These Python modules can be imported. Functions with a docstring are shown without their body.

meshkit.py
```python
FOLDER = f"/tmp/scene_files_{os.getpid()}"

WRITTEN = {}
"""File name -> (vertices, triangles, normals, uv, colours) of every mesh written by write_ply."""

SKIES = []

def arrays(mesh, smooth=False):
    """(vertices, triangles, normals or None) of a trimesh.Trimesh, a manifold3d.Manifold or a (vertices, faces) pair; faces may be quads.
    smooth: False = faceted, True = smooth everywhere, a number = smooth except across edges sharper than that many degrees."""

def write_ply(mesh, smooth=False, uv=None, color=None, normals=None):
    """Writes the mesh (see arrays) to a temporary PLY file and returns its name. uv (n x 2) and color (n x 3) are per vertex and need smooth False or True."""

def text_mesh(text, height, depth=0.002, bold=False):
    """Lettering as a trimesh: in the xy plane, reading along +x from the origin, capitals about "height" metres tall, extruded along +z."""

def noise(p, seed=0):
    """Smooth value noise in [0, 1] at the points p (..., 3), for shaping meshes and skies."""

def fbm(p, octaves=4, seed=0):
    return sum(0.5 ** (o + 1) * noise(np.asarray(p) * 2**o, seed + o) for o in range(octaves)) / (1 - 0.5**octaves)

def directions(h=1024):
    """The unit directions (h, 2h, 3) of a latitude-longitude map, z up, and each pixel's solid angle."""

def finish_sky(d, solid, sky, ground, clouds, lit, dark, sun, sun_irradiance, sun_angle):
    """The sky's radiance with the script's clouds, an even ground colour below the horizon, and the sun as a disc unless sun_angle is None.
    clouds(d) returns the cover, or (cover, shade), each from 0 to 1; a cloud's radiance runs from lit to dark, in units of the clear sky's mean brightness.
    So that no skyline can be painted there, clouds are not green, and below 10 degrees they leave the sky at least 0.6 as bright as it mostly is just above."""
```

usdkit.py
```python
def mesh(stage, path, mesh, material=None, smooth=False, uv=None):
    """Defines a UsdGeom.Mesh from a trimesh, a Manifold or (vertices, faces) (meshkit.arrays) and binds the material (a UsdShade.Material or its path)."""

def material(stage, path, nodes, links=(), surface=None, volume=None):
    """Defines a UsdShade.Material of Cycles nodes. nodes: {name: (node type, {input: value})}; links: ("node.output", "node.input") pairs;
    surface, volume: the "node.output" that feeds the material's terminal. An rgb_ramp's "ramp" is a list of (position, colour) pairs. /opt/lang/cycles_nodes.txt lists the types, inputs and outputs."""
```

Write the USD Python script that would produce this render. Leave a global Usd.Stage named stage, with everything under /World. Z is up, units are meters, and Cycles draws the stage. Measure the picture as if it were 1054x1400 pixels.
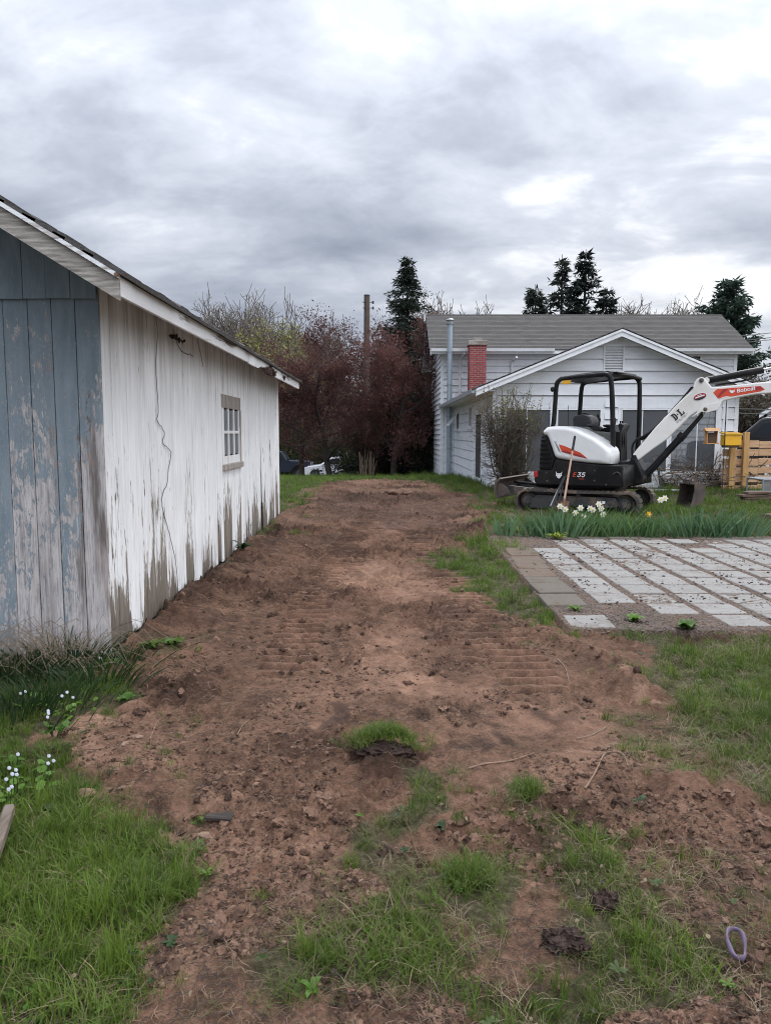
import math, random
import numpy as np, trimesh, shapely
from shapely.geometry import Polygon, box as sbox, LineString, Point
from shapely.ops import unary_union
import usdkit, meshkit
from pxr import Usd, UsdGeom, UsdLux, UsdShade, Gf, Sdf, Vt

stage = Usd.Stage.CreateInMemory()
UsdGeom.SetStageUpAxis(stage, UsdGeom.Tokens.z)
UsdGeom.SetStageMetersPerUnit(stage, 1.0)
UsdGeom.Xform.Define(stage, '/World')
UsdGeom.Scope.Define(stage, '/World/Looks')

# ---------------------------------------------------------------- camera
F, CX, CY, H = 1051.0, 527.0, 700.0, 1.5
PITCH = math.atan(108 / F)
cam = UsdGeom.Camera.Define(stage, '/World/camera')
cam.AddTranslateOp().Set((0, 0, H))
cam.AddRotateXOp().Set(90 - math.degrees(PITCH))
cam.CreateHorizontalApertureAttr(36.0)
cam.CreateFocalLengthAttr(36.0 * F / 1054)
cam.CreateClippingRangeAttr((0.05, 5000.0))
cam.CreateExposureAttr(0.0)

# ---------------------------------------------------------------- node graph helper
class Ref:
    def __init__(s, n, o): s.n, s.o = n, o
OUT = dict(noise_texture='fac', voronoi_texture='distance', white_noise_texture='value', wave_texture='fac', math='value', mix='color', rgb_ramp='color',
           mapping='vector', geometry='position', texture_coordinate='object', map_range='result', bump='normal', principled_bsdf='BSDF', combine_xyz='vector',
           attribute='fac', object_info='random', transparent_bsdf='BSDF', glossy_bsdf='BSDF', translucent_bsdf='BSDF', diffuse_bsdf='BSDF', mix_closure='closure',
           fresnel='fac', brick_texture='color', separate_xyz='x', vector_math='vector', background_shader='background', sky_texture='color', emission='emission', hsv='color')
class NG:
    def __init__(s, name): s.name, s.nodes, s.links, s.i = name, {}, [], 0
    def __call__(s, kind, out=None, **kw):
        nm = f'n{s.i}'; s.i += 1; vals = {}
        for k, v in kw.items():
            if isinstance(v, Ref): s.links.append((f'{v.n}.{v.o}', f'{nm}.{k}'))
            else: vals[k] = v
        s.nodes[nm] = (kind, vals)
        return Ref(nm, out or OUT[kind])
    def pos(s): return s('geometry')
    def scl(s, v, sx, sy, sz, loc=(0, 0, 0)): return s('mapping', vector=v, scale=(sx, sy, sz), location=loc)
    def noise(s, v, scale, detail=3, rough=.55, dist=0): return s('noise_texture', vector=v, scale=scale, detail=detail, roughness=rough, distortion=dist)
    def m(s, t, a, b=0., c=0., clamp=False): return s('math', math_type=t, value1=a, value2=b, value3=c, use_clamp=clamp)
    def rng(s, v, a, b, c=0., d=1.): return s('map_range', value=v, from_min=a, from_max=b, to_min=c, to_max=d, clamp=True)
    def mix(s, f, a, b, t='mix'): return s('mix', mix_type=t, fac=f, color1=a, color2=b, use_clamp=False)
    def ramp(s, f, *st): return s('rgb_ramp', fac=f, ramp=list(st))
    def bump(s, h, strength=.5, dist=.01): return s('bump', height=h, strength=strength, distance=dist)
    def done(s, surf): return usdkit.material(stage, '/World/Looks/' + s.name, s.nodes, s.links, surface=f'{surf.n}.{surf.o}')

# ---------------------------------------------------------------- sky and sun
SUN = np.array([.26, .70, .80]); SUN /= np.linalg.norm(SUN)
el, rot = math.asin(SUN[2]), math.atan2(SUN[0], SUN[1])
sun = UsdLux.DistantLight.Define(stage, '/World/sun')
sun.CreateIntensityAttr(0.4); sun.CreateAngleAttr(13.0); sun.CreateNormalizeAttr(True)
sun.CreateColorAttr((1.0, .97, .93))
sun.AddRotateZOp().Set(-math.degrees(rot)); sun.AddRotateXOp().Set(-(90 - math.degrees(el)))
g = NG('overcast_sky')
d = g('texture_coordinate', out='generated')
sx = g('separate_xyz', vector=d); sep = lambda o: Ref(sx.n, o)
zc = g.m('add', g.m('maximum', sep('z'), 0.0), .34)
px_, py_ = g.m('divide', sep('x'), zc), g.m('divide', sep('y'), zc)
pv = g('combine_xyz', x=px_, y=py_, z=0.0)
pr = g('mapping', vector=pv, rotation=(0, 0, .62), scale=(.8, 1.35, 1), location=(1.3, .4, 0))
big = g.noise(pr, 1.0, 2, .5, .3)
mid = g.noise(pr, 2.6, 5, .55, .5)
fine = g.noise(g('mapping', vector=pv, scale=(1.1, 1.3, 1), rotation=(0, 0, .7)), 6.5, 5, .6, .3)
c = g.m('add', g.m('multiply', big, .62), g.m('add', g.m('multiply', mid, .38), g.m('multiply', fine, .15)))
sdot = g('vector_math', out='value', math_type='dot_product', vector1=d, vector2=tuple(SUN))
glow = g.m('power', g.m('maximum', sdot, 0.0), 3.0)
c = g.m('add', c, g.m('multiply', glow, .11))
c = g.m('add', c, g.m('multiply', sep('x'), .15))
cloud = g.ramp(c, (.42, (2.3, 2.6, 3.25)), (.51, (3.1, 3.45, 4.2)), (.585, (4.3, 4.65, 5.45)), (.66, (6.0, 6.35, 7.1)), (.74, (10.0, 10.1, 10.4)))
lift = g.m('add', 0.95, g.m('multiply', g.m('power', g.m('maximum', sep('z'), 0.0), 1.4), 2.2))
cloud = g.mix(1.0, cloud, g('combine_xyz', x=lift, y=lift, z=lift), 'multiply')
hor = g.rng(sep('z'), 0.0, .2, .45, 0.0)
cloud = g.mix(hor, cloud, (3.7, 4.3, 5.5))
clear = g('sky_texture', sky_type='single_scattering', sun_disc=False, sun_elevation=el, sun_rotation=rot)
col = g.mix(.96, clear, cloud)
bg = g('background_shader', color=col, strength=0.1)
sky_mat = g.done(bg)
dome = UsdLux.DomeLight.Define(stage, '/World/sky')
UsdShade.MaterialBindingAPI.Apply(dome.GetPrim()).Bind(sky_mat)
dome.GetPrim().SetCustomDataByKey('kind', 'structure')

# ---------------------------------------------------------------- picture to place (used to measure the layout)
def ray(u, v):
    a, c = (u - CX) / F, (CY - v) / F
    return np.array([a, math.cos(PITCH) + c * math.sin(PITCH), -math.sin(PITCH) + c * math.cos(PITCH)])
def atz(u, v, z=0.):
    d = ray(u, v); return np.array([0, 0, H]) + d * (z - H) / d[2]
def aty(u, v, y):
    d = ray(u, v); return np.array([0, 0, H]) + d * y / d[1]
def base_z(x, y):
    a = np.interp(y, [-10, 9, 13.5, 19, 23, 26, 30, 48, 60, 400], [0, 0, .10, .16, .08, -.06, -.28, -1.38, -1.42, -1.42])
    b = np.interp(y, [-10, 9, 13.5, 19, 24, 30, 36, 48, 60, 400], [0, 0, .10, .16, .06, -.14, -.5, -1.38, -1.42, -1.42])
    t = np.clip((np.asarray(x) - .5) / 2, 0, 1)
    return a * (1 - t) + b * t
def on_ground(u, v):
    p = atz(u, v)
    for _ in range(8):
        p = atz(u, v, float(base_z(p[0], p[1])))
    return p
def GP(pts): return [tuple(on_ground(*q)[:2]) for q in pts]

# ---------------------------------------------------------------- prims
used, inverse = {}, {}
def prim_path(name, parent):
    up = str(parent.GetPath()) if parent is not None else '/World'
    n = used.get((up, name), 0); used[(up, name)] = n + 1
    return f'{up}/{name}' if n == 0 else f'{up}/{name}_{n:03d}'
def cdata(p, label=None, cat=None, group=None, kind=None):
    p = p.GetPrim() if hasattr(p, 'GetPrim') else p
    for k, v in (('label', label), ('category', cat), ('group', group), ('kind', kind)):
        if v: p.SetCustomDataByKey(k, v)
    return p
def thing(name, label, cat, loc=(0, 0, 0), rotz=0., group=None):
    x = UsdGeom.Xform.Define(stage, prim_path(name, None))
    x.AddTranslateOp().Set(Gf.Vec3d(*map(float, loc))); x.AddRotateZOp().Set(math.degrees(rotz))
    p = x.GetPrim(); cdata(p, label, cat, group)
    c, s = math.cos(rotz), math.sin(rotz)
    inverse[str(p.GetPath())] = (np.array(loc, float), np.array([[c, s, 0], [-s, c, 0], [0, 0, 1.]]))
    return p
def inv_of(p):
    while p and str(p.GetPath()) not in inverse: p = p.GetParent()
    return inverse[str(p.GetPath())] if p else None
def V(m):
    return meshkit.arrays(m)[:2]
def obj(name, mesh, mat, parent=None, smooth=False, local=False, label=None, cat=None, group=None, kind=None):
    """one Mesh prim; vertices are given in world space unless local"""
    v, f = V(mesh)
    i = inv_of(parent) if parent is not None else None
    if i is not None and not local:
        v = (v - i[0]) @ i[1].T
    m = usdkit.mesh(stage, prim_path(name, parent), (v, f), mat, smooth=smooth)
    return cdata(m.GetPrim(), label, cat, group, kind)
def group_of(name, parent, kind=None):
    return cdata(UsdGeom.Xform.Define(stage, prim_path(name, parent)).GetPrim(), kind=kind)
def struct(name, mesh, mat, smooth=False): return obj(name, mesh, mat, smooth=smooth, kind='structure')
def copy_thing(src, name, loc, rotz=0., label=None, group=None, scale=1.0):
    was = src.GetCustomData()
    r = thing(name, label or was['label'], was['category'], loc, rotz, group or was.get('group'))
    if scale != 1.0: UsdGeom.Xform(r).AddScaleOp().Set(Gf.Vec3f(scale, scale, scale))
    r.GetReferences().AddInternalReference(src.GetPath()); r.SetInstanceable(True)
    return r

# ---------------------------------------------------------------- shapes
def join(*ms):
    ms = [V(m) for m in (ms[0] if len(ms) == 1 and isinstance(ms[0], list) else ms)]
    vs, fs, n = [], [], 0
    for v, f in ms:
        f = np.asarray(f)
        if f.shape[1] == 4: f = np.vstack([f[:, [0, 1, 2]], f[:, [0, 2, 3]]])
        vs.append(v); fs.append(f + n); n += len(v)
    return np.vstack(vs), np.vstack(fs)
def bx(x0, x1, y0, y1, z0, z1, c=0.):
    """box, with chamfered edges when c > 0"""
    if c <= 0:
        m = trimesh.creation.box([x1 - x0, y1 - y0, z1 - z0]); m.apply_translation([(x0 + x1) / 2, (y0 + y1) / 2, (z0 + z1) / 2])
        return np.array(m.vertices), np.array(m.faces)
    p = []
    for a in (x0, x1):
        for b in (y0, y1):
            for e in (z0, z1):
                sa, sb, se = (c if a == x0 else -c), (c if b == y0 else -c), (c if e == z0 else -c)
                p += [(a, b + sb, e + se), (a + sa, b, e + se), (a + sa, b + sb, e)]
    m = trimesh.Trimesh(p).convex_hull
    return np.array(m.vertices), np.array(m.faces)
def basis(t):
    t = t / (np.linalg.norm(t) + 1e-12)
    a = np.array([0, 0, 1.]) if abs(t[2]) < .9 else np.array([1., 0, 0])
    u = np.cross(a, t); u /= np.linalg.norm(u)
    return u, np.cross(t, u)
def tube(path, r, n=8, cap=True):
    path = np.asarray(path, float); r = np.broadcast_to(np.asarray(r, float), (len(path),))
    rings = []; u = None
    for i, p in enumerate(path):
        t = path[min(i + 1, len(path) - 1)] - path[max(i - 1, 0)]; t = t / (np.linalg.norm(t) + 1e-12)
        if u is None: u, w = basis(t)
        else:
            u = u - t * (u @ t); u /= np.linalg.norm(u) + 1e-12; w = np.cross(t, u)
        a = np.arange(n) * 2 * math.pi / n
        rings.append(p + r[i] * (np.outer(np.cos(a), u) + np.outer(np.sin(a), w)))
    v = np.vstack(rings); f = []
    for i in range(len(path) - 1):
        for k in range(n):
            a, b = i * n + k, i * n + (k + 1) % n
            f += [(a, b, b + n), (a, b + n, a + n)]
    if cap:
        m = len(v); v = np.vstack([v, path[0], path[-1]]); l = (len(path) - 1) * n
        for k in range(n):
            f += [(m, (k + 1) % n, k), (m + 1, l + k, l + (k + 1) % n)]
    return v, np.array(f)
def curve(pts, n=12):
    pts = np.asarray(pts, float); k = len(pts)
    if k < 3: return np.array([pts[0] + (pts[-1] - pts[0]) * t for t in np.linspace(0, 1, n)])
    P_ = np.vstack([2 * pts[0] - pts[1], pts, 2 * pts[-1] - pts[-2]]); out = []
    for s in np.linspace(0, k - 1 - 1e-9, n):
        i = int(s); t = s - i; a, b, c, d = P_[i:i + 4]
        out.append(.5 * ((2 * b) + (-a + c) * t + (2 * a - 5 * b + 4 * c - d) * t * t + (-a + 3 * b - 3 * c + d) * t ** 3))
    return np.array(out)
def cyl(p0, p1, r, n=16, c=0.):
    p0, p1 = np.asarray(p0, float), np.asarray(p1, float)
    if c <= 0: return tube([p0, p1], r, n)
    t = (p1 - p0) / np.linalg.norm(p1 - p0)
    return tube([p0, p0 + t * 1e-4, p0 + t * c, p1 - t * c, p1 - t * 1e-4, p1], [r - c, r - c, r, r, r - c, r - c], n)
def inset(poly, b):
    p = np.asarray(poly, float); e = np.roll(p, -1, 0) - p; e /= np.linalg.norm(e, axis=1, keepdims=True) + 1e-12
    nrm = np.stack([-e[:, 1], e[:, 0]], 1)          # left normals: inward for counter-clockwise
    m = nrm + np.roll(nrm, 1, 0); m /= np.maximum((m * nrm).sum(1, keepdims=True), .35)
    return p + b * m
def ccw(poly):
    p = np.asarray(poly, float); x, y = p[:, 0], p[:, 1]
    return p if (x * np.roll(y, -1) - np.roll(x, -1) * y).sum() > 0 else p[::-1]
def slab(poly, depth, r=0., k=1, both=False):
    """outline (a, b) -> (a, b, c), c from 0 (front, rounded by r) to depth"""
    p = ccw(poly); rings = []
    if r > 0:
        for i in range(k + 1):
            t = i / k * math.pi / 2
            rings.append((inset(p, r * (1 - math.sin(t))), r * (1 - math.cos(t))))
    else: rings.append((p, 0.))
    if both and r > 0:
        rings.append((p, depth - r))
        rings += [(q, depth - c) for q, c in rings[k - 1::-1]] if k > 0 else []
    else: rings.append((p, depth))
    n = len(p); v = np.vstack([np.column_stack([q, np.full(n, c)]) for q, c in rings]); f = []
    for i in range(len(rings) - 1):
        for j in range(n):
            a, b = i * n + j, i * n + (j + 1) % n
            f += [(a, b + n, b), (a, a + n, b + n)]
    tv, tf = trimesh.creation.triangulate_polygon(Polygon(rings[0][0]).buffer(0) if not Polygon(rings[0][0]).is_valid else Polygon(rings[0][0]), engine='earcut')
    def cap(ring, c, off, flip):
        tv, tf = trimesh.creation.triangulate_polygon(Polygon(ring), engine='earcut')
        tv = np.column_stack([tv, np.full(len(tv), c)]); e = tf
        a = tv[e[:, 1]] - tv[e[:, 0]]; b = tv[e[:, 2]] - tv[e[:, 0]]
        up = (a[:, 0] * b[:, 1] - a[:, 1] * b[:, 0]) > 0
        e = np.where((up != flip)[:, None], e, e[:, ::-1])
        return tv, e + off
    a, b = cap(rings[0][0], rings[0][1], len(v), True); v = np.vstack([v, a]); f = np.vstack([np.array(f), b])
    a, b = cap(rings[-1][0], rings[-1][1], len(v), False); v = np.vstack([v, a]); f = np.vstack([f, b])
    return v, f
def extr(poly, depth):
    """shapely polygon(s) -> (a, b, c) mesh with c from 0 to depth"""
    ms = []
    for q in getattr(poly, 'geoms', [poly]):
        if q.geom_type == 'Polygon' and q.area > 1e-6:
            m = trimesh.creation.extrude_polygon(q, depth, engine='earcut'); ms.append((np.array(m.vertices), np.array(m.faces)))
    return join(ms) if ms else None
def ico(r, sub=2, c=(0, 0, 0), s=(1, 1, 1)):
    m = trimesh.creation.icosphere(sub, r); return np.array(m.vertices) * s + c, np.array(m.faces)
def xf(mesh, M=None, t=None):
    v, f = V(mesh)
    if M is not None:
        M = np.asarray(M, float); v = v @ M.T
        if np.linalg.det(M) < 0: f = f[:, ::-1]
    return (v if t is None else v + np.asarray(t)), f
def Rz(a): c, s = math.cos(a), math.sin(a); return np.array([[c, -s, 0], [s, c, 0], [0, 0, 1.]])
def Rx(a): c, s = math.cos(a), math.sin(a); return np.array([[1, 0, 0], [0, c, -s], [0, s, c]])
def Ry(a): c, s = math.cos(a), math.sin(a); return np.array([[c, 0, s], [0, 1, 0], [-s, 0, c]])
def roughen(mesh, amp, scale, seed=0):
    v, f = V(mesh); v = v.copy()
    for k in range(3): v[:, k] += amp * 2 * (meshkit.fbm(v * scale + 17 * k, 3, seed) - .5)
    return v, f
def segs_mesh(P0, P1, R0, R1, n=3):
    """many tapered twigs at once"""
    P0, P1, R0, R1 = map(np.asarray, (P0, P1, R0, R1))
    t = P1 - P0; t = t / (np.linalg.norm(t, axis=1, keepdims=True) + 1e-9)
    a = np.where(np.abs(t[:, 2:]) < .9, [[0, 0, 1.]], [[1., 0, 0]])
    u = np.cross(a, t); u /= np.linalg.norm(u, axis=1, keepdims=True) + 1e-9; w = np.cross(t, u)
    ang = np.arange(n) * 2 * math.pi / n; N = len(P0)
    ring = u[:, None] * np.cos(ang)[None, :, None] + w[:, None] * np.sin(ang)[None, :, None]
    v = np.concatenate([P0[:, None] + ring * R0[:, None, None], P1[:, None] + ring * R1[:, None, None]], 1).reshape(-1, 3)
    f = []
    for k in range(n):
        k2 = (k + 1) % n; f += [(k, k2, n + k2), (k, n + k2, n + k)]
    f = (np.array(f)[None] + (np.arange(N) * 2 * n)[:, None, None]).reshape(-1, 3)
    return v, f
def cards(c, size, rng, aspect=.5, axis=None, droop=0., tri=False):
    """many small leaf faces at points c"""
    n = len(c); size = np.broadcast_to(size, (n,))
    a = rng.normal(size=(n, 3)) if axis is None else axis + rng.normal(size=(n, 3)) * .35
    a[:, 2] -= droop; a /= np.linalg.norm(a, axis=1, keepdims=True)
    b = np.cross(a, rng.normal(size=(n, 3))); b /= np.linalg.norm(b, axis=1, keepdims=True)
    A, B = a * size[:, None], b * (size * aspect)[:, None]
    v = np.stack([c - A * .1, c + A * .45 + B * .5, c + A, c + A * .45 - B * .5], 1).reshape(-1, 3)
    f = (np.array([[0, 1, 2], [0, 2, 3]])[None] + (np.arange(n) * 4)[:, None, None]).reshape(-1, 3)
    return v, f
# ---------------------------------------------------------------- materials
def simple(name, col, rough=.6, var=.0, scale=20., metal=0., bump=0., spec=.5, grime=None, grime_amt=.5, coat=0.):
    g = NG(name); p = g.pos(); c = col
    if var or grime:
        n = g.noise(p, scale, 4, .6)
        c = g.ramp(n, (.3, tuple(np.array(col) * (1 - var))), (.7, tuple(np.array(col) * (1 + var))))
        if grime:
            c = g.mix(g.m('multiply', g.rng(g.noise(p, scale * .35, 5, .65), .48, .68), grime_amt), c, grime)
    kw = dict(base_color=c, roughness=rough, metallic=metal, specular_ior_level=spec, coat_weight=coat)
    if bump: kw['normal'] = g.bump(g.noise(p, scale * 2, 4, .6), bump, .01)
    return g.done(g('principled_bsdf', **kw))

# peeling paint over grey wood: boards run along z; across = the axis along the wall (0 x, 1 y)
def shed_paint(name, paint, across, low=.45, under=None, var=.06):
    g = NG(name); p = g.pos(); s = g('separate_xyz', vector=p); z = Ref(s.n, 'z'); a = Ref(s.n, 'xy'[across])
    def sv(fa, fz, off=0.):
        return g('combine_xyz', x=g.m('multiply', a, fa), y=off, z=g.m('multiply', z, fz))
    board = g.m('floor', g.m('divide', g.m('add', a, 20.0), .15))
    bh = g('white_noise_texture', dimensions='1D', w=board)
    bz = g.m('multiply', bh, 37.0)                              # every board has its own grain
    def bv(fa, fz, off=0.): return g('combine_xyz', x=g.m('multiply', a, fa), y=g.m('add', bz, off), z=g.m('multiply', z, fz))
    streak = g.noise(bv(20, 2.8), 1.0, 6, .68, .5)
    blot = g.noise(sv(3.2, 1.3, 4.), 1.0, 4, .62, .4)
    fine = g.noise(bv(85, 6., 9.), 1.0, 4, .66)
    h = g.m('add', z, g.m('multiply', g.m('subtract', blot, .5), .55))
    lowz = g.rng(h, .02, .55, 1.0, 0.0)
    wear = g.m('add', g.m('multiply', streak, .70), g.m('multiply', blot, .30))
    wear = g.m('add', wear, g.m('multiply', lowz, .19))
    wear = g.m('add', wear, g.m('multiply', g.m('multiply', g.m('subtract', bh, .42), .30), g.rng(z, .15, .95, 1.0, 0.0)))
    wear = g.m('add', wear, g.m('multiply', g.rng(z, 0.0, 1.7, 1.0, 0.0), .075))
    wear = g.m('add', wear, g.m('multiply', g.m('subtract', bh, .5), .09))
    wear = g.m('add', wear, g.m('multiply', g.m('subtract', fine, .5), .16))
    corner = g.m('multiply', g.rng(a, 5.5, 4.95), g.rng(z, 1.9, .4, 0.0, .085))       # the near corner boards have lost most paint
    wear = g.m('add', wear, corner)
    peel = g.rng(wear, .625, .655)
    crack = g.m('multiply', g.rng(g.noise(bv(34, .9, 14.), 1.0, 5, .72), .63, .69), g.rng(z, .3, 2.2, 1.0, .35))
    peel = g.m('maximum', peel, g.m('multiply', crack, .75))
    grain = g.noise(bv(110, 3.0, 21.), 1.0, 4, .62)
    wood = g.ramp(grain, (.28, (.075, .062, .05)), (.5, (.21, .18, .15)), (.72, (.40, .365, .325)))
    damp = g.m('multiply', g.rng(g.m('add', z, g.m('multiply', g.m('subtract', streak, .5), .5)), .05, .42, 1.0, 0.0), .75)
    wood = g.mix(damp, wood, (.085, .066, .050))
    pc = g.ramp(g.noise(sv(5, 1.2, 31.), 1.0, 4, .6), (.3, tuple(np.array(paint) * (1 - var * 2))), (.7, tuple(np.array(paint) * (1 + var))))
    stain = g.m('multiply', g.rng(g.noise(sv(11, .7, 40.), 1.0, 4, .6), .45, .62), g.rng(z, 1.55, 2.36, 0.0, .55))   # stains that run down from the eave
    pc = g.mix(stain, pc, (.30, .28, .25))
    pc = g.mix(g.m('multiply', g.rng(g.noise(bv(40, 1.2, 50.), 1.0, 4, .65), .50, .72), .38), pc, (.40, .39, .375))
    pc = g.mix(g.m('multiply', g.m('multiply', g.rng(g.noise(sv(14, 2.0, 60.), 1.0, 5, .65), .48, .66), g.rng(z, .2, 1.5, 1.0, .2)), .30), pc, (.36, .33, .29))
    col = g.mix(peel, pc, wood)
    hgt = g.m('add', g.m('multiply', peel, -.6), g.m('multiply', fine, .5))
    return g.done(g('principled_bsdf', base_color=col, roughness=.72, normal=g.bump(hgt, .5, .006), specular_ior_level=.3))
def blue_paint(name):
    g = NG(name); p = g.pos(); s = g('separate_xyz', vector=p); z = Ref(s.n, 'z'); a = Ref(s.n, 'x')
    def sv(fa, fz, off=0.): return g('combine_xyz', x=g.m('multiply', a, fa), y=off, z=g.m('multiply', z, fz))
    bh = g('white_noise_texture', dimensions='1D', w=g.m('floor', g.m('divide', g.m('subtract', -1.8, a), .152)))
    bz = g.m('multiply', bh, 41.0)
    def bv(fa, fz, off=0.): return g('combine_xyz', x=g.m('multiply', a, fa), y=g.m('add', bz, off), z=g.m('multiply', z, fz))
    blot = g.noise(bv(13, 4.5), 1.0, 7, .72, .8)
    blot2 = g.noise(bv(46, 20.0, 7.), 1.0, 5, .72, .6)
    fine = g.noise(bv(110, 24., 3.), 1.0, 4, .68)
    up = g.rng(z, .1, 2.1, 1.0, 0.0)
    w = g.m('add', g.m('multiply', blot, .62), g.m('multiply', blot2, .38))
    w = g.m('add', w, g.m('multiply', g.m('power', up, .8), .175))
    w = g.m('add', w, g.m('multiply', g.m('subtract', bh, .5), .12))
    w = g.m('add', w, g.m('multiply', g.m('subtract', fine, .5), .22))
    corner = g.m('multiply', g.rng(a, -2.12, -1.86), g.rng(z, .9, 1.95, .15, 0.0))     # the boards by the corner are the most weathered
    w = g.m('add', w, corner)
    w = g.m('add', w, g.m('multiply', g.rng(z, 2.33, 2.335), -.3))
    peel = g.rng(w, .595, .635)
    flake = g.m('multiply', g.rng(g.noise(sv(75, 42., 12.), 1.0, 3, .65), .60, .66), .75)
    peel = g.m('maximum', peel, g.m('multiply', flake, g.rng(z, 1.9, 2.34, 1.0, .0)))
    grain = g.noise(bv(130, 5.0, 20.), 1.0, 5, .70)
    wood = g.ramp(grain, (.28, (.17, .15, .145)), (.48, (.39, .365, .36)), (.68, (.60, .575, .57)))
    wood = g.mix(g.rng(g.noise(bv(30, 9., 33.), 1.0, 4, .65), .48, .60, 0.0, .6), wood, (.56, .52, .50))
    dark = g.m('multiply', g.rng(g.noise(bv(11, .8, 44.), 1.0, 4, .65), .50, .64), g.rng(a, -2.3, -1.95, .12, 1.0))
    wood = g.mix(g.m('multiply', dark, .85), wood, (.10, .078, .07))
    wood = g.mix(g.m('multiply', g.rng(g.noise(sv(9, 2.5, 60.), 1.0, 4, .6), .52, .66), .4), wood, (.40, .32, .285))
    blue = g.ramp(g.noise(bv(16, 3., 30.), 1.0, 4, .6), (.3, (.165, .21, .24)), (.7, (.25, .30, .335)))
    blue = g.mix(g.m('multiply', g.rng(fine, .54, .68), .35), blue, (.33, .37, .40))
    col = g.mix(peel, blue, wood)
    hgt = g.m('add', g.m('multiply', peel, -.5), g.m('multiply', fine, .6))
    return g.done(g('principled_bsdf', base_color=col, roughness=.75, normal=g.bump(hgt, .6, .005), specular_ior_level=.3))
base_low = 0.0
M = {}
M['white_shed'] = shed_paint('white_shed_paint', (.86, .875, .89), 1, .9)
M['blue_shed'] = blue_paint('blue_shed_paint')
def weathered(name, a, b, c, ax=(3, 60, 60), white=0.):
    g = NG(name); p = g.pos()
    n = g.noise(g.scl(p, *ax), 1.0, 5, .62)
    col = g.ramp(n, (.3, a), (.5, b), (.7, c))
    if white: col = g.mix(g.rng(g.noise(g.scl(p, *(np.array(ax) * .28)), 1.0, 5, .68), .46 - white * .1, .52 - white * .1), col, (.74, .745, .75))
    return g.done(g('principled_bsdf', base_color=col, roughness=.8, normal=g.bump(n, .5, .006), specular_ior_level=.25))
M['grey_wood'] = weathered('grey_weathered_wood', (.13, .115, .10), (.29, .265, .235), (.46, .43, .39), (6, 40, 60))
M['rake_white'] = weathered('old_white_trim', (.20, .18, .16), (.40, .37, .34), (.55, .52, .49), (6, 40, 40), .3)
M['fascia'] = weathered('peeling_fascia_paint', (.05, .04, .035), (.18, .155, .13), (.36, .33, .29), (30, 2.4, 40), .9)
M['window_wood'] = weathered('window_wood', (.12, .10, .085), (.30, .27, .24), (.50, .47, .44), (40, 40, 4), .0)
M['white_wood'] = weathered('flaking_white_wood', (.30, .28, .26), (.6, .58, .56), (.75, .75, .74), (40, 40, 4), .8)
M['soffit'] = simple('shed_soffit', (.13, .115, .10), .85, .3, 12)
M['concrete'] = simple('old_concrete', (.30, .275, .245), .9, .22, 14, bump=.3, grime=(.16, .12, .09), grime_amt=.8)
M['roofing'] = simple('shed_shingles', (.075, .07, .068), .9, .35, 40, bump=.5)
g = NG('house_white_siding'); p = g.pos()
n1 = g.noise(g.scl(p, 1.2, 1.2, 5), 1.0, 4, .6)
cc = g.ramp(n1, (.3, (.66, .675, .70)), (.7, (.80, .81, .825)))
cc = g.mix(g.m('multiply', g.rng(g.noise(g.scl(p, 9, 9, .9), 1.0, 4, .6), .5, .72), .12), cc, (.42, .42, .40))
M['siding'] = g.done(g('principled_bsdf', base_color=cc, roughness=.5, specular_ior_level=.35))
M['trim'] = simple('white_trim_paint', (.78, .79, .80), .5, .05, 6, grime=(.5, .49, .47), grime_amt=.35)
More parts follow.
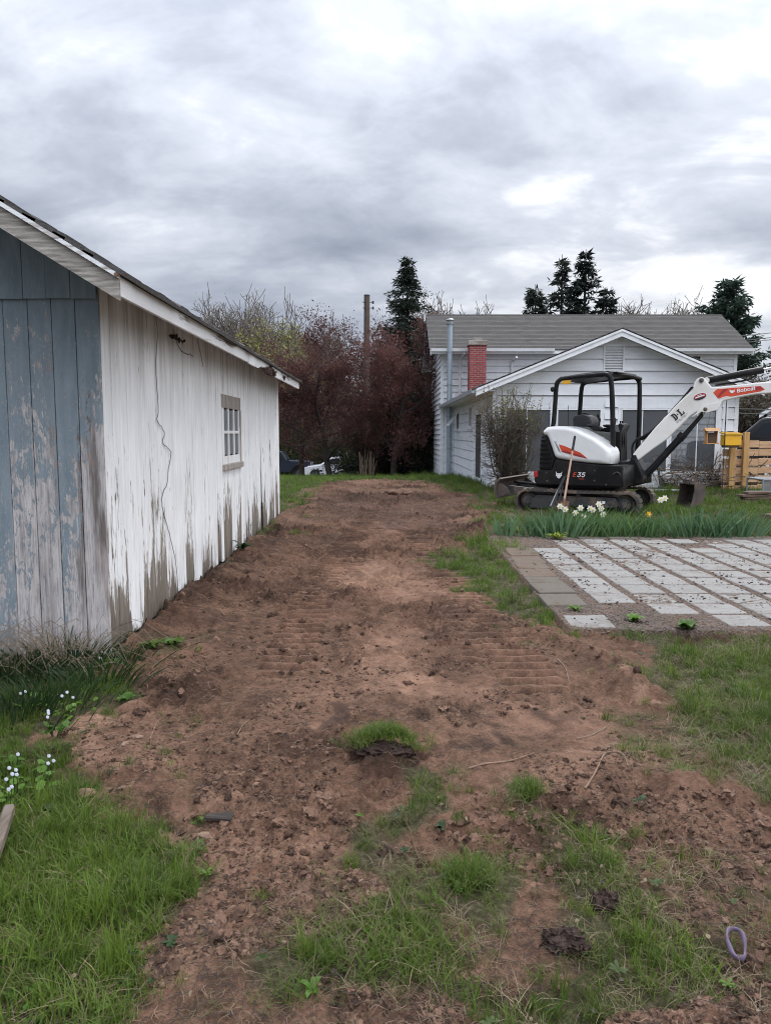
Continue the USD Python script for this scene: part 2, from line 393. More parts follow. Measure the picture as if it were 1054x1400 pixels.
g = NG('asphalt_shingles'); p = g.pos()
br = g('brick_texture', vector=g('mapping', vector=p, scale=(1, 1, 1), rotation=(0, 0, 0)), color1=(.085, .08, .078), color2=(.15, .142, .138), mortar=(.05, .05, .05), scale=1.0, mortar_size=.008, brick_width=.30, row_height=.118, bias=-.1)
st = g.rng(g.noise(g.scl(p, 1.5, .5, .5), 1.0, 5, .6), .42, .66)
col_ = g.mix(g.m('multiply', st, .6), br, (.10, .095, .09))
col_ = g.mix(g.m('multiply', g.noise(p, 60, 2, .6), .5), col_, (.18, .168, .158))
M['shingles'] = g.done(g('principled_bsdf', base_color=col_, roughness=.9, specular_ior_level=.2))
M['brick'] = simple('red_brick', (.27, .048, .046), .8, .45, 14, bump=.2)
M['mortar'] = simple('brick_mortar', (.46, .36, .34), .9, .15, 20)
M['flue'] = simple('galvanised_flue', (.33, .39, .43), .42, .12, 9, metal=.55)
M['gutter'] = simple('gutter_white', (.72, .73, .74), .4, .05, 6, grime=(.4, .39, .37), grime_amt=.3)
M['dark_gutter'] = simple('grey_gutter', (.33, .345, .36), .45, .1, 6)
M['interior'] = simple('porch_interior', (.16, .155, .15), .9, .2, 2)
M['dark_inside'] = simple('dark_interior', (.03, .03, .032), .9)
g = NG('window_glass')
M['glass'] = g.done(g('mix_closure', fac=g('fresnel', IOR=1.5), closure1=g('transparent_bsdf', color=(.75, .78, .8)), closure2=g('glossy_bsdf', color=(1, 1, 1), roughness=.03)))
g = NG('insect_screen')   # woven screen: part of the light passes
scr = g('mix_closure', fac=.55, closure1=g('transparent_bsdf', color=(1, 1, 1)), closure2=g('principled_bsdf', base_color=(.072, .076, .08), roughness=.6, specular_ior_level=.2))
M['screen'] = g.done(scr)
g = NG('dusty_glass')
M['dusty'] = g.done(g('mix_closure', fac=.45, closure1=g('transparent_bsdf', color=(.7, .72, .72)), closure2=g('principled_bsdf', base_color=(.19, .20, .205), roughness=.35)))
# machine
M['m_white'] = simple('machine_white_paint', (.80, .80, .79), .28, .03, 3, grime=(.50, .46, .41), grime_amt=.22, coat=.3)
M['m_boom'] = simple('machine_boom_paint', (.74, .72, .68), .38, .04, 3, grime=(.45, .39, .32), grime_amt=.4, coat=.1)
M['m_black'] = simple('machine_black_paint', (.0075, .0075, .0085), .42, .2, 8, spec=.22, grime=(.05, .041, .034), grime_amt=.35)
M['m_plastic'] = simple('black_plastic', (.012, .012, .0125), .5, .15, 12, spec=.25)
M['m_seat'] = simple('grey_seat_vinyl', (.035, .035, .037), .5, .15, 12, spec=.3)
M['m_olive'] = simple('dark_inner_panel', (.085, .09, .08), .6, .15, 6)
M['m_rubber'] = simple('dusty_track_rubber', (.055, .048, .042), .8, .3, 14, bump=.3, grime=(.24, .165, .12), grime_amt=.95)
M['m_frame'] = simple('dirty_track_frame', (.035, .034, .034), .6, .3, 9, grime=(.20, .14, .105), grime_amt=.85)
M['m_red'] = simple('red_orange_decal', (.62, .075, .03), .35, .05, 6)
M['m_dred'] = simple('dark_red_decal', (.32, .03, .03), .4)
M['m_lens'] = simple('red_tail_lens', (.35, .02, .02), .25)
M['m_chrome'] = simple('chrome_rod', (.62, .63, .65), .18, .05, 9, metal=.9)
M['decal_white'] = simple('white_lettering', (.82, .82, .82), .4)
M['decal_black'] = simple('black_lettering', (.02, .02, .02), .4)
M['decal_grey'] = simple('grey_lettering', (.25, .25, .26), .4)
M['yellow'] = simple('yellow_paint', (.75, .40, .02), .45, .08, 12)
M['steel_worn'] = simple('worn_bucket_steel', (.075, .06, .052), .6, .3, 9, metal=.2, grime=(.15, .10, .075), grime_amt=.7)
M['rust'] = simple('rusty_steel', (.16, .085, .05), .75, .3, 20, metal=.2)
M['shovel_wood'] = simple('shovel_handle_wood', (.36, .22, .15), .6, .2, 30)
M['iron'] = simple('black_iron', (.02, .02, .021), .5)
M['galv'] = simple('galvanised_steel', (.30, .32, .33), .45, .12, 14, metal=.6)
M['fence_wood'] = weathered('new_fence_wood', (.36, .215, .115), (.50, .315, .18), (.60, .40, .25), (3, 20, 30))
M['fence_post'] = weathered('fence_post_wood', (.36, .20, .075), (.48, .285, .115), (.56, .35, .16), (30, 30, 3))
M['feeder_wood'] = simple('feeder_cedar', (.50, .26, .10), .7, .15, 30)
M['seed'] = simple('seed_mix', (.09, .055, .03), .9, .5, 90)
M['old_board'] = weathered('old_board', (.075, .05, .036), (.14, .095, .07), (.22, .165, .125), (3, 40, 40))
M['stake'] = weathered('stake_wood', (.085, .066, .052), (.155, .125, .10), (.23, .19, .16), (40, 4, 40))
M['pole_wood'] = simple('creosoted_pole', (.085, .06, .05), .85, .25, 6)
M['dark_car'] = simple('dark_blue_car_paint', (.012, .016, .03), .25, coat=.6)
M['black_car'] = simple('black_car_paint', (.012, .012, .014), .3, coat=.6)
M['white_car'] = simple('silver_white_car_paint', (.66, .67, .70), .25, coat=.6)
M['tyre'] = simple('tyre_rubber', (.018, .018, .019), .8)
M['rim'] = simple('dark_rim', (.10, .10, .11), .35, metal=.6)
M['car_glass'] = simple('car_glass_tint', (.022, .026, .03), .08, spec=.22)
M['blue_house'] = simple('blue_house_siding', (.15, .22, .32), .6, .06, 2)
M['purple'] = simple('purple_plastic', (.13, .095, .15), .4, .3, 40, grime=(.13, .10, .09), grime_amt=.8)
# stone and soil
def slab_mat(name, col, dirt, amt):
    g = NG(name); p = g.pos()
    n = g.noise(p, 9, 5, .65); f_ = g.noise(p, 130, 2, .6)
    c = g.ramp(n, (.3, tuple(np.array(col) * .86)), (.7, tuple(np.array(col) * 1.08)))
    c = g.mix(g.m('multiply', g.m('subtract', f_, .35), .35), c, tuple(np.array(col) * .55))
    r = g('object_info', out='random')
    c = g.mix(g.m('multiply', r, .22), c, tuple(np.array(col) * .62))
    c = g.mix(g.m('multiply', g.rng(g.noise(p, 3.2, 6, .7), .53, .70), amt), c, dirt)
    c = g.mix(g.m('multiply', g.rng(g.noise(p, 30, 3, .6), .60, .66), amt), c, dirt)
    return g.done(g('principled_bsdf', base_color=c, roughness=.9, normal=g.bump(g.m('add', n, g.m('multiply', f_, .6)), .35, .004), specular_ior_level=.25))
M['slab'] = slab_mat('pale_paving_concrete', (.325, .315, .30), (.17, .135, .11), .8)
M['edging'] = slab_mat('brown_paving_concrete', (.175, .138, .108), (.16, .085, .055), .9)
M['edging_grey'] = slab_mat('grey_paving_concrete', (.165, .145, .122), (.11, .075, .05), .8)
g = NG('soil_and_lawn'); p = g.pos()
lawn, wet_and_shade, pale, grav, smo = (g('attribute', attribute=a) for a in ('lawn', 'wet_and_shade', 'pale', 'gravel', 'smooth'))
n0, n1, n2, n3 = g.noise(p, 2.2, 5, .62), g.noise(p, 13, 5, .68), g.noise(p, 60, 4, .7), g.noise(p, 260, 2, .65)
t = g.m('add', g.m('multiply', n0, .30), g.m('add', g.m('multiply', n1, .36), g.m('multiply', n2, .36)))
t = g.m('add', t, g.m('multiply', pale, .16)); t = g.m('subtract', t, g.m('multiply', wet_and_shade, .22))  # darker where soil is damp and where groove shade is painted in
soil = g.ramp(t, (.26, (.034, .019, .013)), (.40, (.090, .050, .033)), (.51, (.188, .106, .069)), (.61, (.295, .172, .115)), (.76, (.44, .28, .195)))
soil = g.mix(g.m('multiply', g.rng(g.noise(p, 1.1, 3, .5), .42, .62), .30), soil, (.18, .095, .064))
turf = g.ramp(g.noise(p, 30, 5, .7), (.3, (.035, .032, .017)), (.5, (.075, .066, .034)), (.7, (.17, .135, .08)))
gv = g('voronoi_texture', out='color', vector=p, scale=70.0)
gcol = g.mix(.8, g.ramp(g('separate_xyz', vector=gv), (.0, (.07, .053, .042)), (.5, (.17, .135, .11)), (1.0, (.30, .25, .215))), soil, 'mix')
gcol = g.mix(.55, gcol, g.ramp(g('separate_xyz', vector=gv), (.0, (.06, .045, .036)), (.5, (.15, .118, .097)), (1.0, (.29, .24, .21))))
c = g.mix(g.rng(lawn, .35, .95), soil, turf); c = g.mix(grav, c, gcol)
hgt = g.m('add', g.m('multiply', n1, .5), g.m('add', g.m('multiply', n2, .38), g.m('multiply', n3, .16)))
hgt = g.m('multiply', hgt, g.m('subtract', 1.0, g.m('multiply', smo, .75)))
rough_ = g.m('subtract', .92, g.m('multiply', g.m('multiply', wet_and_shade, smo), .12))
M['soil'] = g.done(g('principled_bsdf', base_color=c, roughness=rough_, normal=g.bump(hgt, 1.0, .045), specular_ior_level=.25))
g = NG('loose_clods'); p = g.pos()
t = g.m('add', g.m('multiply', g.noise(p, 9, 4, .65), .6), g.m('multiply', g('object_info', out='random'), .40))
M['clod'] = g.done(g('principled_bsdf', base_color=g.ramp(t, (.28, (.06, .037, .027)), (.5, (.16, .096, .068)), (.72, (.28, .175, .125))), roughness=.95, normal=g.bump(g.noise(p, 120, 4, .7), .7, .008), specular_ior_level=.2))
M['clod_dark'] = simple('dark_sod_soil', (.060, .036, .028), .95, .4, 60, bump=.8)
M['pebble'] = simple('pebbles', (.16, .13, .11), .85, .5, 25)
M['debris'] = simple('dark_debris', (.045, .035, .03), .9, .4, 30)
M['asphalt'] = simple('pale_road', (.20, .19, .185), .9, .12, 3, bump=.2)
# plants
def leaf(name, cols, rough=.55, trans=.35, scale=1.5):
    g = NG(name); p = g.pos(); r = g('object_info', out='random')
    n = g.m('add', g.m('multiply', g.noise(p, scale, 3, .6), .45), g.m('add', g.m('multiply', r, .25), g.m('multiply', g('geometry', out='random_per_island'), .30)))
    c = g.ramp(n, *[(a, b) for a, b in zip(np.linspace(.28, .72, len(cols)), cols)])
    a = g('principled_bsdf', base_color=c, roughness=rough, specular_ior_level=.3)
    return g.done(g('mix_closure', fac=trans, closure1=a, closure2=g('translucent_bsdf', color=c)))
M['grass_a'] = leaf('lawn_blades', [(.065, .112, .016), (.142, .212, .030), (.26, .32, .062)], trans=.3)
M['grass_b'] = leaf('lawn_blades_yellowed', [(.10, .115, .035), (.19, .20, .07), (.32, .285, .14)], trans=.3)
M['straw'] = leaf('dry_straw', [(.16, .115, .07), (.30, .235, .15), (.47, .39, .27)], trans=.15)
M['weed_dark'] = leaf('dark_weed_leaves', [(.018, .040, .012), (.036, .072, .022), (.065, .115, .035)], trans=.25)
M['weed_bright'] = leaf('bright_weed_leaves', [(.07, .15, .02), (.14, .26, .04), (.24, .36, .07)])
M['iris'] = leaf('iris_blades', [(.075, .145, .07), (.145, .245, .125), (.22, .34, .175)], rough=.45, trans=.25, scale=8)
M['daff_leaf'] = leaf('daffodil_leaves', [(.065, .13, .05), (.125, .22, .08), (.19, .30, .115)], rough=.45, trans=.25, scale=8)
M['hosta'] = leaf('yellow_green_leaves', [(.19, .26, .03), (.33, .40, .06), (.48, .52, .12)])
M['petal'] = simple('white_petals', (.80, .80, .74), .6)
M['cup'] = simple('pale_yellow_cup', (.78, .62, .22), .6)
M['violet'] = simple('pale_violet_petals', (.70, .70, .80), .6)
M['dead_stem'] = leaf('dead_stems', [(.14, .10, .07), (.27, .21, .15), (.42, .35, .26)], trans=.0, scale=4)
M['twig'] = simple('bare_twig_bark', (.10, .078, .064), .9, .3, 4)
M['root'] = simple('pale_root', (.25, .165, .115), .8, .2, 30)
M['bark'] = simple('grey_brown_bark', (.115, .095, .08), .9, .35, 6, bump=.6)
M['bark_dark'] = simple('dark_bark', (.05, .04, .035), .9, .35, 6, bump=.6)
M['far_twig'] = simple('far_bare_twigs', (.125, .105, .09), .9, .25, .5)
M['maroon'] = leaf('maroon_leaves', [(.09, .038, .033), (.19, .085, .070), (.31, .16, .125)], trans=.42, scale=.8)
M['spruce'] = leaf('spruce_needles', [(.010, .020, .012), (.022, .038, .022), (.045, .066, .036)], trans=.1, scale=.8)
M['spruce_far'] = leaf('far_spruce_needles', [(.012, .020, .016), (.026, .037, .027), (.045, .058, .04)], trans=.1, scale=.6)
M['pine'] = leaf('pine_needles', [(.022, .042, .030), (.045, .075, .052), (.075, .115, .075)], trans=.15, scale=.8)
M['bud_green'] = leaf('spring_bud_leaves', [(.17, .17, .05), (.29, .28, .09), (.40, .37, .15)], trans=.35, scale=.4)
M['bud_pale'] = leaf('pale_bud_leaves', [(.18, .16, .10), (.27, .24, .15), (.36, .32, .22)], trans=.35, scale=.4)
M['shrub_green'] = leaf('shrub_leaves', [(.035, .058, .016), (.075, .115, .030), (.13, .18, .055)], trans=.3, scale=.8)
M['shrub_bud'] = leaf('bush_buds', [(.045, .060, .022), (.095, .115, .045), (.17, .19, .08)], trans=.3, scale=2)
M['thicket'] = leaf('thicket_leaves', [(.04, .030, .022), (.085, .064, .046), (.14, .11, .075)], trans=.2, scale=.6)
M['brown_wood'] = leaf('brown_far_wood', [(.09, .075, .055), (.15, .125, .088), (.22, .19, .13)], trans=.2, scale=.25)
# ---------------------------------------------------------------- ground
DIST = Polygon(GP([(390, 702), (404, 690), (425, 683), (443, 664), (470, 659), (500, 656), (530, 659), (562, 657), (590, 663), (606, 670), (645, 678), (676, 701), (660, 716), (652, 738), (618, 752), (602, 768), (628, 792), (668, 822), (712, 852),
    (775, 885), (842, 908), (872, 940), (892, 962), (915, 1010), (975, 1045), (1054, 1118)]) + [(1.9, 2.0), (1.6, -3), (-.55, -3)] +
    GP([(150, 1400), (178, 1300), (212, 1225), (232, 1170), (172, 1112), (100, 1062), (76, 990), (172, 950), (178, 905)]) + [(-1.79, 4.9), (-1.79, 13.0)]).buffer(0)
PATIO = Polygon([(1.36, 5.62), (2.2, 5.55), (6.4, 5.55), (6.4, 10.75), (1.42, 10.95)])
SHED = sbox(-6.0, 4.9, -1.78, 13.1)
def blobs(x, y, lst, jit=.0):
    """soft ellipses measured in the photograph: (u, v, half width, half height, strength)"""
    o = np.zeros(np.shape(x))
    for (u, v, a, b, s) in lst:
        c = on_ground(u, v); rx = abs(on_ground(u + a, v)[0] - c[0]); ry = .5 * abs(on_ground(u, v - b)[1] - on_ground(u, min(v + b, 1399))[1])
        q = ((x - c[0]) / rx) ** 2 + ((y - c[1]) / ry) ** 2
        o = np.maximum(o, s * np.clip(1.35 - q, 0, 1))
    return o
GRASS_IN = [(830, 1230, 210, 130, .30), (560, 1230, 150, 150, .32), (900, 1010, 80, 60, .45), (980, 1240, 80, 120, .38), (420, 1300, 120, 90, .35), (555, 1095, 45, 45, .9), (500, 1150, 42, 55, .75), (610, 1090, 18, 25, .4), (525, 1180, 80, 45, .7), (600, 1225, 60, 60, .85), (640, 1205, 22, 28, 1), (560, 1330, 120, 100, .9), (430, 1340, 85, 80, .85), (470, 1250, 45, 50, .6), (335, 1300, 45, 65, .5),
    (350, 1215, 25, 20, .4), (280, 1380, 45, 30, .45), (718, 1086, 22, 17, 1), (725, 1130, 70, 28, .28), (770, 1160, 55, 50, .6), (800, 1215, 60, 60, .75), (745, 1200, 60, 60, .35), (850, 1310, 125, 85, 1), (800, 1370, 120, 55, .9), (690, 1375, 80, 40, .75),
    (950, 1280, 80, 60, .5), (980, 1370, 90, 55, .65), (940, 1190, 60, 40, .25), (1020, 1190, 45, 40, .55), (1010, 1060, 60, 45, .9), (1040, 1240, 40, 30, .4), (880, 1180, 60, 50, .25), (240, 1010, 35, 22, .35), (235, 1050, 30, 12, .3), (400, 1010, 30, 20, .0),
    (525, 1033, 48, 20, .0), (880, 1065, 20, 20, .0), (605, 1140, 10, 8, .8), (960, 1010, 40, 30, .6), (640, 1290, 50, 40, .35), (255, 880, 38, 16, .5), (510, 1130, 40, 30, .5), (675, 1110, 40, 20, .2)]
BARE_IN = [(230, 1290, 40, 60, .6), (880, 955, 28, 30, .85), (825, 885, 60, 22, .95), (960, 880, 60, 10, .9), (905, 985, 22, 25, .5), (300, 1310, 20, 20, .4), (140, 985, 60, 40, 0), (150, 1110, 25, 14, .7), (1000, 930, 30, 10, .25), (670, 735, 25, 12, .2), (760, 850, 22, 18, .6), (735, 700, 34, 22, .3), (690, 748, 20, 8, .1),
    (765, 722, 60, 7, .4), (900, 738, 160, 4, .5), (1000, 745, 60, 8, .4), (450, 676, 30, 7, .5), (420, 700, 14, 8, .6), (300, 1180, 14, 10, .4), (85, 1290, 22, 14, .25)]
def inside(poly, x, y):
    return shapely.contains_xy(poly, x, y)
def lawn_amount(x, y):
    """0 bare soil .. 1 full turf"""
    P_ = np.stack([x, y, 0 * x], -1)
    j = .10 + .02 * np.minimum(y, 20)
    jx, jy = (meshkit.fbm(P_ * 2.6, 3, 5) - .5) * 3.2 * j, (meshkit.fbm(P_ * 2.6 + 9, 3, 6) - .5) * 3.2 * j
    xx, yy = x + jx, y + jy
    k1, k2 = (meshkit.fbm(P_ * 7, 3, 8) - .5) * 5 * j, (meshkit.fbm(P_ * 7 + 4, 3, 9) - .5) * 5 * j
    dd = (inside(DIST, xx, yy).astype(float) + inside(DIST, xx + k1, yy + k2) + inside(DIST, xx - k2, yy + k1)) / 3
    d = dd > .5
    o = 1 - dd
    near = (y < 8)
    a = np.zeros(x.shape)
    a[near] = blobs(xx[near], yy[near], GRASS_IN)
    o = np.maximum(o, np.where(dd > .3, a, 0))
    b = np.zeros(x.shape); m = (y < 26); b[m] = blobs(xx[m], yy[m], BARE_IN)
    o = o * (1 - b)
    o = np.where(inside(PATIO, x, y) | inside(SHED, x, y), 0., o)
    return o
# marks of the machine's tracks in the soil: centre line, half width
TRK = [(GP([(508, 694), (494, 716), (476, 742), (462, 765), (438, 800), (410, 862), (398, 895), (386, 935)]), .19, 1.0), (GP([(556, 722), (576, 745), (600, 772), (628, 800), (652, 830), (690, 878), (722, 925), (752, 965)]), .20, 1.0), (GP([(505, 735), (492, 760), (474, 790)]), .12, .5), (GP([(612, 820), (640, 862), (668, 915)]), .14, .7),
       (GP([(626, 1068), (650, 1120), (690, 1200), (735, 1290)]), .14, .5), (GP([(535, 690), (520, 715), (505, 735)]), .2, .5)]
SLICK = [(600, 940, 75, 25, 1), (700, 985, 60, 22, .9), (800, 990, 50, 25, .9), (540, 870, 40, 30, .8), (640, 1010, 60, 14, .8), (490, 785, 45, 22, .9), (560, 800, 50, 25, .7), (455, 985, 30, 25, .9), (510, 720, 60, 12, .6), (865, 1020, 40, 25, .8), (755, 945, 30, 25, .8), (150, 975, 60, 22, .5), (570, 1110, 30, 60, .2), (440, 950, 60, 20, .4)]
WETS = [(300, 800, 60, 60, .9), (250, 840, 60, 40, .9), (345, 760, 40, 30, .9), (380, 730, 30, 20, 1), (540, 1030, 120, 18, .8), (455, 990, 35, 40, .8), (560, 690, 100, 16, .4), (460, 700, 60, 20, .6), (640, 690, 60, 12, .6), (600, 905, 60, 14, .6), (690, 1000, 30, 30, .8), (800, 985, 18, 30, .9), (600, 840, 70, 25, .5), (400, 800, 60, 50, .5),
    (920, 1065, 60, 26, .8), (330, 1010, 60, 30, .6), (520, 690, 130, 22, .8), (590, 720, 60, 22, .7), (440, 740, 50, 25, .8), (330, 880, 70, 50, .5), (500, 670, 60, 8, .5), (260, 960, 70, 40, .45), (600, 770, 40, 20, .5), (860, 1060, 60, 22, .6), (610, 870, 60, 25, .7), (870, 860, 60, 18, .9), (960, 882, 80, 14, 1), (480, 840, 40, 50, .4), (380, 900, 80, 20, .3), (620, 990, 16, 14, .9), (350, 1090, 90, 20, .3), (830, 905, 50, 10, .4), (300, 950, 60, 25, .5), (760, 1310, 60, 20, .6), (230, 930, 30, 20, .4), (580, 960, 30, 12, .6)]
PALES = [(140, 985, 60, 45, 1), (160, 1050, 40, 30, .9), (250, 1160, 90, 30, .5), (330, 1190, 140, 70, .6), (250, 1300, 60, 60, .5), (540, 890, 60, 30, .4), (500, 790, 60, 30, .4), (650, 830, 40, 40, .5), (880, 945, 22, 25, 1), (800, 1040, 90, 40, .7), (560, 810, 60, 30, .25), (430, 1130, 60, 40, .4), (660, 1130, 60, 70, .4), (900, 1130, 80, 40, .4), (500, 920, 60, 20, .5), (670, 850, 30, 30, .5), (240, 1010, 60, 30, .4), (560, 930, 50, 18, .5)]
def polyline_coords(x, y, pts):
    """distance to and length along a line of points"""
    best = np.full(x.shape, 1e9); along = np.zeros(x.shape); s0 = 0.
    for (ax, ay), (bx_, by) in zip(pts[:-1], pts[1:]):
        L = math.hypot(bx_ - ax, by - ay); t = np.clip(((x - ax) * (bx_ - ax) + (y - ay) * (by - ay)) / L ** 2, 0, 1)
        d = np.hypot(x - ax - t * (bx_ - ax), y - ay - t * (by - ay)); k = d < best
        best[k] = d[k]; along[k] = (s0 + t * L)[k]; s0 += L
    return best, along
def axis_steps():
    xs = [np.arange(-2.4, 2.5, .016), np.arange(2.5, 7, .045), np.arange(-5, -2.4, .06)]
    t = 7.0; o = []
    while t < 400: o.append(t); t *= 1.07
    t = 5.06; q = []
    while t < 400: q.append(-t); t *= 1.07
    xs = np.unique(np.concatenate(xs + [o, q]))
    ys = [np.arange(-8, 1.5, .35)]; y = 1.5; r = []
    while y < 26: r.append(y); y += float(np.clip(.0014 * y * y, .0105, .022 if y < 11.5 else .05))
    while y < 420: r.append(y); y *= 1.03
    return xs, np.unique(np.concatenate([ys[0], r]))
gx, gy = axis_steps()
X, Y = np.meshgrid(gx, gy); xf_, yf_ = X.ravel(), Y.ravel()
Z = base_z(xf_, yf_)
act = (np.abs(xf_) < 8) & (yf_ > .5) & (yf_ < 27)
x, y = xf_[act], yf_[act]; P2 = np.stack([x, y, 0 * x], -1)
lawn = lawn_amount(x, y)
inp, insh = inside(PATIO, x, y), inside(SHED, x, y)
soil = 1 - np.clip(lawn, 0, 1)
jx_, jy_ = meshkit.fbm(P2 * 2.5, 3, 31) - .5, meshkit.fbm(P2 * 2.5, 3, 32) - .5
slick = blobs(x + jx_ * .5, y + jy_ * .7, SLICK)
wet_and_shade = blobs(x - jy_ * .9, y + jx_ * 1.2, WETS)
pale = blobs(x + jy_ * .9, y - jx_ * 1.2, PALES)
n_big = meshkit.fbm(P2 * 1.7, 3, 41) - .5
n_mid = meshkit.fbm(P2 * np.array([7, 9, 1]), 4, 42) - .5
n_lump = np.abs(meshkit.fbm(P2 * np.array([11, 13, 1]), 3, 43) - .5) * 2
n_fine = meshkit.fbm(P2 * np.array([34, 38, 1]), 3, 44) - .5
n_cr = meshkit.fbm(P2 * np.array([85, 85, 1]), 2, 45) - .5
rough = np.clip(meshkit.fbm(P2 * 1.4, 3, 46) * 2.4 - .55, .25, 1.4) * (1 - .82 * slick)
fade = np.interp(y, [0, 4, 6, 10, 16, 26], [.95, 1.25, 1.7, 2.1, 2.3, 1.8])
n_crumb = np.abs(meshkit.fbm(P2 * np.array([42, 42, 1]), 2, 61) - .5) * 2
h = n_big * .05 + rough * fade * (n_mid * .085 + (.32 - n_lump) * .05 + n_fine * .05 + (.3 - n_crumb) * .018 + n_cr * .018)
# scraped cracks and plates in the slick parts
pl = meshkit.fbm(P2 * np.array([16, 7, 1]), 3, 47); h += slick * (np.round(pl * 7) / 7 - .5) * .03
scr = meshkit.fbm(np.stack([(x * .94 + y * .34) * 8, (y * .94 - x * .34) * .7, 0 * x], -1), 3, 62); h += slick * (scr - .5) * .07; wet_and_shade = wet_and_shade + slick * np.clip((scr - .53) * 9, 0, 1) * .5
cleat = np.zeros(x.shape); tm = np.zeros(x.shape)
for pts, hw, st in TRK:
    m = (y > 1.5) & (y < 14)
    d, s = polyline_coords(x[m], y[m], pts); w = np.clip((hw - d) / .03, 0, 1) * np.clip(np.minimum(s, s.max() - s) / .35, 0, 1)
    patchy = np.clip(meshkit.fbm(P2[m] * 1.9, 2, 48) * 3 - .6 + .6 * st, .65, 1)
    saw = (s / .15 + .9 * d + .16 * (meshkit.fbm(P2[m] * 4, 2, 49) - .5)) % 1
    prof = np.clip(np.minimum(saw / .12, (.64 - saw) / .08 + 1), 0, 1) * (.8 + .3 * saw)
    tm[m] = np.maximum(tm[m], w * np.minimum(st * 1.3, 1) * patchy); k_ = np.abs(cleat[m]) < 1e-6; cm = cleat[m]; cm[k_] = (w * st * patchy * (prof * .085 - .060))[k_]; cleat[m] = cm
h = h * (1 - .85 * tm) + cleat
n_ridge = meshkit.fbm(P2 * 5, 3, 51)
# ridges of pushed-up soil
def ridge(pts, width, height, seed):
    d, s = polyline_coords(x, y, GP(pts))
    return height * .7 * np.exp(-(d / width) ** 2) * (.45 + 1.1 * n_ridge)
h += ridge([(745, 868), (800, 895), (850, 920), (872, 945)], .10, .105, 51)
h += ridge([(900, 1030), (860, 1050), (930, 1075), (985, 1085)], .14, .07, 52)
h += ridge([(250, 850), (300, 815), (345, 775), (385, 735)], .30, .12, 53)
h += ridge([(180, 1035), (200, 1080), (240, 1120)], .10, .05, 54)
h += ridge([(680, 702), (660, 718), (652, 740)], .18, .10, 56)
h += ridge([(430, 690), (445, 672), (500, 660), (600, 668)], .35, .08, 57)
h += blobs(x, y, [(770, 1300, 45, 22, 1)]) * .07 * n_ridge * 1.5 + blobs(x, y, [(818, 1235, 28, 24, 1), (525, 1034, 48, 12, .5)]) * .06
hl = (meshkit.fbm(P2 * 2.2, 3, 60) - .5) * .06 + n_mid * .03 + n_fine * .02
hh = h * soil + hl * (1 - soil)
hh += np.where((y > 5) & (y < 13.1), np.clip(1 - (x + 1.8) / .32, 0, 1) * (x > -1.85) * (.035 + .09 * n_ridge), 0)
hh = np.where(inp, .044 - base_z(x, y) + n_fine * .012 + n_cr * .008, hh); hh = np.where(insh, -.05, hh)
hh *= np.clip((27 - y) / 3, 0, 1)
Z[act] += hh
# soil leans up against the shed wall
def ground_z(px, py):
    """height of the finished ground sheet at any points"""
    px, py = np.atleast_1d(np.asarray(px, float)), np.atleast_1d(np.asarray(py, float))
    i = np.clip(np.searchsorted(gx, px) - 1, 0, len(gx) - 2); j = np.clip(np.searchsorted(gy, py) - 1, 0, len(gy) - 2)
    ZZ = Z.reshape(len(gy), len(gx)); a = (px - gx[i]) / (gx[i + 1] - gx[i]); b = (py - gy[j]) / (gy[j + 1] - gy[j])
    return (ZZ[j, i] * (1 - a) + ZZ[j, i + 1] * a) * (1 - b) + (ZZ[j + 1, i] * (1 - a) + ZZ[j + 1, i + 1] * a) * b
nx = len(gx); I = np.arange(len(gy) - 1)[:, None] * nx + np.arange(nx - 1)[None]
quads = np.stack([I, I + 1, I + 1 + nx, I + nx], -1).reshape(-1, 4)
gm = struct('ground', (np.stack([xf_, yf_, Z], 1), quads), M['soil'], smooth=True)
def primvar(prim, name, full):
    UsdGeom.PrimvarsAPI(prim).CreatePrimvar(name, Sdf.ValueTypeNames.FloatArray, 'vertex').Set(Vt.FloatArray.FromNumpy(full.astype(np.float32)))
def full(a, fill):
    o = np.full(len(xf_), fill, float); o[act] = a; return o
primvar(gm, 'lawn', full(np.clip(lawn * 1.25, 0, 1), 1.)); primvar(gm, 'wet_and_shade', full(np.clip(wet_and_shade * .8 + .1 * tm + np.clip(-cleat / .05, 0, 1) ** 2 * 1.1 + np.clip(rough - .75, 0, .6) * .9 - .15, 0, 1), 0.)); primvar(gm, 'pale', full(pale, 0.))  # damp soil patches, plus shade painted into the tread grooves
primvar(gm, 'gravel', full(np.where(inp, 1., 0.), 0.)); primvar(gm, 'smooth', full(np.maximum(slick, tm * .6), 0.))
LAWN = full(lawn, 1.).reshape(len(gy), len(gx))
def lawn_at(px, py):
    i = np.clip(np.searchsorted(gx, px), 0, len(gx) - 1); j = np.clip(np.searchsorted(gy, py), 0, len(gy) - 1); return LAWN[j, i]
# road beyond the yard, a sheet above the ground
rx = np.linspace(-70, 70, 60); rr = [45.6, 48, 53.5]
rv = np.array([[a, b, float(base_z(a, b)) + .02] for b in np.linspace(45.4, 53, 8) for a in rx]); nn = len(rx)
I = np.arange(7)[:, None] * nn + np.arange(nn - 1)[None]
struct('road', (rv, np.stack([I, I + 1, I + 1 + nn, I + nn], -1).reshape(-1, 4)), M['asphalt'])

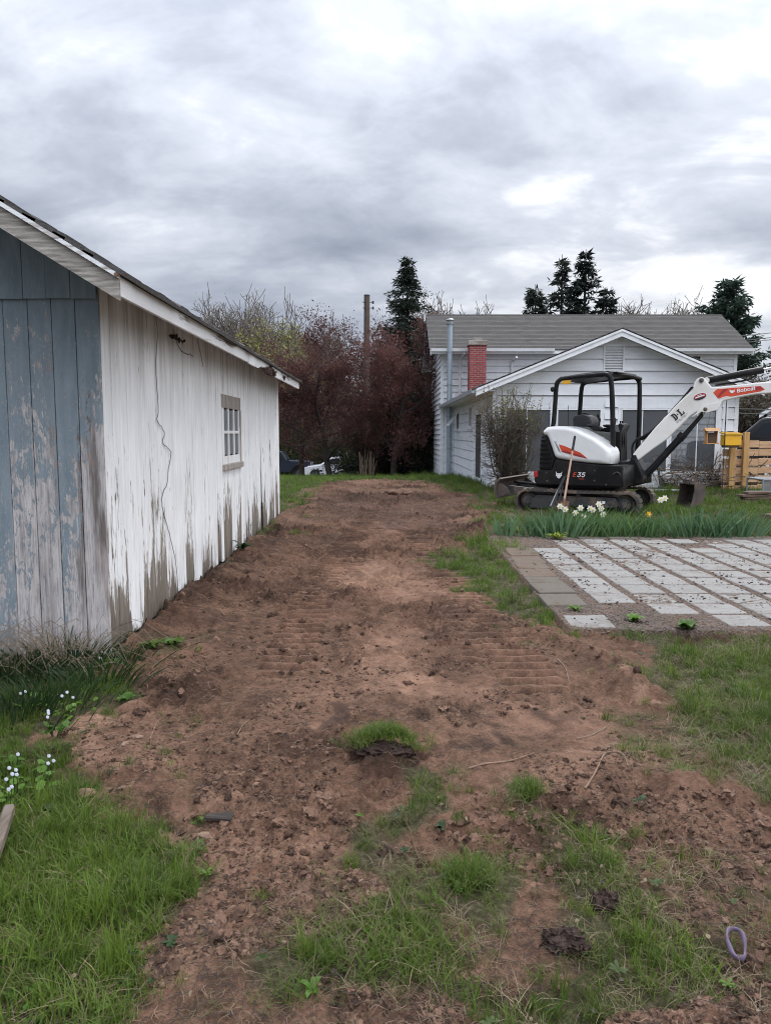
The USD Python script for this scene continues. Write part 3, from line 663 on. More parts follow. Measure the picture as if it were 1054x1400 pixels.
# ---------------------------------------------------------------- patio
pat = group_of('patio', None, kind='structure')
inverse[str(pat.GetPath())] = (np.zeros(3), np.eye(3))
rng = np.random.default_rng(11); SLABS = []
def paver(x0, x1, y0, y1, z, th, name, mat, tilt=(0, 0), yaw=0., chip=0.):
    hx, hy = (x1 - x0) / 2, (y1 - y0) / 2
    m = bx(-hx, hx, -hy, hy, -th, 0, .006)
    R = Rz(yaw) @ Rx(tilt[0]) @ Ry(tilt[1]); SLABS.append(sbox(x0, y0, x1, y1))
    return obj(name, xf(m, R, (x0 + hx, y0 + hy, z)), mat, pat)
for k in range(12):
    xa = 1.852 + .392 * k
    for j in range(12):
        yb = 5.70 + .3975 * j
        if k == 0 and (j < 2 or j > 9): continue
        if k == 1 and j < 1: continue
        sh = .010 * (yb - 8) + rng.normal(0, .004)
        paver(xa + sh, xa + sh + .318, yb, yb + .354, .050 + rng.normal(0, .003), .05, 'paving_slab', M['slab'], (rng.normal(0, .006), rng.normal(0, .006)), rng.normal(0, .008))
for j, (y0, y1, dx) in enumerate([(6.37, 6.80, -.02), (6.86, 7.30, .0), (7.36, 7.68, .01), (7.71, 8.14, .02), (8.18, 8.49, .05), (8.53, 8.96, .08), (9.0, 9.6, .10)]):
    paver(1.385 + dx, 1.73 + dx, y0, y1, .055 + rng.normal(0, .005), .05, 'edging_stone', M['edging_grey' if j < 3 else 'edging'], (rng.normal(0, .012), rng.normal(0, .015)), rng.normal(0, .015))
paver(1.41, 1.74, 5.66, 6.03, .05, .05, 'paving_slab', M['slab'], (.01, -.02), -.05)
paver(2.16, 2.40, 5.68, 6.0, .03, .05, 'paving_slab', M['slab'], (.03, .02), .1)
for k in range(9): paver(2.25 + .42 * k, 2.25 + .42 * k + .40, 10.50, 10.64, .05 + rng.normal(0, .006), .06, 'edging_stone', M['edging_grey'], (0, rng.normal(0, .02)), rng.normal(0, .02))
# ---------------------------------------------------------------- old shed
SX, SY0, SY1, ZT = -1.80, 4.95, 13.05, 2.47
SL = .61                                   # roof slope
shed = thing('shed', 'old wooden shed with peeling white side wall and faded blue gable end', 'shed', (SX, SY0, 0))
rng = np.random.default_rng(3)
WY0, WY1, WZ0, WZ1 = 8.5, 9.58, 1.12, 1.91      # window in the white wall
y = SY0 + .02; k = 0
while y < SY1:
    w = .15 + rng.normal(0, .003); y1 = min(y + w, SY1); dx = rng.normal(0, .0028); g_ = .0035
    pieces = []
    if y1 > WY0 and y < WY1:
        spans = [(.08, WZ0), (WZ1, ZT)]
        for a, b in ((y, max(y, min(y1, WY0))), (max(y, min(y1, WY1)), y1)):
            if b - a > .012: pieces.append(bx(SX - .022, SX + dx, a + g_ / 2, b - g_ / 2, WZ0, WZ1, .002))
    else: spans = [(.07 + abs(rng.normal(0, .02)), ZT)]
    for a, b in spans: pieces.append(bx(SX - .022, SX + dx, y + g_ / 2, y1 - g_ / 2, a, b, .002))
    for v, f in pieces:
        if 11.0 < y < 11.35:                    # a loose board bends out at its foot
            v = v.copy(); t = np.clip((.42 - v[:, 2]) / .42, 0, 1); v[:, 0] += .07 * t ** 2
        obj('wall_board', (v, f), M['white_shed'], shed)
    y = y1; k += 1
obj('inner_wall', join(bx(SX - .06, SX - .03, SY0 + .05, WY0, 0, ZT), bx(SX - .06, SX - .03, WY1, SY1 - .02, 0, ZT), bx(SX - .06, SX - .03, WY0, WY1, 0, WZ0), bx(SX - .06, SX - .03, WY0, WY1, WZ1, ZT)), M['dark_inside'], shed)
# concrete footing: rounded kerb below the boards
fp = curve([(SX - .02, SY0 - .01, -.02), (SX + .01, SY0 + 2, -.02), (SX + .01, SY1 + .02, -.02)], 24)
obj('concrete_footing', roughen(tube(fp, .05, 10), .012, 6), M['concrete'], shed, smooth=True)
# blue gable end: lower boards, lapped upper boards
x = SX; zl = 2.335
while x > -5.2:
    w = .152 + rng.normal(0, .004); x1 = x - w; dy = rng.normal(0, .002)
    obj('gable_board', bx(x1 + .0022, x - .0022, SY0 - .022 + dy, SY0, .05, zl + .03, .002), M['blue_shed'], shed)
    x = x1
x = SX - .005
while x > -5.2:
    w = .152 + rng.normal(0, .004); x1 = x - w; dy = rng.normal(0, .002)
    za, zb = (2.53 + SL * (SX - x)), (2.53 + SL * (SX - x1))
    if x < -3.5: za, zb = (2.53 + SL * (x - (-5.2))), (2.53 + SL * (x1 + 5.2))
    zz = zl + rng.normal(0, .003)
    if min(za, zb) > zz + .02:
        p = slab([(x1 + .001, zz), (x - .001, zz), (x - .001, za), (x1 + .001, zb)], .022, .002)
        obj('upper_gable_board', (np.column_stack([p[0][:, 0], SY0 - .05 + dy + p[0][:, 2], p[0][:, 1]]), p[1]), M['blue_shed'], shed)
    x = x1
obj('rear_wall', bx(-5.2, SX - .03, SY1 - .03, SY1, .05, ZT, .003), M['white_shed'], shed)
obj('far_wall', bx(-5.2, -5.17, SY0, SY1, .05, ZT), M['white_shed'], shed)
# roof: right slope from the eave at x = -1.48 up to the ridge
EX, RY0, RY1 = -1.47, 4.33, 13.28; EZ = 2.375; RXx = -3.5; RZ = EZ + SL * (EX - RXx)
nv = np.array([SL, 0, 1.]); nv /= np.linalg.norm(nv)
def roof_pt(x, y, up): return np.array([x, y, EZ + SL * (EX - x)]) + nv * up
def roof_slab(x0, x1, y0, y1, u0, u1):
    p = np.array([roof_pt(a, b, u) for a in (x0, x1) for b in (y0, y1) for u in (u0, u1)])
    m = trimesh.Trimesh(p).convex_hull; return np.array(m.vertices), np.array(m.faces)
def mirror(m): v, f = V(m); v = v.copy(); v[:, 0] = 2 * RXx - v[:, 0]; return v, f[:, ::-1]
deck = roof_slab(EX - .02, RXx, RY0 + .02, RY1 - .02, -.022, .0)
obj('roof_deck', join(deck, mirror(deck)), M['soffit'], shed)
# shingle courses with curled, uneven edges
def shingle_course(xa, xb, y0, y1, th, seed):
    n = 90; ys = np.linspace(y0, y1, n); r = np.random.default_rng(seed)
    e = np.repeat(r.normal(0, .006, n // 3 + 1), 3)[:n]; cu = np.repeat(np.abs(r.normal(0, .007, n // 3 + 1)), 3)[:n]
    top, bot = [], []
    v = []
    for i in range(n):
        v += [roof_pt(xa + .02 + e[i], ys[i], th + cu[i] + .004), roof_pt(xb, ys[i], .006 + th * .3), roof_pt(xa + .02 + e[i], ys[i], cu[i] * .4 - .002), roof_pt(xb, ys[i], .001)]
    f = []
    for i in range(n - 1):
        a = 4 * i; b = a + 4
        f += [(a, b, b + 1), (a, b + 1, a + 1), (a + 2, b + 3, b + 2), (a + 2, a + 3, b + 3), (a, a + 2, b + 2), (a, b + 2, b)]
    f += [(0, 1, 3), (0, 3, 2), (4 * n - 4, 4 * n - 1, 4 * n - 3), (4 * n - 4, 4 * n - 2, 4 * n - 1)]
    return np.array(v), np.array(f)
for i in range(13):
    xa = EX + .015 - i * .16; m = shingle_course(xa, max(xa - .20, RXx), RY0 - .015, RY1 + .01, .016 + .002 * (i % 2), 100 + i)
    obj('shingle_course', m, M['roofing'], shed); obj('shingle_course', mirror(m), M['roofing'], shed)
# eave fascia: board along the low edge, in two pieces, with a rotten stretch
def board_line(p0, p1, h, t, seed, rot=None, n=60):
    ys = np.linspace(0, 1, n); r = np.random.default_rng(seed); v = []
    for s in ys:
        p = np.array(p0) * (1 - s) + np.array(p1) * s; low = -h
        yy = p[1]
        if rot and rot[0] < yy < rot[1]: low = -h * float(np.clip(.45 + .5 * meshkit.noise(np.array([[yy * 9, 0, seed]]))[0], .35, 1))
        v += [p + [0, 0, 0], p + [0, 0, low], p + [-t, 0, low], p + [-t, 0, 0]]
    f = []
    for i in range(n - 1):
        a = 4 * i
        for k in range(4):
            b = a + (k + 1) % 4; c = a + k; f += [(c, b, b + 4), (c, b + 4, c + 4)]
    f += [(0, 2, 1), (0, 3, 2), (4 * n - 4, 4 * n - 3, 4 * n - 2), (4 * n - 4, 4 * n - 2, 4 * n - 1)]
    return np.array(v), np.array(f)
obj('fascia_board', board_line((EX, RY0 + .02, EZ - .012), (EX, 8.4, EZ - .012), .105, .022, 1), M['fascia'], shed)
obj('fascia_board', board_line((EX + .002, 8.41, EZ - .014), (EX - .002, RY1 - .05, EZ - .012), .115, .022, 2, (9.0, 10.4)), M['fascia'], shed, label='rotten far stretch of the eave board with dark gaps')
obj('frieze_moulding', bx(SX + .004, SX + .03, SY0, SY1, ZT - .045, ZT - .01, .006), M['soffit'], shed)
# rotten roof edge: dark torn wood above the wall
for (yc, r) in ((6.6, .026), (6.75, .02), (6.45, .016), (9.6, .05), (9.9, .065), (10.25, .05), (11.2, .035)):
    obj('rotten_wood', roughen(ico(r, 3, (SX + .05 if yc < 8 else EX + .002, yc, EZ - .085), (.5, 2.4, .8)), .05, 22, int(yc * 7)), M['clod_dark'], shed)
# rake boards along the gable: grey bare board with a white strip above
def rake(y0, y1, u0, u1, x0=EX + .005, x1=RXx):
    p = np.array([[a, b, EZ + SL * (EX - a) + u] for a in (x0, x1) for b in (y0, y1) for u in (u0, u1)]); m = trimesh.Trimesh(p).convex_hull
    return np.array(m.vertices), np.array(m.faces)
obj('rake_board', rake(RY0, RY0 + .024, -.145, -.028), M['grey_wood'], shed); obj('rake_board', mirror(rake(RY0, RY0 + .024, -.145, -.028)), M['grey_wood'], shed)
obj('rake_trim', rake(RY0 - .018, RY0 + .03, -.026, .0), M['rake_white'], shed); obj('rake_trim', mirror(rake(RY0 - .018, RY0 + .03, -.026, .0)), M['rake_white'], shed)
obj('rake_bolt', cyl((EX + .0, RY0 - .03, EZ - .012), (EX + .0, RY0 - .015, EZ - .012), .011, 10), M['rust'], shed)
# window with six panes
win = group_of('window', shed)
fx = SX + .014
obj('head_board', roughen(bx(SX - .01, fx - .008, WY0 - .01, WY1 + .01, WZ1 - .13, WZ1 + .02, .004), .004, 8), M['window_wood'], win)
obj('sill', bx(SX - .03, fx + .02, WY0 + .0, WY1 + .02, WZ0 - .035, WZ0 + .03, .006), M['window_wood'], win)
for a in (WY0, WY1 - .07): obj('jamb', bx(SX - .03, fx, a, a + .07, WZ0 + .03, WZ1 - .13, .004), M['window_wood' if a > 9 else 'white_wood'], win)
py0, py1, pz0, pz1 = WY0 + .07, WY1 - .07, WZ0 + .12, WZ1 - .13
obj('bottom_rail', bx(SX - .028, SX + .006, py0, py1, WZ0 + .03, pz0, .004), M['white_wood'], win)
cw = (py1 - py0) / 3
for i in range(4): obj('muntin', bx(SX - .026, SX + .004, py0 + cw * i - .018, py0 + cw * i + .018, pz0, pz1, .003), M['white_wood'], win)
obj('muntin', bx(SX - .027, SX + .002, py0, py1, (pz0 + pz1) / 2 - .016, (pz0 + pz1) / 2 + .016, .003), M['white_wood'], win)
for i in range(3):
    for j in range(2): obj('pane', bx(SX - .016, SX - .012, py0 + cw * i + .018, py0 + cw * (i + 1) - .018, pz0 + j * (pz1 - pz0) / 2 + .016, pz0 + (j + 1) * (pz1 - pz0) / 2 - .016), M['dusty'], win)
obj('inside_back', bx(-4.9, -4.85, SY0 + .1, SY1 - .1, .05, ZT), M['soffit'], shed)
# wires and dead vine on the white wall
def wall_line(pts, r, n=40, off=.012):
    q = curve([(SX + off + .004 * math.sin(i * 3), a, b) for i, (a, b) in enumerate(pts)], n); q[:, 1:] += np.random.default_rng(n).normal(0, .0035, (n, 2)); return tube(q, r, 5)
def wpt(u, v): d = ray(u, v); t = SX / d[0]; return (d[1] * t, H + d[2] * t)
tag = dict(parent=None)
obj('hanging_wire', wall_line([wpt(*q) for q in [(211, 430), (213, 460), (211, 500), (214, 560), (213, 575), (222, 590), (221, 606), (231, 618), (229, 640), (226, 660), (221, 675), (219, 692), (226, 715), (232, 742), (238, 765), (240, 792), (243, 830)]], .0028, 110), M['bark_dark'], None,
    label='long dark dead vine hanging down the white shed wall', cat='vine')
obj('hanging_wire', wall_line([wpt(*q) for q in [(268, 464), (272, 480), (276, 500)]], .003, 20), M['dead_stem'], None, label='short pale stem dangling under the shed eave', cat='vine')
obj('hanging_wire', wall_line([wpt(*q) for q in [(235, 450), (240, 468), (248, 480), (262, 486)]], .003, 20), M['bark_dark'], None, label='thin curled vine under the rotten eave of the shed', cat='vine')
# ---------------------------------------------------------------- the white house
HX0, HX1, HY = 2.61, 8.60, 18.9          # porch wing: left wall, right wall, front wall
MY, MX0, MX1, MD = 29.84, 2.12, 13.44, 5.6  # main house: front wall, left, right, depth
house = thing('white_house', 'white clapboard house with grey shingle roof, gabled porch wing and red chimney', 'house', (HX0, HY, 0))
def on_front(p, y0, lap=.0): v, f = V(p); return np.column_stack([v[:, 0], y0 + v[:, 2], v[:, 1]]), f
def siding_front(outline, holes, y, z0, z1, pitch, name='siding_board', mat='siding', par=None, lap=.034):
    z = z0
    while z < z1 - .01:
        q = outline.intersection(sbox(-50, z + .001, 50, min(z + pitch - .012, z1)))
        for h_ in holes: q = q.difference(h_)
        m = extr(q, .02)
        if m is not None:
            v, f = m; tt = np.clip((v[:, 1] - z) / pitch, 0, 1)
            obj(name, (np.column_stack([v[:, 0], y - .004 - lap * (1 - tt) + (v[:, 2]) * 1.0, v[:, 1]]), f), M[mat], par or house)
        z += pitch
def siding_side(y0, y1, holes, x, z0, z1, pitch, sgn=-1, lap=.022, par=None, topf=None):
    z = z0
    while z < z1 - .01:
        q = sbox(y0, z + .001, y1, min(z + pitch - .012, z1))
        if topf is not None: q = q.intersection(topf)
        for h_ in holes: q = q.difference(h_)
        m = extr(q, .02)
        if m is not None:
            v, f = m; tt = np.clip((v[:, 1] - z) / pitch, 0, 1); X_ = x + sgn * (.004 + lap * (1 - tt) - v[:, 2])
            obj('siding_board', (np.column_stack([X_, v[:, 0], v[:, 1]]), f[:, ::-1]), M['siding'], par or house)
        z += pitch
PZ, PK, PXM = 2.57, 3.98, 5.60            # wing eave height at the wall line, peak height, ridge x
SLP = (3.94 - 2.55) / (5.60 - 2.18)
def wing_z(x): return 3.90 - SLP * abs(x - PXM)
gable = Polygon([(HX0, .0), (HX1, .0), (HX1, wing_z(HX1) - .05), (PXM, wing_z(PXM) - .05), (HX0, wing_z(HX0) - .05)])
wins = [(2.96, 4.05), (4.17, 5.27), (5.74, 6.91), (6.95, 8.09)]
WZa, WZb = .55, 2.05
vent = sbox(5.29, 2.98, 5.76, 3.61)
groups = [(2.80, 5.34), (5.66, 8.20)]
holes = [sbox(a, WZa - .09, b, WZb + .33) for a, b in groups]
zs = 2.42
siding_front(gable, [vent] + holes, HY, zs - .29 * 9, 3.95, .29)
obj('porch_wall_core', on_front(extr(gable.difference(unary_union([sbox(a, WZa, b, WZb) for a, b in wins])), .10), HY + .03), M['trim'], house)
# window surrounds: plain boards above, posts and sills
for (a, b), pair in zip(groups, (wins[:2], wins[2:])):
    obj('window_header', bx(a, b, HY - .012, HY + .03, WZb + .05, WZb + .325, .004), M['siding'], house)
    obj('window_sill', bx(a - .02, b + .02, HY - .055, HY + .03, WZa - .09, WZa - .035, .006), M['trim'], house)
    edges = [a, pair[0][0], pair[0][1], pair[1][0], pair[1][1], b]
    for i in (0, 2, 4):
        obj('window_post', bx(edges[i] + .003, edges[i + 1] - .003, HY - .020, HY + .03, WZa - .034, WZb + .05, .004), M['trim'], house)
    for (p0, p1) in pair:
        w = group_of('screen_window', house)
        fr = .035
        obj('frame', join(bx(p0, p0 + fr, HY - .028, HY + .02, WZa - .03, WZb + .046, .003), bx(p1 - fr, p1, HY - .028, HY + .02, WZa - .03, WZb + .046, .003),
                          bx(p0 + fr, p1 - fr, HY - .028, HY + .02, WZb + .008, WZb + .046, .003), bx(p0 + fr, p1 - fr, HY - .028, HY + .02, WZa - .03, WZa + .008, .003)), M['trim'], w)
        mid = p0 + (p1 - p0) * (.58 if p0 > 6.9 else .45)
        if p0 > 5.5 or p0 < 3: obj('mullion', bx(mid - .012, mid + .012, HY - .015, HY + .012, WZa + .008, WZb + .008, .003), M['trim'], w)
        obj('screen', bx(p0 + fr, p1 - fr, HY - .002, HY + .002, WZa + .008, WZb + .008), M['screen'], w)
lv = group_of('gable_vent', house)
obj('frame', join(bx(5.27, 5.31, HY - .04, HY + .02, 2.96, 3.63, .004), bx(5.74, 5.78, HY - .04, HY + .02, 2.96, 3.63, .004), bx(5.31, 5.74, HY - .04, HY + .02, 3.59, 3.63, .004), bx(5.31, 5.74, HY - .04, HY + .02, 2.96, 3.0, .004)), M['trim'], lv)
for i in range(9):
    z = 3.03 + i * .063
    obj('slat', xf(bx(-.215, .215, -.034, .034, -.006, .006, .002), Rx(.85), (5.525, HY - .008, z)), M['trim'], lv)
obj('backing', bx(5.31, 5.74, HY + .012, HY + .018, 3.0, 3.59), M['gutter'], lv)
for xa, xb in ((HX0 - .004, HX0 + .10), (8.22, 8.34), (8.50, 8.60)):
    obj('corner_board', bx(xa, xb, HY - .034, HY + .02, .05, min(wing_z(xa), wing_z(xb)) - .10, .004), M['trim'], house)
# inside of the porch: floor, back wall, a door and some furniture shapes in the dark
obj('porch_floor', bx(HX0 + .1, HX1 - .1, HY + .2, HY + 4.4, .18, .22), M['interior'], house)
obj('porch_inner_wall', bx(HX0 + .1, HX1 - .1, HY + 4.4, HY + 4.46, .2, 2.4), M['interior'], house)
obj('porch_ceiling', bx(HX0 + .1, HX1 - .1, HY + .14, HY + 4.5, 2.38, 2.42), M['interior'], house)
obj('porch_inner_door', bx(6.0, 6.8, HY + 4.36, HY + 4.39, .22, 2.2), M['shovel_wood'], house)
obj('porch_chair', join(bx(4.5, 5.1, HY + 1.2, HY + 1.8, .6, .68), bx(4.5, 5.1, HY + 1.75, HY + 1.82, .68, 1.2), *[bx(a, a + .05, b, b + .05, .22, .6) for a in (4.5, 5.05) for b in (HY + 1.2, HY + 1.75)]), M['dark_inside'], house)
# left wall of the wing
door_y = (20.78, 22.45)
sw = [(23.1, 23.95, 1.66, 2.34), (27.0, 28.1, 1.60, 2.30)]
sh = [sbox(door_y[0] - .12, -1, door_y[1] + .12, 2.30)] + [sbox(a, b, c, d) for a, c, b, d in [(q[0], q[1], q[2], q[3]) for q in sw]]
sh = [sbox(door_y[0] - .12, -1, door_y[1] + .12, 2.30)] + [sbox(q[0], q[2], q[1], q[3]) for q in sw]
siding_side(HY + .02, MY, sh, HX0, zs - .29 * 9, 2.52, .29)
core = Polygon([(HY + .03, -.3), (MY, -.5), (MY, 2.52), (HY + .03, 2.52)]).difference(sbox(door_y[0], -.5, door_y[1], 2.18))
for q in sw: core = core.difference(sbox(q[0] + .06, q[2] + .06, q[1] - .06, q[3] - .06))
v, f = extr(core, .10); obj('side_wall_core', (np.column_stack([HX0 + .03 + v[:, 2], v[:, 0], v[:, 1]]), f[:, ::-1]), M['trim'], house)
obj('passage_floor', bx(HX0 + .1, HX0 + 1.2, HY + 4.5, MY, -.1, -.05), M['interior'], house)
dr = group_of('door', house)
obj('frame', join(bx(HX0 - .05, HX0 + .06, door_y[0] - .12, door_y[0], .0, 2.30, .005), bx(HX0 - .05, HX0 + .06, door_y[1], door_y[1] + .12, -.05, 2.30, .005), bx(HX0 - .05, HX0 + .06, door_y[0], door_y[1], 2.17, 2.30, .005)), M['trim'], dr)
obj('screen', bx(HX0 + .0, HX0 + .006, door_y[0] + .06, door_y[1] - .06, .25, 2.05), M['dark_inside'], dr)
obj('leaf', join(bx(HX0 - .012, HX0 + .03, door_y[0], door_y[0] + .10, .03, 2.17, .004), bx(HX0 - .012, HX0 + .03, door_y[1] - .12, door_y[1], .03, 2.17, .004), bx(HX0 - .012, HX0 + .03, door_y[0] + .1, door_y[1] - .12, 2.02, 2.17, .004), bx(HX0 - .012, HX0 + .03, door_y[0] + .1, door_y[1] - .12, .03, .25, .004)), M['trim'], dr)
obj('handle', tube(curve([(HX0 - .02, door_y[0] + .05, 1.0), (HX0 - .07, door_y[0] + .05, 1.03), (HX0 - .07, door_y[0] + .05, 1.13), (HX0 - .02, door_y[0] + .05, 1.16)], 8), .01, 6), M['iron'], dr)
for i, q in enumerate(sw):
    w = group_of('side_window', house)
    a, b, c, d = q
    obj('frame', join(bx(HX0 - .045, HX0 + .04, a, a + .08, c, d, .004), bx(HX0 - .045, HX0 + .04, b - .08, b, c, d, .004), bx(HX0 - .045, HX0 + .04, a + .08, b - .08, d - .08, d, .004), bx(HX0 - .06, HX0 + .04, a - .03, b + .03, c - .05, c + .06, .004)), M['trim'], w)
    obj('pane', bx(HX0 + .005, HX0 + .010, a + .08, b - .08, c + .06, d - .08), M['car_glass'], w)
    if i == 1:   # sash swung open, hinged at its head
        R = Ry(.62)
        sash = join(bx(-.02, .02, a + .08, a + .14, -.62, 0, .003), bx(-.02, .02, b - .14, b - .08, -.62, 0, .003), bx(-.02, .02, a + .14, b - .14, -.62, -.55, .003), bx(-.02, .02, a + .14, b - .14, -.06, 0, .003))
        obj('open_sash', xf(sash, R, (HX0 - .05, 0, d - .04)), M['trim'], w); obj('sash_pane', xf(bx(-.004, .004, a + .14, b - .14, -.55, -.06), R, (HX0 - .05, 0, d - .04)), M['glass'], w)
# wing roof: two slopes, rake boards, gutters
OX, OY = 2.16, 18.53
def wpt3(x, y, up=0.): return np.array([x, y, 3.985 - SLP * abs(x - PXM) + up])
def hull(pts): m = trimesh.Trimesh(np.array(pts)).convex_hull; return np.array(m.vertices), np.array(m.faces)
ends = (OX, 2 * PXM - OX)
for e in ends:
    s_ = 1 if e > PXM else -1
    obj('roof_deck', hull([wpt3(x, yy, u) for x in (e, PXM) for yy in (OY + .02, MY - .0) for u in (-.03, -.012)]), M['roofing'], house)
    n = 22
    for i in range(n):
        xa, xb = e + s_ * .02 - s_ * i * abs(PXM - e) / n, e - s_ * (i + 1.3) * abs(PXM - e) / n
        if (xb - PXM) * s_ < 0: xb = PXM
        obj('shingle_course', hull([wpt3(xa, yy, u) for yy in (OY - .03, MY) for u in (-.010, .012)] + [wpt3(xb, yy, u) for yy in (OY - .03, MY) for u in (-.010, -.004)]), M['shingles'], house)
    obj('rake_board', hull([wpt3(x, yy, u) for x in (e, PXM) for yy in (OY - .0, OY + .03) for u in (-.20, -.032)]), M['trim'], house)
    obj('rake_trim', hull([wpt3(x, yy, u) for x in (e, PXM) for yy in (OY - .022, OY - .001) for u in (-.085, -.03)]), M['trim'], house)
    obj('rake_soffit', hull([wpt3(x, yy, u) for x in (e, PXM) for yy in (OY + .03, HY - .03) for u in (-.10, -.085)]), M['trim'], house)
    obj('eave_soffit', bx(min(e, e - s_ * .46), max(e, e - s_ * .46), OY + .03, MY - .05, 2.50, 2.515), M['trim'], house)
    gut = [(0, 0), (.11, 0), (.11, .015), (.10, .10), (.012, .10), (.012, .012)]
    g0 = slab([(0, .10), (.015, 0), (.10, 0), (.12, .10), (.105, .10), (.09, .02), (.03, .02), (.012, .10)], MY - OY - .1)
    vv, ff = g0; obj('gutter', (np.column_stack([e + s_ * (vv[:, 0] + .002), OY + .04 + vv[:, 2], 2.45 + vv[:, 1]]), ff if s_ > 0 else ff[:, ::-1]), M['dark_gutter'], house)
# main house walls
mw = Polygon([(MX0, -.4), (MX1, -.4), (MX1, 4.62), (MX0, 4.62)])
up_win = sbox(11.05, 3.75, 12.05, 4.45)
siding_front(mw, [up_win], MY, -.35, 4.60, .245, lap=.032)
obj('main_wall_core', join(bx(MX0 + .02, MX1 - .02, MY + .03, MY + .15, -.5, 4.62), bx(MX1 - .15, MX1 - .02, MY + .15, MY + MD, -.5, 4.6), bx(MX0 + .02, MX0 + .15, MY + .15, MY + MD, -.5, 4.6), bx(MX0 + .02, MX1 - .02, MY + MD - .1, MY + MD, -.5, 4.6)), M['trim'], house)
RZ2, RYm = 6.36, MY + 2.6
top = Polygon([(MY, -1), (MY + MD, -1), (MY + MD, 4.55), (RYm + .2, 6.2), (MY, 4.55)])
siding_side(MY, MY + MD, [], MX0, -.35, 6.2, .20, topf=top, lap=.03)
v, f = extr(top, .05); obj('gable_wall_core', (np.column_stack([MX0 + .03 + v[:, 2], v[:, 0], v[:, 1]]), f[:, ::-1]), M['trim'], house); obj('gable_wall_core', (np.column_stack([MX1 - .1 + v[:, 2], v[:, 0], v[:, 1]]), f[:, ::-1]), M['trim'], house)
for xa in (MX0 - .005, MX1 - .13): obj('corner_board', bx(xa, xa + .13, MY - .035, MY + .05, -.35, 4.5, .004), M['trim'], house)
uw = group_of('upper_window', house)
obj('frame', join(bx(11.0, 11.08, MY - .05, MY + .02, 3.7, 4.5), bx(12.02, 12.1, MY - .05, MY + .02, 3.7, 4.5), bx(11.08, 12.02, MY - .05, MY + .02, 4.42, 4.5), bx(11.08, 12.02, MY - .05, MY + .02, 3.7, 3.78)), M['trim'], uw)
obj('pane', bx(11.08, 12.02, MY + .005, MY + .012, 3.78, 4.42), M['car_glass'], uw)
# main roof
MRX0, MRX1, MEY, MEZ = 1.69, 13.86, 29.42, 4.66
RR = (RZ2 - MEZ) / (RYm - MEY)
def mpt(x, y, up=0.): return np.array([x, y, MEZ + RR * (y - MEY if y <= RYm else 2 * RYm - y - MEY) + up])
BEY = 2 * RYm - MEY + .4
obj('main_roof_deck', join(hull([mpt(x, yy, u) for x in (MRX0, MRX1) for yy in (MEY, RYm) for u in (-.06, -.015)]), hull([mpt(x, yy, u) for x in (MRX0, MRX1) for yy in (BEY, RYm) for u in (-.06, -.015)])), M['dark_gutter'], house)
n = 26
for i in range(n):
    ya, yb = MEY - .03 + i * (RYm - MEY + .03) / n, MEY - .03 + (i + 1.25) * (RYm - MEY + .03) / n
    yb = min(yb, RYm)
    obj('shingle_course', hull([mpt(x, ya, u) for x in (MRX0 - .02, MRX1 + .02) for u in (-.012, .014)] + [mpt(x, yb, u) for x in (MRX0 - .02, MRX1 + .02) for u in (-.012, -.004)]), M['shingles'], house)
obj('shingle_back', hull([mpt(x, yy, u) for x in (MRX0 - .02, MRX1 + .02) for yy in (RYm, BEY) for u in (-.012, .004)]), M['shingles'], house)
obj('ridge_cap', tube([(MRX0 - .02, RYm, RZ2 - .005), (MRX1 + .02, RYm, RZ2 - .005)], .035, 8), M['roofing'], house)
obj('main_soffit', bx(MRX0 + .05, MRX1 - .05, MEY + .03, MY, 4.50, 4.515), M['trim'], house)
obj('main_fascia', bx(MRX0, MRX1, MEY + .005, MEY + .03, 4.48, 4.63), M['trim'], house)
for xx in (MRX0, MRX1):
    for yy in (MEY, BEY):
        obj('gable_rake', hull([mpt(x, q, u) for x in (xx, xx + (.03 if xx == MRX0 else -.03)) for q in (yy, RYm) for u in (-.24, -.062)]), M['trim'], house)
for yy in (MEY, BEY): obj('gable_soffit', hull([mpt(x, q, u) for x in (MRX0 + .03, MX0) for q in (yy, RYm) for u in (-.13, -.115)]), M['trim'], house)
g0 = slab([(0, .11), (.015, 0), (.10, 0), (.12, .11), (.105, .11), (.09, .02), (.03, .02), (.012, .11)], 1.0)
for xa, xb in ((MRX0 + .02, 6.35), (9.35, MRX1 + .02)):
    vv, ff = g0; obj('main_gutter', (np.column_stack([xa + vv[:, 2] * (xb - xa), MEY - vv[:, 0], 4.56 + vv[:, 1]]), ff), M['gutter'], house)
for xa, zt, zb in ((2.85, 4.5, 2.75), (4.82, 4.35, 2.8)):
    obj('downspout', tube(curve([(xa + .12, MEY - .05, zt), (xa + .04, MY - .12, zt - .12), (xa, MY - .06, zt - .25), (xa, MY - .06, zb)], 12), .045, 8), M['gutter'], house, smooth=40)
obj('downspout', tube([(MX0 + .22, MY - .06, 2.5), (MX0 + .22, MY - .06, -.1)], .05, 8), M['gutter'], house, smooth=40)
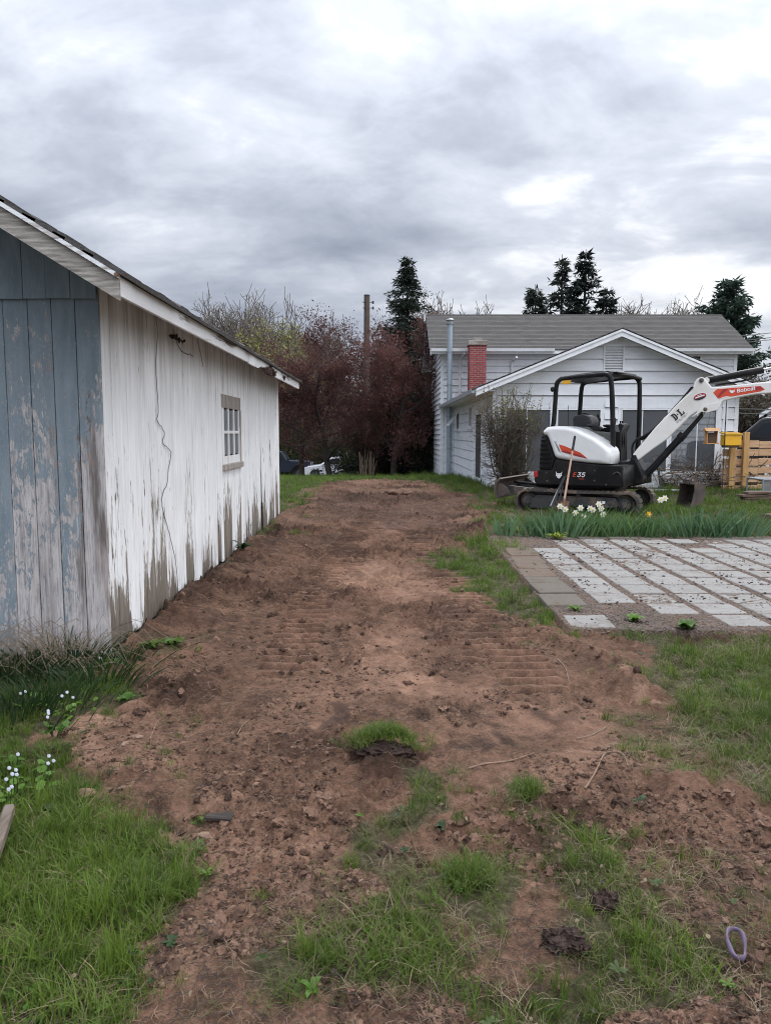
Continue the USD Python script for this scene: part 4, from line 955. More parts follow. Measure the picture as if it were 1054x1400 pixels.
# flue pipe
fl = group_of('flue_pipe', house)
fx_, fy_ = 2.41, 29.30
obj('pipe', join(cyl((fx_, fy_, -.2), (fx_, fy_, 5.55), .095, 20)), M['flue'], fl, smooth=40)
for z in (.9, 2.1, 3.3, 4.5): obj('pipe_band', cyl((fx_, fy_, z), (fx_, fy_, z + .05), .102, 20), M['galv'], fl, smooth=40)
obj('pipe_cap', join(cyl((fx_, fy_, 5.55), (fx_, fy_, 5.60), .14, 20, .01), cyl((fx_, fy_, 5.60), (fx_, fy_, 5.68), .10, 20), tube([(fx_, fy_, 5.68), (fx_, fy_, 5.70), (fx_, fy_, 5.74), (fx_, fy_, 5.77)], [.15, .16, .13, .04], 20)), M['galv'], fl, smooth=40)
obj('pipe_bracket', bx(fx_ - .02, fx_ + .02, fy_, MY - .03, 3.9, 3.94), M['galv'], fl)
# brick chimney
ch = group_of('chimney', house)
cx0, cx1, cy0, cy1 = 3.07, 3.69, 28.55, 29.15
obj('mortar', bx(cx0 + .012, cx1 - .012, cy0 + .012, cy1 - .012, 2.5, 4.72), M['mortar'], ch)
bricks = []; rng = np.random.default_rng(5)
for r in range(29):
    z = 2.55 + r * .0745
    for side in range(4):
        L = (cx1 - cx0) if side % 2 == 0 else (cy1 - cy0); s = -(.10 if r % 2 else 0.)
        while s < L - .01:
            a, b = max(s + .006, 0.), min(s + .205, L); s += .213
            if b - a < .03: continue
            o = rng.normal(0, .0025)
            if side == 0: m = bx(cx0 + a, cx0 + b, cy0 - o, cy0 + .05, z, z + .055, .004)
            elif side == 2: m = bx(cx0 + a, cx0 + b, cy1 - .05, cy1 + o, z, z + .055, .004)
            elif side == 1: m = bx(cx1 - .05, cx1 + o, cy0 + max(a, .05), cy0 + min(b, L - .05), z, z + .055, .004)
            else: m = bx(cx0 - o, cx0 + .05, cy0 + max(a, .05), cy0 + min(b, L - .05), z, z + .055, .004)
            bricks.append(m)
obj('bricks', join(bricks), M['brick'], ch, kind='stuff')
obj('chimney_cap', join(roughen(bx(cx0 - .05, cx1 + .05, cy0 - .05, cy1 + .05, 4.70, 4.87, .015), .01, 6), bx(cx0 + .14, cx1 - .14, cy0 + .14, cy1 - .14, 4.86, 4.98, .01)), M['concrete'], ch)
# ---------------------------------------------------------------- mini excavator
EXC = (3.74, 14.3, .08)
exc = thing('mini_excavator', 'white and black mini excavator with open canopy and raised boom beside the patio', 'excavator', EXC)
class Frame:
    def __init__(s, cx, cy, th): s.c, s.th, s.R = np.array([cx, cy, 0.]), th, Rz(th)
    def W(s, p): return np.asarray(p, float) @ s.R.T + s.c
    def mesh(s, m): v, f = V(m); return s.W(v), f
    def plane(s, u, v, Yl):
        d = ray(u, v); c, n = math.cos(s.th), math.sin(s.th)
        t = (Yl - s.c[0] * n + s.c[1] * c) / (-d[0] * n + d[1] * c); p = np.array([0, 0, H]) + d * t
        return ((p[0] - s.c[0]) * c + (p[1] - s.c[1]) * n, p[2])
    def panel(s, poly, y0, depth, r=.01, k=2, both=False):
        """side outline [(X, Z)] -> solid from y0 away from the viewer"""
        v, f = slab(poly, depth, r, k, both)
        return s.W(np.column_stack([v[:, 0], y0 + v[:, 2], v[:, 1]])), f
C1 = lambda X, Y: (690 + X / 5.27, 500 + Y / 5.27)
C2 = lambda X, Y: (840 + X / 4.925, 480 + Y / 4.925)
UP, UN = Frame(3.74, 14.3, math.radians(-38)), Frame(3.74, 14.3, math.radians(-28))
NEAR = -.74
def up1(pts, Yl): return [UP.plane(*C1(*q), Yl) for q in pts]
# --- undercarriage: two rubber tracks
def stadium(xa, xb, z0, z1, n=14):
    r = (z1 - z0) / 2; zc = (z0 + z1) / 2; o = []
    for i in range(n + 1):
        a = -math.pi / 2 + math.pi * i / n; o.append((xb - r + r * math.cos(a), zc + r * math.sin(a)))
    for i in range(n + 1):
        a = math.pi / 2 + math.pi * i / n; o.append((xa + r + r * math.cos(a), zc + r * math.sin(a)))
    return o
def dense(poly, step):
    p = np.array(poly + [poly[0]]); L = np.r_[0, np.cumsum(np.hypot(*np.diff(p, axis=0).T))]; n = int(L[-1] / step); s = np.linspace(0, L[-1], n, endpoint=False)
    return np.column_stack([np.interp(s, L, p[:, 0]), np.interp(s, L, p[:, 1])]), s
rng = np.random.default_rng(8)
for side in (-1, 1):
    tr = group_of('track', exc)
    yc = side * .71; hw = .155
    out, s = dense(stadium(-1.08, 1.10, .05, .485), .024)
    out[:, 1] -= .018 * np.exp(-((out[:, 0] - .05) / .5) ** 2) * (out[:, 1] > .3)          # the top run sags
    nrm = np.roll(out, -1, 0) - np.roll(out, 1, 0); nrm = np.stack([nrm[:, 1], -nrm[:, 0]], 1); nrm /= np.linalg.norm(nrm, axis=1, keepdims=True)
    lug = ((s / .096) % 1 < .52) * .022
    A, B = out + nrm * lug[:, None], out - nrm * .032
    n = len(out); v = []
    for yy in (yc - hw, yc + hw): v += [np.column_stack([A[:, 0], np.full(n, yy), A[:, 1]]), np.column_stack([B[:, 0], np.full(n, yy), B[:, 1]])]
    v = np.vstack(v); f = []
    for i in range(n):
        j = (i + 1) % n; a0, b0, a1, b1 = i, n + i, 2 * n + i, 3 * n + i; a0j, b0j, a1j, b1j = j, n + j, 2 * n + j, 3 * n + j
        f += [(a0, a1, a1j), (a0, a1j, a0j), (b0, b1j, b1), (b0, b0j, b1j), (a0, a0j, b0j), (a0, b0j, b0), (a1, b1, b1j), (a1, b1j, a1j)]
    obj('rubber_belt', UN.mesh((v, np.array(f))), M['m_rubber'], tr)
    yo = yc + side * (hw - .03); sg = -side
    obj('side_frame', UN.panel([(-.72, .20), (.70, .20), (.78, .26), (.70, .385), (-.70, .385), (-.80, .30)], yc - .11, .22, .015), M['m_frame'], tr, smooth=30)
    obj('side_guard', UN.panel([(-.82, .15), (-.20, .15), (-.20, .30), (-.78, .33)], yc + side * .125 - .012, .024, .005), M['m_frame'], tr)
    for (cx, r, nm) in ((-.85, .165, 'idler_wheel'), (.86, .175, 'drive_sprocket')):
        parts = [cyl((cx, yc - .06, .267), (cx, yc + .06, .267), r, 24, .01), cyl((cx, yc - .12, .267), (cx, yc + .12, .267), r * .62, 20, .01), cyl((cx, yc - .138, .267), (cx, yc + .138, .267), r * .34, 14, .006)]
        if nm == 'drive_sprocket':
            for a in np.arange(9) * 2 * math.pi / 9:
                parts.append(cyl((cx + .085 * math.cos(a), yc - .128, .267 + .085 * math.sin(a)), (cx + .085 * math.cos(a), yc + .128, .267 + .085 * math.sin(a)), .010, 6))
        obj(nm, UN.mesh(join(parts)), M['m_frame'], tr, smooth=35)
    for cx in (-.45, -.08, .30): obj('track_roller', UN.mesh(cyl((cx, yc - .13, .135), (cx, yc + .13, .135), .062, 14, .008)), M['m_frame'], tr, smooth=35)
    obj('carrier_roller', UN.mesh(cyl((.05, yc - .12, .405), (.05, yc + .12, .405), .04, 12, .006)), M['m_frame'], tr, smooth=35)
    obj('small_sticker', UN.mesh(bx(.48, .53, yc + side * .121 - .003, yc + side * .121 + .003, .27, .32)), M['decal_white'], tr)
obj('car_body', UN.mesh(join(bx(-.62, .62, -.56, .56, .30, .50, .03), bx(-.4, .4, -.62, .62, .26, .40, .02))), M['m_frame'], exc)
obj('slew_ring', UN.mesh(cyl((0, 0, .49), (0, 0, .60), .40, 32, .01)), M['m_frame'], exc, smooth=35)
bl = group_of('dozer_blade', exc)
prof = [(-1.36, .66), (-1.40, .675), (-1.475, .60), (-1.50, .48), (-1.475, .36), (-1.43, .29), (-1.40, .30), (-1.44, .38), (-1.455, .48), (-1.435, .58)]
v, f = slab(prof, 1.76, .0); obj('plate', UN.mesh((np.column_stack([v[:, 0], -.88 + v[:, 2], v[:, 1]]), f)), M['steel_worn'], bl)
for yy in (-.84, .82): obj('side_plate', UN.mesh((lambda m: (np.column_stack([m[0][:, 0], yy + m[0][:, 2], m[0][:, 1]]), m[1]))(slab([(-1.46, .62), (-1.25, .50), (-1.20, .40), (-1.43, .31), (-1.46, .45)], .02))), M['steel_worn'], bl)
for yy in (-.40, .40): obj('blade_arm', UN.mesh(hull([(-1.43, yy + a, b) for a in (-.06, .06) for b in (.38, .52)] + [(-.55, yy + a, b) for a in (-.06, .06) for b in (.30, .44)])), M['m_frame'], bl)
obj('blade_cylinder', UN.mesh(join(cyl((-1.40, 0, .56), (-.9, 0, .52), .025, 10), cyl((-.95, 0, .525), (-.45, 0, .48), .045, 12))), M['m_black'], bl, smooth=35)
# --- upper body
rear = []
body = up1([(212, 760), (240, 748), (335, 748), (366, 672), (480, 690), (640, 708), (760, 716), (850, 720), (850, 872), (735, 876), (480, 868), (240, 858), (212, 838)], NEAR)
obj('lower_body', UP.panel(body, NEAR, 1.46, .03, 4, True), M['m_black'], exc, smooth=35)
cw = [(-.86, .60), (-.9, .66), (-.9, .86), (-.84, .98), (-.5, 1.02), (-.5, .58)]
ring = []
def plan_wrap(z0, z1, r, n=18, x1=-.35):
    """rounded rear of the machine, seen from above, extruded upward"""
    p = [(x1, -.70)] + [(-.10 - r * math.cos(a), .70 * math.sin(a)) for a in np.linspace(-math.pi / 2, math.pi / 2, n)] + [(x1, .70)]
    v, f = slab(p[::-1], z1 - z0, .025, 3, True); return np.column_stack([v[:, 0], v[:, 1], z1 - v[:, 2]]), f[:, ::-1]
obj('counterweight', UP.mesh(plan_wrap(.57, 1.0, .78)), M['m_black'], exc, smooth=35)
obj('rear_hood', UP.mesh(plan_wrap(1.0, 1.52, .74)), M['m_black'], exc, smooth=35)
white = up1([(268, 492), (272, 466), (302, 440), (360, 434), (440, 436), (520, 456), (585, 488), (645, 518), (705, 562), (742, 596), (753, 625), (755, 708), (690, 708), (600, 701), (480, 688), (372, 668), (352, 650), (308, 522), (296, 502)], NEAR - .02)
obj('side_cover', UP.panel(white, NEAR - .02, .46, .075, 6), M['m_white'], exc, smooth=45)
obj('hood_top', UP.panel(up1([(272, 470), (302, 442), (440, 438), (460, 470), (300, 520)], -.30), -.30, 1.0, .05, 4, True), M['m_white'], exc, smooth=45)
# crease lines pressed into the cover
for pts in ([(352, 528), (385, 575), (420, 640)],):
    obj('cover_step', UP.mesh(tube([(a, NEAR - .022, b) for a, b in up1(pts, NEAR - .02)], .006, 6)), M['m_white'], exc, smooth=35)
red = up1([(390, 566), (430, 577), (545, 626), (596, 668), (520, 650), (405, 618)], NEAR - .022)
obj('red_flash', UP.panel(red, NEAR - .0245, .02, .0), M['m_red'], exc)
obj('red_flash_edge', UP.panel(up1([(355, 536), (372, 545), (402, 625), (386, 612)], NEAR - .022), NEAR - .0235, .02, .0), M['decal_grey'], exc)
obj('dark_flash', UP.panel(up1([(405, 618), (430, 610), (560, 648), (596, 668), (520, 652)], NEAR - .022), NEAR - .0258, .01, .0), M['m_dred'], exc)
# louvred grille at the rear corner
lg = group_of('grille', exc)
gout = up1([(262, 503), (298, 503), (356, 668), (332, 746), (246, 746), (252, 600)], NEAR - .0)
obj('grille_frame', UP.panel(gout, NEAR + .01, .30, .01, 2), M['m_plastic'], lg, smooth=35)
for i in range(7):
    yy = 528 + i * 32
    t = (yy - 503) / 243; xl, xr = 263 - 14 * t, np.interp(yy, [503, 668, 746], [298, 352, 334])
    (a, z), (b, _) = up1([(xl, yy), (xr - 10, yy)], NEAR)
    obj('louvre', UP.mesh(hull([(xx, NEAR + d, z + e) for xx in (a, b) for d, e in ((-.022, -.022), (-.026, -.010), (.02, .022), (.02, .010))])), M['m_plastic'], lg)
obj('tail_light', UP.panel(up1([(208, 760), (238, 757), (238, 800), (210, 806)], NEAR - .01), NEAR - .012, .05, .006), M['m_lens'], exc)
for q in ((300, 770), (305, 830), (648, 755), (645, 828), (730, 858)):
    (a, b), = up1([q], NEAR); obj('tie_down_hole', UP.mesh(cyl((a, NEAR - .006, b), (a, NEAR + .01, b), .018, 12, .004)), M['m_frame'], exc, smooth=35)
# lettering and marks on the lower body
def lettering(text, fr, u, v, Yl, height, mat, par, slant=0., ang=0., sx=1., bold=True, depth=.003, name='lettering'):
    a, b = fr.plane(u, v, Yl); m = meshkit.text_mesh(text, height, depth, bold); p = np.array(m.vertices); p[:, 0] = p[:, 0] * sx + p[:, 1] * slant
    c, s = math.cos(ang), math.sin(ang); q = np.column_stack([a + p[:, 0] * c - p[:, 1] * s, Yl - p[:, 2], b + p[:, 0] * s + p[:, 1] * c])
    return obj(name, (fr.W(q), np.array(m.faces)[:, ::-1] if np.linalg.det(np.array([[1, 0, 0], [0, 0, -1], [0, 1, 0]])) < 0 else np.array(m.faces)), mat, par)
lettering('E', UP, *C1(486, 800), NEAR - .002, .080, M['m_red'], exc, .25, 0, 1.0)
lettering('35', UP, *C1(517, 800), NEAR - .002, .080, M['decal_white'], exc, .25, 0, 1.1)
obj('red_underline', UP.panel(up1([(530, 812), (572, 814), (572, 820), (530, 818)], NEAR - .002), NEAR - .003, .005), M['m_red'], exc)
def emblem(fr, u, v, Yl, w, par, mat, sh=1.0):
    """animal-head emblem: pointed ears, broad cheeks, small chin; eye and nose cut out"""
    a, b = fr.plane(u, v, Yl)
    h_ = Polygon([(-.5, .5), (-.28, .22), (.28, .22), (.5, .5), (.42, .05), (.5, -.10), (.30, -.22), (.22, -.42), (.0, -.52), (-.22, -.42), (-.30, -.22), (-.5, -.10), (-.42, .05)])
    for s_ in (-1, 1): h_ = h_.difference(Polygon([(s_ * .10, -.02), (s_ * .30, .08), (s_ * .26, -.03)]))
    h_ = h_.difference(Polygon([(-.09, -.28), (.09, -.28), (0, -.38)]))
    p, f = extr(h_, .003); return obj('emblem', (fr.W(np.column_stack([a + p[:, 0] * w, Yl - p[:, 2], b + p[:, 1] * w * sh])), f), mat, par)
emblem(UP, *C1(390, 786), NEAR - .001, .125, exc, M['decal_white'])
# swing post and bracket at the front
obj('front_frame', UP.panel(up1([(775, 730), (860, 715), (930, 652), (955, 700), (1000, 800), (985, 850), (900, 872), (775, 872)], -.18), -.18, .36, .03, 3, True), M['m_black'], exc, smooth=35)
obj('front_frame_rim', UP.mesh(tube(curve([(a, -.70, b) for a, b in up1([(785, 858), (785, 745), (860, 738)], -.70)], 10), .018, 6)), M['m_frame'], exc, smooth=35)
obj('front_deck', UP.panel([(.35, .62), (.95, .62), (.95, .80), (.88, .93), (.35, .95)], -.70, 1.36, .03, 3, True), M['m_black'], exc, smooth=35)
obj('frame_opening', UP.mesh(bx(.74, .93, -.712, -.69, .68, .86, .01)), M['dark_inside'], exc)
obj('fuel_hose', UP.mesh(tube(curve([(.80, -.73, .80), (.88, -.75, .83), (.93, -.73, .78), (.90, -.72, .72)], 14), .014, 7)), M['m_frame'], exc, smooth=35)
# operator station
obj('operator_floor', UP.mesh(bx(-.1, .82, -.36, .70, .95, 1.0, .01)), M['m_plastic'], exc)
inner = up1([(430, 434), (560, 448), (650, 500), (730, 520), (760, 560), (760, 610), (700, 560), (640, 516), (520, 458)], -.34)
obj('inner_panel', UP.panel(up1([(425, 436), (600, 440), (640, 470), (745, 480), (760, 500), (760, 640), (700, 640), (425, 560)], -.32), -.32, .10, .02, 3), M['m_olive'], exc, smooth=35)
st = group_of('seat', exc)
obj('backrest', UP.panel(up1([(485, 380), (500, 358), (560, 352), (605, 372), (622, 400), (618, 440), (560, 470), (490, 440)], -.08), -.08, .46, .035, 4, True), M['m_seat'], st, smooth=45)
obj('cushion', UP.mesh(bx(-.30, .22, -.08, .40, 1.34, 1.47, .04)), M['m_seat'], st)
obj('seat_base', UP.mesh(bx(-.28, .16, -.06, .38, 1.0, 1.34, .02)), M['m_plastic'], st)
obj('seat_bar', UP.mesh(tube(curve([(a, .44, b) for a, b in up1([(560, 342), (600, 350), (622, 380), (620, 420)], .44)], 10), .015, 6)), M['m_black'], st)
for yy, zz in ((-.22, 1.62), (.52, 1.62)):
    cs = group_of('control_console', exc)
    obj('arm_box', UP.panel([(-.15, zz - .20), (.30, zz - .12), (.36, zz - .02), (.28, zz + .02), (-.10, zz - .08)], yy - .07, .14, .02, 3, True), M['m_plastic'], cs, smooth=40)
    obj('wrist_rest', UP.mesh(ico(.06, 2, (.18, yy, zz + .02), (1.8, 1, .5))), M['m_seat'], cs, smooth=True)
    obj('joystick', UP.mesh(join(tube(curve([(.30, yy, zz), (.32, yy, zz + .10), (.29, yy, zz + .17)], 8), [.014] * 4 + [.02, .024, .024, .018], 8), ico(.026, 2, (.285, yy, zz + .19), (1, 1, 1.3)))), M['m_black'], cs, smooth=40)
obj('front_console', UP.panel([(.48, 1.0), (.62, 1.0), (.60, 1.5), (.66, 1.64), (.58, 1.68), (.46, 1.58)], .05, .34, .02, 3, True), M['m_plastic'], exc, smooth=35)
for yy in (.14, .24): obj('travel_lever', UP.mesh(tube([(.58, yy, 1.02), (.62, yy, 1.35), (.56, yy, 1.72)], [.012, .011, .016], 7)), M['m_black'], exc)
obj('display', UP.mesh(xf(bx(-.012, .012, -.09, .09, -.07, .07, .006), Ry(-.3), (.63, -.22, 1.58))), M['m_black'], exc)
obj('rear_shelf', UP.mesh(bx(-.60, -.30, -.45, .66, 1.50, 1.58, .03)), M['m_black'], exc)
obj('aerial', UP.mesh(tube([(-.44, .1, 1.55), (-.44, .1, 2.02)], .006, 5)), M['m_black'], exc)
# canopy
def post(pts, Yl, r=.042): return UP.mesh(tube(curve([(a, Yl, b) for a, b in pts], 26), r, 10))
XR, XF = -.47, .60
obj('canopy_post', post([(-.56, 1.50), (-.50, 1.66), (-.475, 2.0), (-.455, 2.36), (-.40, 2.46), (-.28, 2.49), (.1, 2.515), (.44, 2.53)], -.40), M['m_black'], exc, smooth=40)
obj('canopy_post', post([(-.52, 1.50), (-.49, 1.7), (-.47, 2.0), (-.45, 2.36), (-.40, 2.46), (-.28, 2.49), (.1, 2.515), (.44, 2.53)], .70), M['m_black'], exc, smooth=40)
obj('canopy_post', post([(.64, .93), (.645, 1.3), (.63, 1.7), (.61, 2.1), (.58, 2.40), (.54, 2.50), (.47, 2.53), (.40, 2.525)], -.40, .044), M['m_black'], exc, smooth=40)
obj('canopy_post', post([(.66, .95), (.70, 1.4), (.70, 1.9), (.69, 2.35), (.67, 2.46), (.60, 2.53), (.45, 2.53)], .70, .042), M['m_black'], exc, smooth=40)
obj('canopy_roof', UP.panel([(-.46, 2.475), (-.40, 2.53), (.1, 2.575), (.50, 2.595), (.56, 2.575), (.52, 2.53), (.1, 2.50), (-.40, 2.45)], -.38, 1.06, .018, 3, True), M['m_black'], exc, smooth=40)
obj('canopy_crossbar', UP.mesh(tube([(.70, .70, 2.50), (.66, .3, 2.535), (.62, -.05, 2.54), (.54, -.40, 2.52)], .038, 8)), M['m_black'], exc, smooth=40)
obj('canopy_roof_rib', UP.mesh(bx(.48, .66, -.32, .62, 2.545, 2.58, .012)), M['m_black'], exc)
obj('work_light', UP.mesh(join(ico(.045, 2, (-.50, -.47, 2.30), (.8, .8, 1.1)))), M['m_plastic'], exc, smooth=True)
obj('warning_sticker', UP.panel(up1([(413, 108), (478, 103), (470, 130), (410, 133)], -.445), -.446, .004), M['yellow'], exc)
# --- boom (swung a little to its left of the cab)
PV = UP.W((.96, 0, 0)); BM = Frame(PV[0], PV[1], math.radians(-17))
BN = -.11
def bm(pts, Yl=BN): return [BM.plane(*C2(*q), Yl) for q in pts]
boom = bm([(122, 706), (128, 690), (210, 592), (280, 508), (360, 425), (440, 338), (500, 285), (528, 262), (548, 196), (566, 180), (588, 175), (610, 186), (628, 208), (656, 240), (700, 238), (800, 228), (900, 217), (1000, 207), (1060, 203), (1200, 196), (1260, 215), (1262, 262), (1200, 270),
           (1060, 283), (960, 290), (880, 303), (800, 320), (745, 332), (722, 346), (710, 372), (692, 398), (660, 405), (620, 416), (590, 408), (552, 410), (510, 438), (450, 500), (360, 590), (260, 660), (200, 706), (165, 734), (140, 738), (124, 724)])
BMg = group_of('boom', exc)
obj('boom_arm', BM.panel(boom, BN, .22, .022, 3, True), M['m_boom'], BMg, smooth=38)
def pin(q, r, Yl=BN, t=.02, mat='m_chrome'): (a, b), = bm([q], Yl); return BM.mesh(join(cyl((a, -Yl + t, b), (a, Yl - t, b), r, 18, .006), cyl((a, -Yl + t + .008, b), (a, Yl - t - .008, b), r * .55, 12, .004)))
for q, r in (((585, 196), .038), ((611, 391), .034), ((130, 718), .042)): obj('pivot_pin', pin(q, r), M['steel_worn'], BMg, smooth=35)
obj('boss', pin((585, 196), .055, BN, .006), M['m_boom'], BMg, smooth=35)
obj('lug_plate', BM.panel(bm([(520, 445), (560, 405), (610, 362), (690, 345), (722, 342), (700, 392), (662, 403), (620, 415), (585, 408), (556, 412)], BN - .012), BN - .012, .02, .006, 2), M['m_boom'], BMg, smooth=35)
obj('red_panel', BM.panel(bm([(661, 278), (690, 252), (985, 231), (1018, 257), (985, 273), (800, 306), (695, 322)]), BN - .002, .008), M['m_red'], BMg)
obj('dark_red_stripe', BM.panel(bm([(730, 252), (775, 249), (700, 318), (690, 300)]), BN - .0035, .005), M['m_dred'], BMg)
obj('dark_red_stripe', BM.panel(bm([(900, 240), (985, 233), (1010, 256), (960, 268)]), BN - .0035, .005), M['m_dred'], BMg)
obj('white_chip', BM.panel(bm([(700, 322), (735, 306), (790, 300), (770, 308)]), BN - .0042, .005), M['decal_white'], BMg)
lettering('Bobcat', BM, *C2(822, 279), BN - .004, .058, M['decal_white'], BMg, .08, math.radians(9), 1.10)
emblem(BM, *C2(792, 270), BN - .004, .085, BMg, M['decal_white'], .75)
ang = math.radians(42)
(a0, b0), = bm([(410, 470)])
def serif_letter(kind):
    if kind == 'D':
        o = Polygon([(0, 0), (.34, 0), (.50, .06), (.60, .20), (.63, .5), (.60, .80), (.50, .94), (.34, 1), (0, 1), (0, .86), (.10, .86), (.10, .14), (0, .14)])
        return o.difference(Polygon([(.30, .15), (.38, .19), (.42, .5), (.38, .81), (.30, .85)]))
    return unary_union([sbox(.10, 0, .30, 1), sbox(0, .86, .42, 1), sbox(0, 0, .30, .14), sbox(.2, 0, .66, .14), Polygon([(.52, .10), (.66, .10), (.66, .40), (.54, .30)])])
for k, (nm, off) in enumerate((('D', 0), ('L', .98))):
    p, f = extr(serif_letter(nm), .004); p = p * [.125, .125, 1]; p[:, 0] += off * .125; c, s = math.cos(ang), math.sin(ang)
    obj('lettering', (BM.W(np.column_stack([a0 + p[:, 0] * c - p[:, 1] * s, BN - .0005 - p[:, 2], b0 + p[:, 0] * s + p[:, 1] * c])), f), M['decal_black'], BMg)
p = np.array([.80 * .125, .5 * .125]); q = (a0 + p[0] * math.cos(ang) - p[1] * math.sin(ang), b0 + p[0] * math.sin(ang) + p[1] * math.cos(ang))
obj('lettering', BM.mesh(ico(.012, 2, (q[0], BN - .001, q[1]), (1, .2, 1))), M['decal_black'], BMg)
for k, (l0, l1, dz) in enumerate(((-.02, .235, -.030), (.0, .20, -.050))):      # small lines of print below the letters: too small to read
    n = 12; w = (l1 - l0) / n
    ms = []
    for i in range(n):
        if (i * 7 + k) % 5 == 0: continue
        x0 = l0 + i * w; ms.append(np.array([(x0, dz), (x0 + w * .75, dz), (x0 + w * .75, dz + .010), (x0, dz + .010)]))
    mm = join([extr(Polygon(m), .003) for m in ms]); pp, ff = mm
    obj('small_print', (BM.W(np.column_stack([a0 + pp[:, 0] * c - pp[:, 1] * s, BN - pp[:, 2], b0 + pp[:, 0] * s + pp[:, 1] * c])), ff), M['decal_grey'], BMg)
# oval sticker
(oa, ob), = bm([(575, 306)])
def oval(rx, rz, ang, yy, mat, cut=None):
    t = np.linspace(0, 2 * math.pi, 32, endpoint=False); e = np.column_stack([rx * np.cos(t), rz * np.sin(t)]); P_ = Polygon(e)
    if cut: P_ = P_.intersection(cut)
    p, f = extr(P_, .003); c, s = math.cos(ang), math.sin(ang)
    obj('oval_sticker', (BM.W(np.column_stack([oa + p[:, 0] * c - p[:, 1] * s, yy - p[:, 2], ob + p[:, 0] * s + p[:, 1] * c])), f), mat, BMg)
oval(.112, .060, .33, BN - .0005, M['decal_white']); oval(.106, .054, .33, BN - .002, M['m_dred']); oval(.106, .054, .33, BN - .0035, M['decal_black'], sbox(-1, -1, 1, -.018)); oval(.08, .03, .33, BN - .0045, M['decal_white'], sbox(-1, -.006, 1, .012)); oval(.05, .045, .33, BN - .0055, M['decal_white'], sbox(-1, .024, 1, .032))
# boom cylinder under the boom
A_, B_ = bm([(200, 850), (612, 398)], 0.); Mi = (A_[0] + (B_[0] - A_[0]) * .62, A_[1] + (B_[1] - A_[1]) * .62)
bc = group_of('boom_cylinder', exc)
obj('barrel', BM.mesh(tube([(A_[0], 0, A_[1]), (Mi[0], 0, Mi[1])], .062, 16)), M['m_black'], bc, smooth=35)
obj('gland', BM.mesh(tube([(Mi[0] - .03, 0, Mi[1] - .035), (Mi[0] + .03, 0, Mi[1] + .035)], .074, 16)), M['m_black'], bc, smooth=35)
obj('rod', BM.mesh(tube([(Mi[0], 0, Mi[1]), (B_[0], 0, B_[1])], .034, 12)), M['m_chrome'], bc, smooth=35)
obj('rod_guard', BM.panel([(Mi[0] - .05, Mi[1] - .15), (Mi[0] + .02, Mi[1] - .09), (B_[0] - .03, B_[1] - .10), (B_[0] - .05, B_[1] - .03), (Mi[0] - .06, Mi[1] - .03)], -.055, .11, .008, 2), M['m_black'], bc, smooth=35)
obj('feed_pipe', BM.mesh(tube(curve([(A_[0] + .10, -.085, A_[1] + .06), (Mi[0] - .25, -.09, Mi[1] - .30), (Mi[0] - .03, -.08, Mi[1] - .05)], 10), .014, 7)), M['m_black'], bc, smooth=35)
# swing casting that carries the boom
sw_ = bm([(92, 792), (118, 700), (145, 700), (165, 745), (195, 800), (215, 850), (208, 880), (180, 888), (150, 870), (110, 905), (80, 905), (70, 850)], -.14)
obj('swing_casting', BM.panel(sw_, -.14, .28, .025, 3, True), M['m_black'], exc, smooth=35)
pr_ = [BM.plane(*C2(185, 866), -.15)][0]; obj('casting_pin', BM.mesh(cyl((pr_[0], -.165, pr_[1]), (pr_[0], .165, pr_[1]), .036, 16, .006)), M['steel_worn'], exc, smooth=35)
# hoses: an arch over the boom foot, and lines along its back
for k, dy in enumerate((-.05, 0., .05)):
    h_ = bm([(120, 690 + k * 6), (122, 640), (150, 596), (200, 570 + k * 8), (260, 528), (330, 458)], dy)
    obj('hydraulic_hose', BM.mesh(tube(curve([(a, dy, b) for a, b in h_], 26), .020, 8)), M['m_black'], exc, smooth=35)
h_ = bm([(350, 436), (425, 352), (440, 335), (470, 300), (515, 245), (525, 240)], 0.)
obj('steel_line', BM.mesh(tube([(a, -.04, b) for a, b in h_], .013, 6)), M['m_black'], exc, smooth=35)
(a, b), = bm([(505, 262)], -.04); obj('hose_clamp', BM.mesh(hull([(a + x, -.07 + y, b + z) for x, z in ((-.06, -.06), (-.04, -.08), (.05, .06), (.07, .05)) for y in (0, .06)])), M['m_black'], exc)
(a, b), = bm([(335, 548)]); 
# arm cylinder on top of the boom
A_, B_ = bm([(628, 198), (1002, 125)], 0.); E_ = bm([(1250, 78)], 0.)[0]
ac = group_of('arm_cylinder', exc)
obj('barrel', BM.mesh(tube([(A_[0] - .02, 0, A_[1] + .0), (B_[0], 0, B_[1])], .062, 18)), M['m_black'], ac, smooth=35)
obj('rod', BM.mesh(tube([(B_[0], 0, B_[1]), (E_[0], 0, E_[1])], .024, 12)), M['m_chrome'], ac, smooth=35)
obj('feed_pipe', BM.mesh(tube(curve([(A_[0] + .12, -.02, A_[1] - .085), (A_[0] + .6, -.02, A_[1] - .005), (B_[0] - .1, -.02, B_[1] - .085)], 10), .016, 7)), M['m_black'], ac, smooth=35)
obj('rod_eye', BM.mesh(cyl((A_[0] - .03, -.08, A_[1]), (A_[0] - .03, .08, A_[1]), .05, 14)), M['m_boom'], ac, smooth=35)
